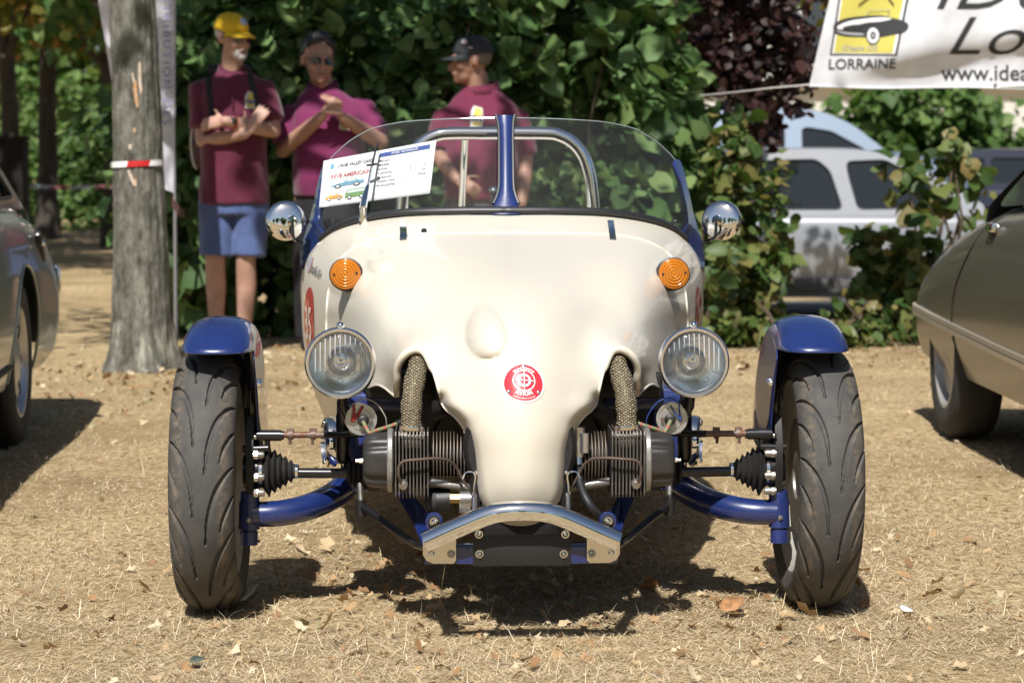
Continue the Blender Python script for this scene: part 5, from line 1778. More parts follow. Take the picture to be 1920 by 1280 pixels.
for s in (-1, 1):
    def M_(mb):
        return mb if s < 0 else mb.mirror()
    # cylinder barrel and head core
    cyl = MB().lathe([(.034, 0), (.034, xe(895) - xe(806))], (xe(806), YE, ZE), (1, 0, 0), 32, cap=True)
    cylo = M_(cyl).build('cylinder', ENGBLK, CAR)
    for q in range(12):
        px = 812 + q * 6.4
        o = obj_from('cooling_fin', BFIN_ME, cylo); o.location = (xe(px) * -s, YE, ZE + .004)
    head = M_(MB().box(((xe(740) + xe(803)) / 2, YE, ZE), ((xe(803) - xe(740)) / 2, .052, .052), bev=.01)).build('cylinder_head', ENGBLK, CAR)
    for q in range(10):
        px = 742 + q * 6.6
        o = obj_from('cooling_fin', FIN_ME, head); o.location = (xe(px) * -s, YE, ZE)
    # rocker cover
    P = []
    x0, x1 = xe(681), xe(727)
    for t, k in ((0, .0), (0, .55), (.02, .74), (.07, .86), (.18, .94), (.4, .985), (.75, 1.0), (1.0, 1.01)):
        P.append(sup(.0585 * k, .060 * k, x0 + (x1 - x0) * t, lobes=.17 * (1 - t * .45)))
    rc = M_(MB().grid(P, cv=True)).build('rocker_cover', ROCK, CAR, angle=70)
    gp = M_(MB().grid([sup(.030, .03, xe(727)), sup(.066, .066, xe(727)), sup(.0675, .0675, xe(729)), sup(.0675, .0675, xe(736)), sup(.064, .064, xe(738.5)), sup(.02, .02, xe(738.5))], cv=True)).build('head_flange', ALU, rc, angle=30)
    nt_ = M_(MB().lathe([(.0055, 0), (.0055, .010), (.0035, .010), (.0035, .018), (0, .018)], (x0 + .002, YE, ZE - .002), (-1, 0, 0), 6)).build('nut', CHROME2, rc, angle=20)
    # exhaust
    f0 = cl(772, 816, -.325)
    fl = MB().box(f0, (.0275, .022, .0055), R=Matrix.Rotation(rad(4), 3, 'Y'), bev=.004)
    fl.box(f0 + Vector((0, 0, -.014)), (.020, .018, .012), bev=.004)
    pth = [cl(772, 812, -.325), cl(771, 785, -.325), cl(772, 755, -.318), cl(776, 722, -.295), cl(783, 692, -.25), cl(790, 668, -.18), cl(797, 655, -.08), cl(800, 650, .05), cl(800, 655, .2)]
    pp = crom(pth, 8)
    rr2 = [.0222 + .0012 * math.sin(i * .55) + .0008 * math.sin(i * 1.7) for i in range(len(pp))]
    wm = MATS.get('woven_wrap')
    if wm is None:
        wm = bpy.data.materials.new('woven_wrap'); wm.use_nodes = True; MATS['woven_wrap'] = wm
        nt = wm.node_tree; p = nt.nodes['Principled BSDF']
        p.inputs['Metallic'].default_value = .5; p.inputs['Roughness'].default_value = .42
        tc = nt.nodes.new('ShaderNodeTexCoord')
        def wave(rot, sc):
            mp = nt.nodes.new('ShaderNodeMapping'); mp.inputs['Rotation'].default_value = rot
            wv = nt.nodes.new('ShaderNodeTexWave'); wv.inputs['Scale'].default_value = sc; wv.inputs['Distortion'].default_value = 3.5; wv.inputs['Detail Scale'].default_value = 2.5; wv.inputs['Detail'].default_value = 2
            nt.links.new(tc.outputs['Object'], mp.inputs[0]); nt.links.new(mp.outputs[0], wv.inputs[0]); return wv.outputs['Fac']
        w1 = wave((0, rad(62), 0), 62); w2 = wave((0, rad(-58), 0), 62)
        ml = nt.nodes.new('ShaderNodeMath'); ml.operation = 'MULTIPLY'
        nt.links.new(w1, ml.inputs[0]); nt.links.new(w2, ml.inputs[1])
        rp = nt.nodes.new('ShaderNodeValToRGB'); e = rp.color_ramp.elements
        e[0].position = .08; e[0].color = (.095, .075, .042, 1); e[1].position = .55; e[1].color = (.60, .51, .35, 1)
        nt.links.new(ml.outputs[0], rp.inputs[0]); nt.links.new(rp.outputs[0], p.inputs['Base Color'])
        bm_ = nt.nodes.new('ShaderNodeBump'); bm_.inputs['Strength'].default_value = 1.0; bm_.inputs['Distance'].default_value = .003
        nt.links.new(ml.outputs[0], bm_.inputs['Height']); nt.links.new(bm_.outputs[0], p.inputs['Normal'])
    pipe = M_(MB().tube(pp, rr2, n=28)).build('exhaust_pipe', wm, CAR, angle=None)
    M_(fl).build('exhaust_flange', ALU, pipe)
    cb = cl(771, 801, -.325)
    M_(MB().lathe([(.0225, -.005), (.0245, -.005), (.0245, .005), (.0225, .005)], cb, (0, 0, 1), 28).box(cb + Vector((.004, -.026, 0)), (.012, .003, .005), bev=.001)).build('hose_clip', CHROME2, pipe)
    for dx in (-.022, .022):
        M_(MB().lathe([(.0042, 0), (.0042, .014), (.003, .018), (0, .018)], f0 + Vector((dx, -.012, .002)), (0, 0, 1), 10)).build('stud', RUSTY, pipe)
    # oil pipe looping over the fins
    op = crom([cl(754, 908, -.375), cl(748, 893, -.385), cl(748, 874, -.385), cl(758, 864, -.385), cl(785, 861, -.385), cl(815, 859, -.38), cl(840, 862, -.37), cl(856, 876, -.36), cl(866, 896, -.36), cl(876, 910, -.36), cl(888, 914, -.36)], 6)
    opo = M_(MB().tube(op, .0031, n=8)).build('oil_pipe', mat('oil_pipe_steel', (.13, .095, .075), .45, .6), CAR)
    M_(MB().lathe([(.010, -.008), (.010, .004), (.0075, .005), (.0075, .012), (0, .012)], cl(756, 908, -.37), (0, -1, -.25), 10)).build('banjo_bolt', STEEL, opo)
    # push-rod tubes
    M_(MB().tube([cl(803, 903, YE - .04), cl(850, 910, YE - .035), cl(885, 914, YE - .03)], .0085, n=12).tube([cl(803, 905, YE + .02), cl(885, 916, YE + .02)], .0085, n=12)).build('push_rod_tube', ALU, CAR)
    # ignition coil, its strap and leads
    c = cl(677, 786, -.16)
    ax = Vector((.10, -1, .05)).normalized()
    can = M_(MB().lathe([(.033, -.09), (.033, .0), (.0345, .002), (.0345, .006), (.031, .006), (.031, .003), (.024, .003), (.023, .005), (0, .005)], c, ax, 36)).build('ignition_coil', mat('coil_can', (.55, .53, .49), .32, .8, var=.2, vscale=30), CAR, angle=30)
    tw = c + ax * .006
    M_(MB().lathe([(.0125, 0), (.012, .016), (.009, .018), (0, .018)], tw + Vector((.004, 0, -.002)), ax, 20)).build('coil_tower', BLACKS, can)
    for dx, dz in ((-.019, -.002), (.021, -.001)):
        M_(MB().lathe([(.0045, 0), (.0045, .006), (0, .006)], tw + Vector((dx, 0, dz)), ax, 10)).build('terminal', RUSTY, can)
    wc = mat('wire_red', (.42, .035, .02), .5) if s < 0 else mat('wire_blue', (.03, .08, .30), .5)
    for k_, (e1, e2) in enumerate((((-.019, -.002), (-.016, .034)), ((-.018, -.002), (.004, .030)))):
        a = tw + Vector((e1[0], -.008, e1[1])); b = tw + Vector((e2[0], -.004, e2[1]))
        M_(MB().tube([a, a.lerp(b, .5) + Vector((.002, -.003, 0)), b], [.0036, .0032, .0026] if s < 0 else [.0018, .0016, .0014], n=8)).build('wire', wc, can)
    wl = crom([tw + Vector((-.016, -.004, .034)), tw + Vector((.004, -.006, .046)), tw + Vector((.032, 0, .036)), tw + Vector((.052, .01, .006)), tw + Vector((.055, .02, -.015))], 6)
    M_(MB().tube(wl, .0014, n=6)).build('wire', mat('wire_cream', (.52, .48, .40), .5) if s < 0 else wc, can)
    lead = crom([tw + Vector((.004, -.016, -.002)), tw + Vector((.018, -.025, -.026)), tw + Vector((.030, -.03, -.022)), tw + Vector((.06, -.04, -.012)), tw + Vector((.085, -.03, -.004))], 7)
    ld = MB()
    for q in range(len(lead) - 1):
        ld.tube([lead[q], lead[q + 1]], .0046, n=10, cap=False, mi=1 if q % 4 == 3 else 0)
    M_(ld).build('spark_lead', [mat('lead_green', (.19, .20, .10), .6), mat('lead_red', (.42, .08, .07), .6)], can)
    M_(MB().tube([tw + Vector((.078, -.034, -.007)), tw + Vector((.105, -.02, .002))], .0085, n=12)).build('lead_cap', BLACKS, can)
    # bracket and blue chassis leg behind
    M_(MB().box((-.355, .16, .37), (.035, .05, .12), bev=.01).box((-.30, .12, .46), (.09, .03, .02), bev=.008)).build('chassis_leg', BLUEW, CAR)
    M_(MB().box((-.26, .10, .50), (.08, .05, .03), bev=.012)).build('lamp_bracket', BLACKS, CAR)
    # duct hose dropping to the block
    M_(MB().tube(crom([cl(840, 760, -.24), cl(815, 772, -.2), cl(800, 800, -.17)], 6), .022, n=14)).build('air_duct', BLACKS, CAR)
# extra engine pieces seen low beside the nose
MB().tube([cl(796, 940, -.30), cl(845, 938, -.30)], [.028, .030], n=24).build('starter_motor', BLACKS, CAR)
sm_ = MB().tube([cl(800, 940, -.302), cl(818, 939, -.302)], .0292, n=24).build('starter_band', ENGBLK, CAR)
MB().tube([cl(844, 934, -.36), cl(864, 934, -.36)], .0105, n=6).build('brass_plug', mat('brass', (.42, .27, .10), .35, .9, var=.3, vscale=50), CAR, angle=20)
MB().tube([cl(862, 935, -.36), cl(884, 935, -.36)], .017, n=20).box(cl(872, 950, -.36), (.013, .012, .012), bev=.003).build('fuel_pump', mat('pump_alloy', (.55, .54, .52), .3, .9), CAR)
MB().tube(crom([cl(1083, 868, -.34), cl(1085, 895, -.35), cl(1094, 925, -.36), cl(1108, 950, -.37), cl(1122, 965, -.36)], 6), .0095, n=14).build('rubber_hose', SEAL, CAR)
MB().tube([cl(1083, 858, -.34), cl(1084, 872, -.345)], .0115, n=16).build('hose_clip', CHROME2, CAR)
ft = MB().tube([cl(1083, 800, -.335), cl(1083, 856, -.335)], [.016, .016], n=20).tube([cl(1096, 812, -.35), cl(1096, 848, -.35)], .010, n=16)
ft.build('filler_tube', mat('pump_alloy', (.55, .54, .52), .3, .9), CAR)

# ------------------------------------------------------------------ bumper group
bpts = [cl(796, 1015, -.487), cl(830, 1000, -.494), cl(866, 984, -.501), cl(894, 972, -.506), cl(912, 965, -.509), cl(932, 959.5, -.512), cl(955, 956.5, -.514), cl(980, 955.5, -.515)]
bpts[-1].x = 0
full = crom(bpts + [mir(p) for p in bpts[-2::-1]], 7)
full = [Vector(p) for p in full]
sec = [(.004, .0195), (-.006, .0200), (-.016, .0165), (-.0235, .0085), (-.0262, .0), (-.0255, -.010), (-.0215, -.0185), (-.012, -.0205), (.004, -.0200)]
P = []
for i, p in enumerate(full):
    t = (full[min(i + 1, len(full) - 1)] - full[max(i - 1, 0)]); t.y = 0; t.normalize()
    nrm = Vector((-t.z, 0, t.x))
    P.append([p + nrm * b + Vector((0, a, 0)) for a, b in sec])
bm_o = MB().grid(P, cv=True)
e0 = len(P[0])
bm_o.f.append(tuple(range(e0))); bm_o.m.append(0)
bm_o.f.append(tuple(range((len(P) - 1) * e0, len(P) * e0))); bm_o.m.append(0)
bumper = bm_o.build('bumper', CHROME, CAR, angle=28)
def bolt(p, ax, r, parent, m=CHROME2, washer=True):
    mb = MB()
    if washer: mb.lathe([(r * 1.5, 0), (r * 1.5, .0018), (r * 1.05, .002)], p, ax, 24)
    mb.lathe([(r, .001), (r, .0045), (r * .8, .0062), (r * .5, .0084), (r * .45, .0025), (0, .0025)], p, ax, 20)
    return mb.build('bolt', m, parent, angle=30)
POL = mat('polished_plate', (.70, .68, .63), .16, 1.0, bump=.03, bscale=90)
for s in (-1, 1):
    o2 = [cl(792.5, 1012, -.488), cl(846, 992, -.488), cl(855, 1004, -.488), cl(855, 1050, -.488), cl(850, 1056, -.488), cl(812, 1056, -.488), cl(800, 1051, -.488), cl(793, 1040, -.488)]
    br = MB().prism(X(s, *o2), (0, .004, 0)).build('bumper_bracket', POL, CAR, smooth=False)
    for px in (809, 846):
        b = X(s, cl(px, 1038, -.4885))[0]
        bolt(b, (0, -1, 0), .0068 if px == 809 else .0058, br, CHROME2 if px == 809 else STEEL)
    # lug and strut behind the bumper end
    lg = X(s, cl(814, 977, -.46))[0]
    lug = MB().lathe([(.008, -.012), (.018, -.012), (.0185, 0), (.0165, .003), (.008, .003)], lg, (0, -1, 0), 28).build('chassis_lug', BLUE, CAR)
    MB().lathe([(.0055, .0), (.013, .0), (.0135, .006), (.0, .008)], lg, (0, -1, 0), 20).build('bush', SEAL, lug)
    bolt(lg + Vector((0, -.008, 0)), (0, -1, 0), .006, lug)
    so_ = X(s, cl(795, 1005, -.46), cl(812, 1040, -.46), cl(832, 985, -.45), cl(800, 962, -.36), cl(770, 900, -.15), cl(745, 905, -.12), cl(752, 950, -.22))
    q = X(s, cl(802, 1046, -.462), cl(826, 1046, -.462), cl(822, 985, -.455), cl(772, 925, -.14), cl(742, 925, -.12), cl(775, 980, -.30))
    MB().prism(q, (0, .012, 0)).build('chassis_strut', BLUE, lug, smooth=False)
    # nose retaining spring
    sc_ = X(s, cl(889, 938, -.47))[0]
    hx = []
    for i in range(90):
        a = i / 90 * 2 * PI * 9
        hx.append(sc_ + Vector((.0045 * math.cos(a), .0045 * math.sin(a), .016 - .034 * i / 90)))
    spr = MB().tube(hx, .0011, n=5)
    hk = crom([sc_ + Vector((0, 0, .016)), sc_ + Vector((-s * .0, -.002, .030)), sc_ + Vector((-s * .002, -.004, .052)), sc_ + Vector((s * .006, -.006, .060)), sc_ + Vector((s * .018, -.004, .058)), sc_ + Vector((s * .024, 0, .046))], 6)
    spr.tube(hk, .0018, n=7)
    spr.build('retaining_spring', CHROME, CAR)
    MB().ball(X(s, cl(891, 886, -.455))[0], .0045, 10).build('spring_pin', CHROME, CAR)
MB().box((0, -.468, cl(980, 1036, -.468).z), (.20, .012, .0215), bev=.003).build('crossbar', BLUE, CAR)
pl0, pl1 = cl(887, 1003, -.487), cl(1070, 1060, -.487)
plate = MB().box(((pl0.x + pl1.x) / 2, -.485, (pl0.z + pl1.z) / 2), ((pl1.x - pl0.x) / 2, .003, (pl0.z - pl1.z) / 2), bev=.0015).build('number_plate', mat('black_plate', (.012, .0115, .011), .5, var=.15, vscale=12), CAR)
for px, py in ((898, 1001), (899, 1038), (1060, 1001), (1057, 1038)):
    bolt(cl(px, py, -.4885), (0, -1, 0), .0056, plate)
MB().box((0, -.24, cl(980, 995, -.24).z), (.095, .01, .022), bev=.003).build('plate_backing', BLACKS, CAR)

# ------------------------------------------------------------------ the information sheet behind the windscreen
def build_sheet():
    q = [(607, 302), (818, 263), (806, 363), (598, 389.5)]
    def on(u, v, h=0.0):
        """u 0..1 to the right, v 0..1 upwards on the sheet"""
        t0 = (q[0][0] + (q[1][0] - q[0][0]) * u, q[0][1] + (q[1][1] - q[0][1]) * u)
        b0 = (q[3][0] + (q[2][0] - q[3][0]) * u, q[3][1] + (q[2][1] - q[3][1]) * u)
        px = b0[0] + (t0[0] - b0[0]) * v; py = b0[1] + (t0[1] - b0[1]) * v
        y = 1.055 - .115 * u + .055 * (v - .4)
        return cl(px, py, y - h)
    root = thing('information_sheet', 'white printed show sheet propped inside the left windscreen pane', 'paper', (CARX, CARY, 0), PSI)
    P = [[on(i / 16, j / 10) for j in range(11)] for i in range(17)]
    pa = mat('paper', (.84, .84, .84), .7)
    o = MB().grid(P).build('paper', pa, root, angle=None)
    add_mod(o, 'SOLIDIFY', thickness=.0006, offset=0)
    def flat(name, V, Fc, m, h=.0022):
        return MB().add([on(u, v, h) for u, v in V], Fc).build(name, m, root, smooth=False, recalc=False)
    AR = 1.80
    def word(s, u, v, size, m, bold=.02, sx=1.0, align='LEFT', shear=0.0):
        V, Fc = text2d(s, size, bold, shear, align)
        flat('lettering', [(u + x / AR * sx, v + y) for x, y in V], Fc, m)
    blk = mat('ink_black', (.03, .03, .04), .6); redi = mat('ink_red', (.42, .05, .06), .6); bli = mat('ink_blue', (.03, .07, .30), .6); gry = mat('ink_grey', (.45, .50, .62), .6)
    word('ORNE VALLEY CARS', .13, .80, .10, blk, .02, .62)
    word('REVE AMERICAIN', .075, .585, .115, redi, .022, .74)
    def bar(name, u0, u1, v0, v1, m, h=.0022, n=14):
        V = [(u0 + (u1 - u0) * i / n, v) for i in range(n + 1) for v in (v0, v1)]
        flat(name, V, [(2 * i, 2 * i + 2, 2 * i + 3, 2 * i + 1) for i in range(n)], m, h)
    bar('heading_bar', .50, .95, .865, .945, bli)
    V, Fc = text2d('FICHE TECHNIQUE', .062, .012, 0, 'CENTER')
    MB().add([on(.725 + x / AR * .8, .885 + y, .0034) for x, y in V], Fc).build('lettering', mat('ink_white', (.8, .8, .8), .6), root, smooth=False, recalc=False)
    for i, wd in enumerate(('Marque', 'Modèle', 'Année', 'Cylindrée', 'Puissance', 'Vitesse maxi', 'Particularités')):
        v = .765 - i * .082
        word(wd, .50, v, .072, blk, .004, .82)
        bar('rule_line', .62 if i < 5 else .67, .93, v - .006, v, gry)
    word('c', .925, .765 - 3 * .082 + .03, .066, blk, .004, .82, 'RIGHT')
    for i, wd in ((3, 'c'), (4, 'Ch.'), (5, 'Km/h')):
        word(wd, .94, .765 - i * .082 + .03, .066, blk, .004, .82, 'RIGHT')
    word('1', .76, .765 - 3 * .082 + .012, .07, bli, .002, .8)
    word('5', .785, .765 - 3 * .082 + .012, .07, bli, .002, .8)
    for i in range(3):
        v = .765 - (7 + i) * .07
        bar('rule_line', .48, .93, v - .005, v, gry)
    # crest and the three little printed cars
    flat('crest', [(.065, .80), (.10, .80), (.10, .90), (.065, .90)], [(0, 1, 2, 3)], mat('ink_teal', (.10, .30, .42), .6))
    flat('crest', [(.072, .84), (.093, .84), (.093, .885), (.072, .885)], [(0, 1, 2, 3)], pa)
    def little(u, v, w, h, body, kind):
        if kind == 'long': ol = [(0, .18), (.02, .42), (.2, .52), (.38, .58), (.48, .92), (.72, .95), (.84, .62), (1, .58), (1, .25), (.9, .16)]; wn = [(.45, .60), (.52, .86), (.70, .88), (.78, .63)]
        elif kind == 'round': ol = [(0, .2), (.03, .5), (.2, .66), (.34, .95), (.62, .98), (.78, .66), (.96, .5), (1, .2)]; wn = [(.32, .64), (.40, .86), (.60, .88), (.70, .66)]
        else: ol = [(0, .15), (.02, .7), (.12, .95), (.9, 1.0), (1, .85), (1, .2)]; wn = [(.08, .62), (.14, .86), (.9, .90), (.93, .66)]
        flat('printed_car', [(u + a * w, v + b * h) for a, b in ol], [tuple(range(len(ol)))], body, .0022)
        flat('printed_car', [(u + a * w, v + b * h) for a, b in wn], [tuple(range(4))], mat('ink_pale', (.62, .66, .70), .6), .0028)
        for cx in (.22, .78):
            n = 16
            flat('printed_car', [(u + (cx + .10 * math.cos(2 * PI * j / n)) * w, v + (.18 + .2 * math.sin(2 * PI * j / n)) * h) for j in range(n)], [tuple(range(n))], blk, .0034)
            flat('printed_car', [(u + (cx + .055 * math.cos(2 * PI * j / n)) * w, v + (.18 + .11 * math.sin(2 * PI * j / n)) * h) for j in range(n)], [tuple(range(n))], pa, .0040)
    little(.085, .37, .30, .17, mat('ink_carblue', (.14, .30, .42), .6), 'long')
    little(.045, .12, .165, .155, mat('ink_orange', (.70, .30, .04), .6), 'round')
    little(.225, .10, .19, .21, mat('ink_green', (.13, .27, .08), .6), 'bus')
build_sheet()

# ================================================================== PARKED CARS
CGLASS = mat('car_glass', (.012, .016, .018), .04, spec=.7)
DTYRE = mat('plain_tyre', (.028, .027, .026), .8, var=.2, vscale=40)
DARKIN = mat('arch_dark', (.012, .012, .012), .9)

def plain_wheel(parent, x, y, z, r, w, side, style, rimm):
    """road wheel with axis along local y, outer face towards side*y"""
    o = (x, y, z)
    d = (0, side, 0)
    tyre = [(r * .62, -w * .5), (r * .80, -w * .52), (r * .93, -w * .48), (r * .985, -w * .38), (r, -w * .2), (r, w * .2), (r * .985, w * .38), (r * .93, w * .48), (r * .80, w * .52), (r * .66, w * .47), (r * .62, w * .42)]
    wo = MB().lathe(tyre, o, d, 56).build('wheel', DTYRE, parent)
    rim = [(r * .66, w * .40), (r * .67, w * .47), (r * .63, w * .47), (r * .58, w * .36), (r * .56, w * .10), (r * .3, w * .16), (0, w * .16)]
    MB().lathe(rim, o, d, 48).build('rim', rimm, wo)
    c = Vector(o); dd = Vector(d)
    if style == 'slots':
        MB().lathe([(r * .54, w * .24), (r * .46, w * .36), (r * .30, w * .34), (r * .20, w * .42), (0, w * .44)], o, d, 40).build('wheel_cover', rimm, wo)
        for k in range(8):
            a = 2 * PI * k / 8
            e = Vector((math.cos(a), 0, math.sin(a))); t = Vector((-math.sin(a), 0, math.cos(a)))
            p = c + e * r * .47 + dd * w * .335
            MB().box(p, (r * .045, w * .03, r * .085), R=Matrix((t, dd, e)).transposed(), bev=.004).build('slot', DARKIN, wo)
    elif style == 'spokes':
        MB().lathe([(r * .16, w * .16), (r * .17, w * .34), (r * .12, w * .40), (0, w * .41)], o, d, 28).build('hub_cap', rimm, wo)
        for k in range(5):
            a = 2 * PI * k / 5 + .3
            e = Vector((math.cos(a), 0, math.sin(a))); t = Vector((-math.sin(a), 0, math.cos(a)))
            p = c + e * r * .37 + dd * w * .26
            MB().box(p, (r * .075, w * .07, r * .22), R=Matrix((t, dd, e)).transposed(), bev=.006).build('spoke', rimm, wo)
    else:
        MB().lathe([(r * .57, w * .18), (r * .50, w * .34), (r * .34, w * .30), (r * .22, w * .38), (r * .1, w * .46), (0, w * .47)], o, d, 40).build('wheel_cover', rimm, wo)
    return wo

def make_car(name, label, loc, rz, W, x0, x1, top, sill, wheels, paint, green=None, roof=None, windows=(), ends=(.16, .16), bulge=.05, style='cover', rimm=None, wheel_inset=.02, cover_arch=False, wz=None, tumble=.35, roofcol=None, base_r=.30, arch_k=1.12, hide_near_ends=False):
    """body lofted from a side profile: x along the car, -y the side towards the viewer"""
    rimm = rimm or CHROME2
    root = thing(name, label, 'car', loc, rz)
    tx = [p[0] for p in top]; tz = [p[1] for p in top]
    topz = lambda x: float(np.interp(x, tx, tz))
    def side_y(x, z):
        e0 = max(0, 1 - (x - x0) / ends[0]); e1 = max(0, 1 - (x1 - x) / ends[1])
        er = max(e0, e1)
        corner = (1 - math.sqrt(max(0, 1 - er * er))) * min(ends[0], ends[1]) * 1.15
        zt = topz(x); zm = sill + (zt - sill) * .48
        f = (z - zm) / (zt - sill) * 2
        b = bulge * abs(f) ** 2.2 * (1.0 if f > 0 else .8)
        b += .06 * max(0, (z - (zt - .07)) / .07) ** 2.0
        return -(W - corner - b)
    # outline: sill with arches, then over the top
    ol = []
    xs = np.arange(x0, x1, .05)
    bottom = []
    for x in list(np.linspace(x0 + .02, x1 - .02, int((x1 - x0) / .06))):
        if not cover_arch and any(abs(x - wx) < r * arch_k for wx, r in wheels): continue
        bottom.append((x, sill + .03 * max(0, 1 - min(x - x0, x1 - x) / .5) * 2))
    if not cover_arch:
        for wx, r in wheels:
            R = r * arch_k
            zc = (wz if wz is not None else base_r)
            a0 = math.asin(max(-1, min(1, (sill - zc) / R)))
            arc = [(wx - R * math.cos(a), zc + R * math.sin(a)) for a in np.linspace(a0, PI - a0, 22)]
            bottom += arc
        bottom.sort(key=lambda p: p[0])
        # arcs are symmetric in x so sorting keeps their order
    topo = crom([(x, z) for x, z in top], 6)
    ol = bottom + [(x1, max(sill + .12, topo[-1][1] * .5 + sill * .5))] + [p for p in topo[::-1]] + [(x0, max(sill + .12, topo[0][1] * .5 + sill * .5))]
    V, T = fill2d(ol, .05)
    body = MB()
    for sgn in (1, -1):
        body.add([(x, sgn * side_y(x, z), z) for x, z in V], T)
    # top deck and ends between the two flanks
    NT = 9
    def cross(x, z):
        y = side_y(x, z)
        return [(x, y * math.cos(PI * k / NT), z + .035 * math.sin(PI * k / NT)) for k in range(NT + 1)]
    body.grid([cross(x, z) for x, z in topo])
    for xe_, zt in ((x0, topo[0][1]), (x1, topo[-1][1])):
        zs = np.linspace(sill + .03, zt, 8)
        sg = -1 if xe_ == x0 else 1
        body.grid([[(xe_ + sg * .05 * math.sin(PI * k / NT) * (1 - .3 * abs(q / 3.5 - 1)), side_y(xe_, z) * math.cos(PI * k / NT), z) for k in range(NT + 1)] for q, z in enumerate(zs)])
    bo = body.build('body', paint, root, merge=2e-3, angle=40)
    MB().box(((x0 + x1) / 2, 0, sill + .06), ((x1 - x0) / 2 - .12, W - .30, .05)).build('underbody', DARKIN, root)
    if green:
        gx = [p[0] for p in green]; zb = min(p[1] for p in green)
        def gy(x, z): return -(W - .075 - tumble * max(0, z - zb))
        gol = rpoly(green, .12)
        V, T = fill2d(gol, .08, [rpoly(w, .05) for w in windows])
        gb = MB()
        for sgn in (1, -1):
            gb.add([(x, sgn * gy(x, z), z) for x, z in V], T)
        rp = rpoly([(roof[0][0], -5)] + list(roof) + [(roof[-1][0], -5)], .12)[5:-5]
        gb.grid([[(x, gy(x, z) * math.cos(PI * k / NT), z + .02 * math.sin(PI * k / NT)) for k in range(NT + 1)] for x, z in rp])
        gb.build('roof', roofcol or paint, root, merge=2e-3, angle=40)
        for w in windows:
            for sgn in (1, -1):
                wv = rpoly(w, .05)
                Vw, Tw = fill2d(wv, .2)
                wo = MB().add([(x, sgn * (gy(x, z) + .012), z) for x, z in Vw], Tw).build('window', CGLASS, root, smooth=False)
                MB().tube([(x, sgn * (gy(x, z) - .002), z) for x, z in wv + wv[:1]], .007, n=6, cap=False).build('window_trim', SEAL if roofcol is None else CHROME2, wo)
    for wx, r in wheels:
        for sgn in (-1, 1):
            plain_wheel(root, wx, sgn * (W - wheel_inset - .09), (wz if wz is not None else r), r, .175, sgn, style, rimm)
            if not cover_arch:
                R = r * arch_k
                MB().lathe([(R + .004, 0), (R + .006, .22)], (wx, sgn * (W - .05), base_r), (0, -sgn, 0), 40, cap=False).build('wheel_arch', DARKIN, root)
                MB().tube([(wx + R * math.cos(a), sgn * -side_y(wx + R * math.cos(a), base_r + R * math.sin(a)), base_r + R * math.sin(a)) for a in np.linspace(rad(-8), rad(188), 30)], .006, n=6).build('arch_lip', paint, root)
    root['_sy'] = 0
    del root['_sy']
    return root, side_y

# --- left: silver-green coupe, tail away from the camera
SILV = mat('silver_green_paint', (.27, .31, .27), .32, .2, coat=.6, coatrough=.03)
W1 = .80
left_car, sy1 = make_car('parked_car', 'silver-green saloon at the left edge of the lawn with its tail away from the camera', (-2.46, 7.6, 0), rad(94), W1, -1.9, 2.14,
    [(-1.9, .58), (-1.7, .70), (-1.2, .76), (-.6, .80), (0, .84), (.6, .865), (1.1, .855), (1.45, .83), (1.75, .775), (1.98, .68), (2.14, .55)], .235, [(-1.25, .30), (.98, .30)], SILV,
    green=[(-.75, .80), (-.15, 1.18), (.1, 1.235), (.45, 1.25), (.85, 1.17), (1.2, 1.03), (1.48, .89), (1.58, .835), (.6, .85), (0, .83)], roof=[(-.75, .80), (-.15, 1.19), (.1, 1.245), (.45, 1.26), (.85, 1.18), (1.2, 1.04), (1.48, .90), (1.7, .80)],
    windows=[[(-.5, .86), (-.12, 1.10), (.05, 1.13), (.05, .875)], [(.12, .875), (.12, 1.19), (.45, 1.19), (.82, 1.10), (1.12, .985), (1.32, .885)]], ends=(.3, .22), style='slots', rimm=mat('wheel_silver', (.52, .52, .52), .35, .8), tumble=.3, arch_k=1.16)
def on_side(sy, x, z, out=0.0, s=-1):
    return Vector((x, s * (-sy(x, z)) + s * out, z))
# tail bumper end, chrome belt strip, filler catch
bpth = [Vector((2.02, -W1 - .03, .50)), Vector((2.02, -W1 - .03, .60))]
bb = MB()
bb.grid([[(1.96, -W1 + .012, .43), (1.96, -W1 - .00, .45), (1.96, -W1 - .005, .52), (1.96, -W1 - .0, .595), (1.96, -W1 + .012, .61)]] + [[(2.20 + .04 * math.sin(PI * k / 10), (-W1 + .10) * math.cos(PI * k / 10), z) for z in (.43, .45, .52, .595, .61)] for k in range(11)] + [[(1.96, W1 - .012, .43), (1.96, W1, .45), (1.96, W1 + .005, .52), (1.96, W1, .595), (1.96, W1 - .012, .61)]])
bo = bb.build('rear_bumper', CHROME, left_car)
add_mod(bo, 'SOLIDIFY', thickness=.012)
MB().tube([on_side(sy1, x, z, .004) for x, z in ((.2, .835), (.7, .848), (1.15, .838), (1.5, .815), (1.75, .765), (1.9, .70), (2.02, .62))], .008, n=8).build('belt_strip', CHROME, left_car)
hp = on_side(sy1, 1.42, .70, .008)
hh = MB().box(hp, (.09, .012, .014), R=Matrix.Rotation(rad(35), 3, 'Y'), bev=.005).build('side_handle', BLACKM, left_car)
MB().ball(hp + Vector((-.02, -.012, .012)), (.02, .010, .012), 12).build('side_button', CHROME, left_car)
MB().tube([on_side(sy1, x, .30 + .02 * math.sin(x), .003) for x in np.linspace(-.8, .6, 12)], .012, n=6).build('sill_strip', SEAL, left_car)

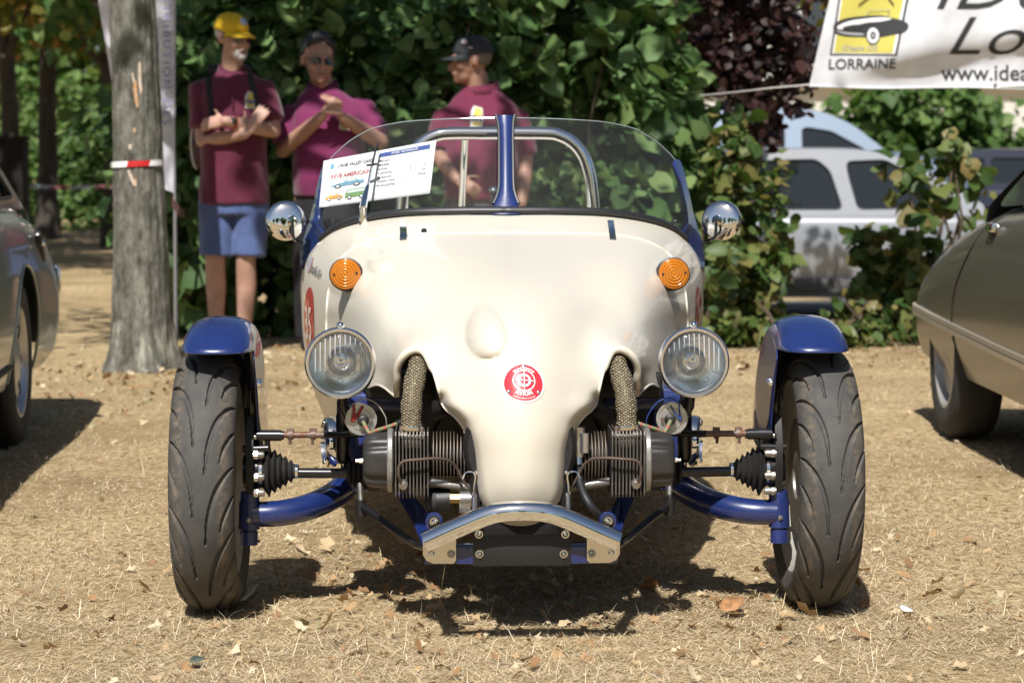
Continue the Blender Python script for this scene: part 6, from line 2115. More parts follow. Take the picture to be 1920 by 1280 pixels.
# --- right: brown-grey saloon, long tapering tail away from the camera
BRN = mat('brown_grey_paint', (.122, .108, .088), .38, .3, coat=.45, coatrough=.12)
W2 = .83
def rx(d): return 7.0 - d          # world distance -> car x
rtop = [(9.66, .44), (9.58, .53), (9.44, .615), (9.22, .69), (8.9, .765), (8.5, .825), (8.1, .862), (7.7, .878), (7.2, .885), (6.4, .88), (5.8, .84), (5.3, .74), (5.0, .60)]
right_car, sy2 = make_car('parked_car', 'brown-grey saloon at the right edge of the lawn with tapering tail and covered rear wheel', (1.575 + W2, 7.0, 0), -PI / 2, W2, rx(9.66), rx(5.0),
    [(rx(d), z) for d, z in rtop], .245, [(rx(8.90), .318), (rx(5.75), .318)], BRN,
    green=[(rx(8.25), .86), (rx(7.85), 1.06), (rx(7.55), 1.28), (rx(7.0), 1.40), (rx(6.3), 1.36), (rx(5.75), .90), (rx(6.5), .885), (rx(7.5), .885)], roof=[(rx(8.45), .84), (rx(7.85), 1.07), (rx(7.5), 1.31), (rx(7.0), 1.41), (rx(6.3), 1.37), (rx(5.7), .89)],
    windows=[[(rx(7.55), .925), (rx(7.45), 1.22), (rx(7.05), 1.32), (rx(7.05), .925)], [(rx(6.98), .925), (rx(6.98), 1.32), (rx(6.4), 1.28), (rx(6.0), .95)]], ends=(.26, .4), style='cover', rimm=mat('wheel_grey', (.38, .37, .35), .4, .4), cover_arch=True, tumble=.42, bulge=.06, wheel_inset=.012, roofcol=mat('roof_grey', (.055, .055, .057), .35, .2, coat=.6))
def rs(d, z, out=0.0): return on_side(sy2, rx(d), z, out)
trim = [rs(d, z, .002) for d, z in [(9.64, .455), (9.5, .445), (9.2, .432), (8.8, .420), (8.2, .405), (7.6, .392), (6.5, .38), (5.6, .38)]]
P = [[p + Vector((0, .003, .026)), p + Vector((0, -.010, .022)), p + Vector((0, -.011, .008)), p + Vector((0, -.007, .004)), p + Vector((0, -.011, 0)), p + Vector((0, -.011, -.014)), p + Vector((0, .003, -.018))] for p in [Vector(q) for q in crom(trim, 6)]]
MB().grid(P).build('waist_trim', mat('trim_bronze', (.55, .48, .38), .35, .6), right_car, angle=30)
def seam(pts):
    MB().tube([Vector(p) for p in crom([rs(d, z, .0015) for d, z in pts], 8)], .0035, n=6).build('door_seam', mat('seam_dark', (.03, .025, .02), .7), right_car)
seam([(8.28, .80), (8.42, .70), (8.55, .60), (8.62, .52), (8.66, .43)])
seam([(8.66, .39), (8.60, .30), (8.56, .225)])
hd = rs(8.07, .795, .012)
ho = MB().box(hd, (.06, .012, .016), bev=.007).build('door_handle', CHROME, right_car)
MB().box(hd + Vector((-.03, .004, -.032)), (.022, .008, .020), bev=.004).build('handle_plate', BLACKM, ho)
tl = rs(9.60, .385, .035)
MB().box(tl, (.03, .02, .035), bev=.008).build('reflector', mat('lens_red_brown', (.16, .06, .04), .2, coat=.8), right_car)
MB().tube([rs(d, .882 if d < 7.7 else .868, .004) for d in (8.0, 7.6, 7.2, 6.6)], .010, n=8).build('window_sill_trim', CHROME2, right_car)

# --- beyond the bushes: silver hatchback, blue-grey van, dark car
def bgcar(name, label, px0, px1, D, gz, roofline, beltrow, glass, paint, sillrow, W, wheels_px, style='spokes'):
    cxp = (px0 + px1) / 2
    c = at(cxp, 400, D)
    s = D / FPX
    lx = lambda px: (px - cxp) * s
    lz = lambda row: at(cxp, row, D).z - gz
    top = [(lx(px), lz(r)) for px, r in beltrow]
    green = [(lx(px), lz(r)) for px, r in roofline]
    zb = lz(beltrow[len(beltrow) // 2][1])
    wins = [[(lx(px), lz(r)) for px, r in w] for w in glass]
    g2 = [(green[0][0], zb - .03)] + green + [(green[-1][0], zb - .03)]
    car_, sy = make_car(name, label, (c.x, D + W, gz), 0, W, lx(px0), lx(px1), top, lz(sillrow), [(lx(p), .31) for p in wheels_px], paint,
        green=g2, roof=[(green[0][0] - .08, zb)] + green + [(green[-1][0] + .1, zb - .02)], windows=wins, ends=(.25, .3), style=style, base_r=.31, wz=.31, tumble=.28)
    return car_, sy, lx, lz
SIL2 = mat('bright_silver_paint', (.35, .36, .38), .28, .45, coat=.9)
c1, sA, lxA, lzA = bgcar('parked_car', 'bright silver hatchback parked behind the bushes at right', 1180, 2010, 20.5, -.32,
    [(1200, 390), (1235, 310), (1300, 288), (1400, 281), (1520, 279), (1620, 281), (1680, 290), (1760, 330), (1850, 385)], [(1180, 420), (1220, 398), (1400, 398), (1600, 398), (1800, 398), (1900, 420), (1970, 445), (2010, 490)],
    [[(1250, 385), (1270, 318), (1400, 302), (1400, 392)], [(1418, 392), (1418, 302), (1535, 299), (1560, 320), (1582, 392)], [(1612, 392), (1596, 330), (1592, 303), (1665, 300), (1730, 335), (1810, 388)]], SIL2, 558, .86, [1290, 1850])
MB().box((lxA(1595), -.873, (lzA(545) + lzA(525)) / 2), (1.2, .012, .06), bev=.01).build('sill_strip', mat('grey_plastic', (.10, .095, .09), .6), c1)
for px in (1560, 1588):
    pts = [(lxA(px + d), lzA(r)) for d, r in ((0, 400), (8, 440), (10, 500), (4, 530))]
    MB().tube([(x, sA(x, z) - .001, z) for x, z in pts], .004, n=6).build('door_seam', mat('seam_dark'), c1)
    break
BLG = mat('blue_grey_paint', (.26, .32, .40), .3, .4, coat=.9)
bgcar('parked_van', 'pale blue-grey people carrier parked behind the silver hatchback', 1130, 1830, 25.0, -.32,
    [(1150, 285), (1180, 225), (1260, 206), (1390, 201), (1470, 201), (1540, 207), (1600, 232), (1665, 285)], [(1130, 310), (1170, 288), (1300, 286), (1500, 286), (1680, 288), (1760, 305), (1830, 345)],
    [[(1200, 282), (1215, 240), (1340, 236), (1340, 282)], [(1358, 282), (1358, 236), (1465, 236), (1472, 244), (1472, 282)], [(1506, 282), (1506, 242), (1515, 239), (1560, 246), (1625, 282)]], BLG, 490, .88, [1230, 1700])
DKC = mat('dark_blue_paint', (.018, .022, .034), .28, .2, coat=.9)
bgcar('parked_car', 'dark navy car parked at the far right behind the bushes', 1690, 2420, 26.5, -.32,
    [(1725, 340), (1745, 300), (1790, 285), (1880, 280), (2000, 281), (2080, 300), (2180, 350)], [(1690, 372), (1720, 350), (1850, 347), (2000, 348), (2200, 356), (2340, 372), (2420, 405)],
    [[(1762, 338), (1775, 306), (1850, 296), (1850, 342)], [(1862, 342), (1862, 296), (1985, 296), (1985, 343)]], DKC, 500, .84, [1800, 2290])

# ================================================================== BANNER, FLAG
def build_banner():
    D = 12.5
    root = thing('banner', 'white event banner with yellow car emblem strung up at top right', 'banner', at(1700, 160, D))
    inv = Vector(root.location)
    def dep(px, py):
        t = (py - (152 - (px - 1560) * .19)) / 22.0
        return D + .05 * math.sin((px - 1500) * .007) + .055 * math.tanh(t) * smooth01(1540, 1680, px) + .012 * math.sin(px * .031 + py * .02) + .0006 * (px - 1520) * .1
    def pt(px, py, h=0.0):
        return at(px, py, float(dep(px, py)) - h) - inv
    L = lambda py: 1518 + (160 - py) * .235
    B = lambda px: 163 + 3 * (px - 1518) / 400 + 1.5 * math.sin(px * .02)
    P = []
    for i in range(201):
        row = []
        for j in range(91):
            v = j / 90; py = 164 - v * 300
            px = L(py) + (2320 - L(py)) * i / 200
            row.append(pt(px, B(px) - v * 300))
        P.append(row)
    wm = leaf_mat('banner_cloth', [(.78, .79, .82), (.80, .81, .84)], trans=.25, rough=.75)
    o = MB().grid(P).build('cloth', wm, root, angle=None)
    blk = mat('print_black', (.025, .027, .03), .7); yel = mat('print_yellow', (.56, .50, .10), .7); wht = mat('print_white', (.75, .75, .76), .7); gry = mat('print_grey', (.33, .34, .37), .7)
    def flat(name, V, m, h, Fc=None):
        out = []
        o = MB().add([pt(x, y, h) for x, y in V], Fc or [tuple(range(len(V)))])
        return o.build(name, m, root, smooth=False, recalc=False)
    def quad_patch(name, pts4, m, h, n=24):
        (a, b, c, d) = [Vector(p) for p in pts4]
        V, Fc = [], []
        for i in range(n + 1):
            for j in range(n + 1):
                u, v = i / n, j / n
                p = (a.lerp(b, u)).lerp(d.lerp(c, u), v); V.append((p.x, p.y))
        for i in range(n):
            for j in range(n):
                k = i * (n + 1) + j; Fc.append((k, k + n + 1, k + n + 2, k + 1))
        flat(name, V, m, h, Fc)
    # emblem: black line, white line, yellow field (it is hung slightly askew)
    def fr(px, py, k): return (px, py)
    quad_patch('emblem_border', [(1581, -60), (1716, -60), (1682, 105), (1556, 104)], blk, .002)
    quad_patch('emblem_border', [(1585, -60), (1711, -60), (1678, 102), (1560, 101)], wht, .0035)
    quad_patch('emblem_field', [(1588, -60), (1706, -60), (1673, 100), (1564, 99)], yel, .005)
    # drawn convertible
    body = [(1563, 48), (1572, 40), (1590, 34), (1614, 31), (1650, 29), (1668, 33), (1690, 38), (1703, 46), (1700, 56), (1690, 62), (1675, 66), (1655, 70), (1640, 72), (1616, 70), (1600, 70), (1580, 68), (1565, 62)]
    Vb, Tb = fill2d(crom(body, 3, closed=True), 6)
    flat('emblem_car', Vb, blk, .0065, Tb)
    hi = [(1570, 50), (1592, 40), (1625, 35), (1655, 33), (1672, 36), (1650, 41), (1625, 43), (1598, 50), (1576, 56)]
    Vb, Tb = fill2d(crom(hi, 3, closed=True), 6); flat('emblem_car', Vb, wht, .0078, Tb)
    hi = [(1580, 52), (1600, 47), (1618, 47), (1612, 54), (1590, 57)]
    Vb, Tb = fill2d(crom(hi, 3, closed=True), 5); flat('emblem_car', Vb, blk, .009, Tb)
    hi = [(1566, 58), (1590, 61), (1618, 63), (1616, 67), (1585, 65)]
    Vb, Tb = fill2d(crom(hi, 3, closed=True), 5); flat('emblem_car', Vb, gry, .009, Tb)
    for rx_, ry_, m, h in ((13, 17, blk, .009), (11, 14.5, wht, .0102), (5.5, 7.5, blk, .0114), (3, 4, gry, .0126)):
        flat('emblem_car', [(1637 + rx_ * math.cos(a), 67 + ry_ * math.sin(a)) for a in np.linspace(0, 2 * PI, 24, endpoint=False)], m, h)
    for a, b in (((1622, 33), (1630, 20)), ((1630, 20), (1668, 18)), ((1668, 18), (1664, 32))):
        MB().tube([pt(*a, .013), pt(*b, .013)], .0014, n=5).build('emblem_car', gry, root)
    for a, b in (((1610, 10), (1630, -6)), ((1664, -6), (1676, 10))):
        MB().tube([pt(*a, .012), pt(*b, .012)], .003, n=5).build('emblem_car', blk, root)
    def word(s, px, py, size, m, bold=.01, shear=0.0, sl=0.0, align='LEFT', sx=1.0, h=.0035, rot=0.0):
        V, Fc = subdiv2d(*text2d(s, 1.0, bold, shear, align), 5.0 / size)
        out = [(px + x * size * sx, py - y * size + x * size * sx * rot) for x, y in V]
        # split long faces are small, follow the cloth point by point
        flat('lettering', out, m, h, Fc)
    word('LORRAINE', 1552, 130, 27, blk, .014, .05, sx=1.0, rot=-.01)
    word('IDeale DS', 1578, 95, 13, gry, .01, .2, sx=1.25, h=.007)
    word('www.idea', 1765, 151, 42, blk, .008, 0, sx=.98)
    word('IDe', 1744, 18, 135, blk, -.006, .42, sx=1.1)
    word('Lor', 1768, 103, 104, blk, -.006, .42, sx=1.35)
    # hem, eyelet and cords
    MB().tube([pt(px, B(px), .002) for px in np.linspace(1518, 2300, 60)], .005, n=6).build('hem', wm, root)
    rope = mat('white_cord', (.62, .60, .57), .8)
    MB().tube([pt(1519, 159), at(1450, 165, 12.6) - inv, at(1390, 172, 12.9) - inv, at(1310, 180, 13.6) - inv], .004, n=6).build('cord', rope, root)
    MB().tube([pt(1874, 163, .004), pt(1905, 162, .008), pt(1960, 158, .012)], .005, n=6).build('cord', rope, root)
    MB().lathe([(.004, -.002), (.010, -.002), (.010, .003), (.004, .003)], pt(1866, 160, .006), (0, -1, 0), 16).build('eyelet', CHROME2, root)
build_banner()

def build_flag():
    D = 13.25
    b = at(327, 530, D); b.z = 0
    root = thing('feather_flag', 'white feather flag with blue lettering hidden behind the grey tree trunk', 'flag', b)
    right = [(326, -90), (326, 0), (326, 120), (326, 240), (327, 330), (327, 362)]
    left = [(176, -90), (184, 0), (200, 95), (218, 190), (256, 290), (300, 352)]
    R_, L_ = crom(right, 8), crom(left, 8)
    P = []
    for (a, c) in zip(L_, R_):
        P.append([at(a[0] + (c[0] - a[0]) * t, a[1] + (c[1] - a[1]) * t, D + .05 * math.sin(t * 7 + a[1] * .01) * t * (1 - t) * 2) - b for t in np.linspace(0, 1, 10)])
    cm = leaf_mat('flag_cloth', [(.86, .85, .92), (.88, .87, .94)], trans=.5, rough=.7)
    MB().grid(P).build('cloth', cm, root, angle=None)
    MB().tube([at(327.5, -95, D) - b, at(327.5, 300, D) - b, at(328.5, 420, D) - b, Vector((.005, 0, -.02))], [.008, .008, .010, .012], n=10).build('pole', mat('pole_alloy', (.42, .42, .45), .35, .8), root)
    im = mat('flag_ink', (.24, .24, .42), .7)
    for wd, row in (('DISTRIBUTION', -38), ('DES', 185)):
        V, Fc = text2d(wd, 24, .012, align='LEFT', space=1.35)
        MB().add([at(306 + y * .95 * .9, row + x * 1.0, D - .02) - b for x, y in V], Fc).build('lettering', im, root, smooth=False, recalc=False)
build_flag()

# ================================================================== PEOPLE
SKIN = mat('skin_tan', (.37, .205, .145), .55, var=.14, vscale=16, bump=.05, bscale=150)
SKIN2 = mat('skin_fair', (.42, .245, .18), .55, var=.14, vscale=16, bump=.05, bscale=150)
SKIN3 = mat('skin_brown', (.30, .16, .11), .55, var=.14, vscale=16, bump=.05, bscale=150)
MAROON = mat('maroon_cotton', (.095, .0045, .027), .85, sheen=.25, var=.10, vscale=14, bump=.15, bscale=60)
MAGENTA = mat('plum_cotton', (.15, .009, .066), .85, sheen=.25, var=.10, vscale=14, bump=.15, bscale=60)
PLUM3 = mat('wine_cotton', (.125, .006, .036), .85, sheen=.25, var=.10, vscale=14, bump=.15, bscale=60)

def solid(mb, name, m, parent, voxel=.008, smooth=4, disp=None):
    o = mb.build(name, m, parent, merge=1e-5)
    add_mod(o, 'REMESH', mode='VOXEL', voxel_size=voxel, use_smooth_shade=True)
    if smooth:
        add_mod(o, 'SMOOTH', iterations=smooth, factor=.5)
    baked(o)
    me = o.data
    me.materials.clear(); me.materials.append(m)
    if disp:
        n = len(me.vertices)
        co = np.zeros(n * 3); me.vertices.foreach_get('co', co); co = co.reshape(-1, 3)
        nr = np.zeros(n * 3); me.vertices.foreach_get('normal', nr); nr = nr.reshape(-1, 3)
        d = np.array([disp(c) for c in co])
        me.vertices.foreach_set('co', (co + nr * d[:, None]).ravel())
        me.update()
    me.polygons.foreach_set('use_smooth', [True] * len(me.polygons))
    return o

def torso(mb, st, n=28, e=2.4):
    """stations (z, cx, cy, rx, ry)"""
    P = []
    for z, cx, cy, rx_, ry_ in st:
        row = []
        for j in range(n):
            a = 2 * PI * j / n
            c, s = math.cos(a), math.sin(a)
            k = (abs(c) ** e + abs(s) ** e) ** (-1 / e)
            row.append((cx + rx_ * k * c, cy + ry_ * k * s, z))
        P.append(row)
    o = len(mb.v)
    mb.grid(P, cv=True)
    mb.f.append(tuple(o + j for j in range(n))); mb.m.append(0)
    mb.f.append(tuple(o + (len(P) - 1) * n + j for j in range(n))); mb.m.append(0)

def rot_between(yaw, pitch=0.0, roll=0.0):
    return Matrix.Rotation(yaw, 3, 'Z') @ Matrix.Rotation(roll, 3, 'Y') @ Matrix.Rotation(pitch, 3, 'X')

def add_head(mb, c, R):
    """head about 0.235 m tall looking along -y before rotation"""
    c = Vector(c)
    def B(o, r, Rr=None): mb.ball(c + R @ Vector(o), r, 20, R=(R @ Rr) if Rr is not None else R)
    B((0, .018, .038), (.0765, .096, .082))          # skull
    B((0, -.022, -.005), (.066, .070, .085))         # face
    B((0, -.038, -.068), (.048, .050, .044))         # jaw
    B((0, -.072, -.093), (.024, .018, .018))         # chin
    B((0, -.082, .020), (.052, .016, .014))          # brow
    B((0, -.100, -.022), (.013, .018, .024), Matrix.Rotation(rad(-22), 3, 'X'))   # nose
    B((0, -.106, -.034), (.017, .013, .011))         # nose tip
    B((0, -.086, -.060), (.024, .011, .012))         # lips
    for s in (-1, 1):
        B((s * .043, -.060, -.028), (.022, .022, .024))   # cheek
        B((s * .077, .012, -.004), (.009, .020, .032))    # ear
    return c

def finger(mb, p, d, n, lens, curl, r):
    d = Vector(d).normalized(); n = Vector(n).normalized()
    pts = [Vector(p)]
    ax = d.cross(n).normalized()
    for L in lens:
        d = (Matrix.Rotation(-curl, 3, ax) @ d).normalized()
        pts.append(pts[-1] + d * L)
    mb.capsule(pts, [r, r * .96, r * .9, r * .8][:len(pts)], n=8)

def add_hand(mb, w, d, n, curl=.35, k=1.0, thumb=1):
    """w wrist, d direction of the palm, n normal on the back of the hand"""
    w = Vector(w); d = Vector(d).normalized(); n = Vector(n); n = (n - d * n.dot(d)).normalized()
    sd = d.cross(n).normalized()
    mb.capsule([w, w + d * .045 * k, w + d * .085 * k], [.024 * k, .036 * k, .038 * k], n=12, flat=.42, up=sd)
    for i, (o, L) in enumerate(((-.029, .9), (-.010, 1.05), (.010, 1.0), (.028, .8))):
        finger(mb, w + d * .088 * k + sd * o * k, d + sd * o * 2.5, n, [.036 * L * k, .026 * L * k, .02 * L * k], curl, .0088 * k)
    finger(mb, w + d * .03 * k + sd * -.028 * thumb * k, d * .7 - sd * thumb * .75 - n * .2, n, [.036 * k, .03 * k, .022 * k], curl * .4, .0100 * k)

def cap_mesh(c, R, mcap, parent, name='cap', patch=None, low=.028, tall=.095):
    c = Vector(c)
    P = []
    for i in range(13):
        a = PI / 2 * i / 12
        row = []
        for j in range(36):
            b = 2 * PI * j / 36
            r = math.sin(a) ** .85
            v = Vector((.084 * r * math.cos(b), .018 + .104 * r * math.sin(b), low + tall * math.cos(a) ** .8 + .004 * math.sin(b * 3)))
            row.append(c + R @ v)
        P.append(row)
    o = MB().grid(P, cv=True).build(name, mcap, parent, angle=None)
    add_mod(o, 'SOLIDIFY', thickness=.004)
    br = []
    for i in range(7):
        t = i / 6
        row = []
        for j in range(13):
            a = PI * (.12 + .76 * j / 12)
            r = 1 + t * .80 * math.sin(a) ** 1.4
            row.append(c + R @ Vector((.084 * r ** .35 * math.cos(a), .018 - .100 * (math.sin(a) * r), low + .004 - .02 * t - .022 * abs(math.cos(a)) ** 2 * t)))
        br.append(row)
    b = MB().grid(br).build('brim', mcap, o, angle=None)
    add_mod(b, 'SOLIDIFY', thickness=.004)
    return o

def face_bits(c, R, parent, eyes=True, mouth=(.22, .07, .06)):
    c = Vector(c)
    if eyes:
        ew = mat('eye_white', (.62, .58, .54), .3); ei = mat('eye_dark', (.03, .02, .015), .2)
        for s in (-1, 1):
            e = MB().ball(c + R @ Vector((s * .031, -.081, .004)), (.013, .008, .007), 12, R=R).build('eye', ew, parent)
            MB().ball(c + R @ Vector((s * .031, -.087, .004)), (.006, .004, .006), 10, R=R).build('pupil', ei, e)
            MB().ball(c + R @ Vector((s * .031, -.092, .022)), (.019, .006, .0045), 10, R=R).build('eyebrow', mat('brow_hair', (.06, .045, .035), .8), parent)
    MB().ball(c + R @ Vector((0, -.0955, -.0605)), (.021, .004, .0042), 12, R=R).build('mouth', mat('lip_' + str(mouth[0]), mouth, .5), parent)

def glasses(c, R, parent, label_dark=True):
    c = Vector(c)
    gm = mat('sunglass', (.010, .010, .012), .06, coat=1.0)
    g = MB()
    for s in (-1, 1):
        pts = [c + R @ Vector((s * (.034 + .0255 * math.copysign(abs(math.cos(a)) ** .75, math.cos(a))), -.1035 + .010 * max(0, abs(math.cos(a))) * .5 + .012 * (.034 + .0255 * math.cos(a)) / .06, .004 + .019 * math.copysign(abs(math.sin(a)) ** .8, math.sin(a)))) for a in np.linspace(0, 2 * PI, 20, endpoint=False)]
        g.prism(pts, R @ Vector((0, .003, 0)))
    o = g.build('sunglasses', gm, parent, smooth=False)
    fr = MB().tube([c + R @ Vector((-.012, -.106, .010)), c + R @ Vector((0, -.109, .012)), c + R @ Vector((.012, -.106, .010))], .0022, n=6)
    for s in (-1, 1):
        fr.tube([c + R @ Vector((s * .062, -.093, .010)), c + R @ Vector((s * .079, -.05, .010)), c + R @ Vector((s * .081, .012, .008)), c + R @ Vector((s * .080, .03, -.008))], .0026, n=6)
    fr.build('glasses_frame', BLACKM, o)

def hair_cap(c, R, m, parent, low=.01, grow=.010, fringe=.062, seed=0, back=-.05, name='hair'):
    """short hair following the skull, higher over the brow"""
    c = Vector(c); P = []
    for i in range(17):
        row = []
        for j in range(40):
            b = 2 * PI * j / 40
            front = max(0, -math.sin(b))
            zl = back + (fringe - back) * front ** .8 if front > 0 else back
            side_z = .012 if grow > .008 else back * .3
            zl = side_z + (fringe - side_z) * front ** .7 if front > 0 else side_z + (back - side_z) * math.sin(b) ** .7
            zl += .010 * noise.noise(Vector((b * 4 + seed, 0, 0)))
            amax = math.acos(max(-.95, min(.98, (zl - .038) / .090)))
            a = amax * i / 16
            r = math.sin(a)
            v = Vector(((.0765 + grow) * r * math.cos(b), .018 + (.096 + grow) * r * math.sin(b), .038 + (.082 + grow * 1.4) * math.cos(a)))
            nn = noise.noise(Vector((v.x * 55 + seed, v.y * 55, v.z * 40)))
            nn += 1.2 * noise.noise(Vector((v.x * 22 + seed, v.y * 22, v.z * 14))) * (grow > .008)
            v += Vector((v.x, v.y - .018, v.z - .038)).normalized() * ((.005 if grow < .008 else .0085) * nn)
            row.append(c + R @ v)
        P.append(row)
    o = MB().grid(P, cv=True).build(name, m, parent, angle=None)
    add_mod(o, 'SOLIDIFY', thickness=.006, offset=-1)
    return o

def cloth_noise(amp, sc, st):
    def f(co):
        return amp * (noise.noise(Vector((co[0] * sc, co[1] * sc, co[2] * sc * st))) + .5 * noise.noise(Vector((co[0] * sc * 2.3 + 4, co[1] * sc * 2.3, co[2] * sc * st * 2.1))))
    return f

def emblem(shirt, parent, x, z, k=1.0):
    """small woven badge on the chest"""
    bv = BVHTree.FromPolygons([v.co.copy() for v in shirt.data.vertices], [tuple(p.vertices) for p in shirt.data.polygons])
    def put(pts, m, off):
        out = []
        for (a, b) in pts:
            h = bv.ray_cast(Vector((x + a * k, -1.0, z + b * k)), Vector((0, 1, 0)))
            out.append((x + a * k, (h[0].y if h[0] is not None else -.12) - off, z + b * k))
        return MB().add(out, [tuple(range(len(out)))]).build('shirt_badge', m, parent, smooth=False, recalc=False)
    yl = mat('badge_yellow', (.60, .48, .10), .8); wt = mat('badge_cloth_white', (.66, .66, .66), .8)
    put([(-.026, -.04), (.022, -.045), (.028, .0), (.024, .04), (-.012, .05), (-.026, .02)], wt, .004)
    put([(-.014, .0), (.022, .0), (.02, .038), (-.008, .044)], yl, .006)
    put([(-.018, -.034), (.018, -.036), (.02, -.02), (-.016, -.018)], yl, .006)
    put([(-.022, -.012), (.022, -.012), (.026, .004), (-.018, .006)], mat('badge_grey', (.20, .20, .26), .8), .008)

# --- man with the yellow cap, arms crossed
def man_yellow():
    base = at(440, 660, 13.0); base.z = 0
    root = thing('person', 'man in yellow cap and maroon polo with blue shorts standing with folded arms', 'person', base)
    R = rot_between(rad(48), rad(8))
    hc = Vector((.008, -.03, 1.675))
    b = MB()
    add_head(b, hc, R)
    b.capsule([(0, .015, 1.46), (0, .0, 1.53), (.004, -.015, 1.61)], [.068, .058, .056], n=16)
    torso(b, [(.82, 0, .01, .15, .105), (1.0, 0, .01, .14, .10), (1.2, 0, .01, .155, .105), (1.38, 0, .015, .165, .10), (1.46, 0, .02, .13, .08), (1.50, 0, .02, .07, .055)])
    S1, E1, W1_ = Vector((-.175, .02, 1.44)), Vector((-.155, -.05, 1.135)), Vector((.085, -.205, 1.165))
    S2, E2, W2_ = Vector((.165, .02, 1.44)), Vector((.225, -.06, 1.185)), Vector((-.01, -.235, 1.235))
    b.capsule([S1 + Vector((.02, 0, -.04)), S1.lerp(E1, .5), E1], [.045, .046, .040], n=14); b.capsule([E1, E1.lerp(W1_, .4), W1_], [.040, .041, .028], n=14)
    b.capsule([S2 + Vector((-.02, 0, -.04)), S2.lerp(E2, .5), E2], [.045, .046, .040], n=14); b.capsule([E2, E2.lerp(W2_, .4), W2_], [.040, .041, .028], n=14)
    add_hand(b, W1_ + Vector((.02, .0, .01)), (.55, .10, .85), (-.2, -1, .1), .12, 1.0, 1)
    add_hand(b, W2_, (-1, .35, -.12), (0, -1, .3), .25, 1.0, -1)
    for hx, kx, ax in ((-.085, -.10, -.10), (.09, .065, .048)):
        b.capsule([(hx, .01, .86), (hx, .0, .66), (kx, -.015, .50), (kx, .02, .36), (ax, .03, .10)], [.082, .070, .054, .056, .036], n=16)
        b.capsule([(ax, .04, .055), (ax + .01, -.05, .045), (ax + .015, -.13, .03)], [.036, .036, .030], n=12, flat=.8)
    body = solid(b, 'body', SKIN2, root, .0088, 3)
    s = MB()
    torso(s, [(.795, 0, .005, .190, .135), (.84, 0, .005, .190, .136), (1.0, 0, -.005, .176, .132), (1.2, 0, 0, .182, .135), (1.36, 0, .012, .188, .125), (1.44, 0, .02, .170, .10), (1.485, 0, .022, .12, .085), (1.515, 0, .02, .078, .068)])
    s.capsule([S1 + Vector((.05, 0, -.02)), S1 + Vector((.0, 0, -.03)), S1.lerp(E1, .45), S1.lerp(E1, .66)], [.058, .064, .066, .068], n=18)
    s.tube([S1.lerp(E1, .5), S1.lerp(E1, .80) + Vector((-.004, 0, 0))], [.066, .072], n=18)
    s.capsule([S2 + Vector((-.05, 0, -.02)), S2 + Vector((0, 0, -.03)), S2.lerp(E2, .45), S2.lerp(E2, .66)], [.058, .064, .066, .068], n=18)
    s.tube([S2.lerp(E2, .5), S2.lerp(E2, .78)], [.066, .072], n=18)
    shirt = solid(s, 'polo_shirt', MAROON, root, .009, 3, cloth_noise(.010, 9, .5))
    cm = MB()
    cm.grid([[(.066 * math.cos(a) * k + .0, .018 + .058 * math.sin(a) * k, z - .02 * max(0, -math.sin(a))) for a in np.linspace(-PI * .42, PI * 1.42, 26)] for k, z in ((1.0, 1.545), (1.12, 1.545), (1.32, 1.505))])
    o = cm.build('collar', MAROON, shirt, angle=None); add_mod(o, 'SOLIDIFY', thickness=.004)
    sh = MB()
    torso(sh, [(.74, 0, .01, .165, .12), (.84, 0, .01, .17, .125), (.93, 0, .01, .16, .115)])
    for hx, kx in ((-.088, -.098), (.092, .082)):
        sh.tube([(hx, .01, .84), (hx * 1.0, .005, .68), (kx, -.005, .515)], [.098, .095, .092], n=20)
    solid(sh, 'shorts', mat('blue_cotton', (.065, .10, .235), .85, sheen=.2, var=.12, vscale=20, bump=.15, bscale=60), root, .009, 3, cloth_noise(.008, 9, .35))
    for ax in (-.10, .048):
        so_ = MB().tube([(ax, .03, .05), (ax, .03, .17)], [.043, .042], n=16).build('sock', mat('black_knit', (.012, .012, .014), .9), root)
        MB().tube([(ax, .03, .128), (ax, .03, .132)], .0435, n=16).build('sock_band', mat('grey_knit', (.30, .30, .32), .9), so_)
        MB().capsule([(ax, .06, .045), (ax + .01, -.05, .045), (ax + .016, -.15, .032)], [.048, .047, .040], n=14, flat=.85, up=(1, 0, 0)).build('shoe', mat('shoe_brown', (.05, .032, .024), .7, var=.3, vscale=30), root)
    cap = cap_mesh(hc + Vector((0, 0, .012)), R, mat('yellow_cap', (.68, .43, .012), .8, var=.08, vscale=20), root)
    pc = hc + R @ Vector((.045, -.086, .085)); u_, w_, d_ = frame_of(R @ Vector((.45, -.8, .35)))
    MB().lathe([(.0, .004), (.020, .003), (.022, -.006)], hc + R @ Vector((.0, -.074, .098)), R @ Vector((.0, -.85, .42)), 20).build('cap_badge', mat('cap_white', (.62, .66, .74), .7, col2=(.10, .16, .34), vscale=60), cap)
    glasses(hc, R, root)
    face_bits(hc, R, root, eyes=False, mouth=(.26, .10, .09))
    wb = mat('white_beard', (.36, .33, .30), .9, var=.25, vscale=90, bump=.5, bscale=200)
    bd = MB()
    bd.ball(hc + R @ Vector((0, -.066, -.090)), (.034, .036, .028), 16, R=R)
    for s_ in (-1, 1):
        bd.ball(hc + R @ Vector((s_ * .027, -.070, -.074)), (.016, .022, .026), 12, R=R)
        bd.ball(hc + R @ Vector((s_ * .014, -.096, -.049)), (.018, .007, .0065), 12, R=R @ Matrix.Rotation(rad(s_ * 14), 3, 'Y'))
    solid(bd, 'beard', wb, root, .005, 2)
    hair_cap(hc, R, mat('grey_hair', (.20, .18, .16), .9), root, grow=.003, fringe=.07, back=-.035)
    # watch
    wp_ = W2_.lerp(E2, .17); dr = (E2 - W2_).normalized()
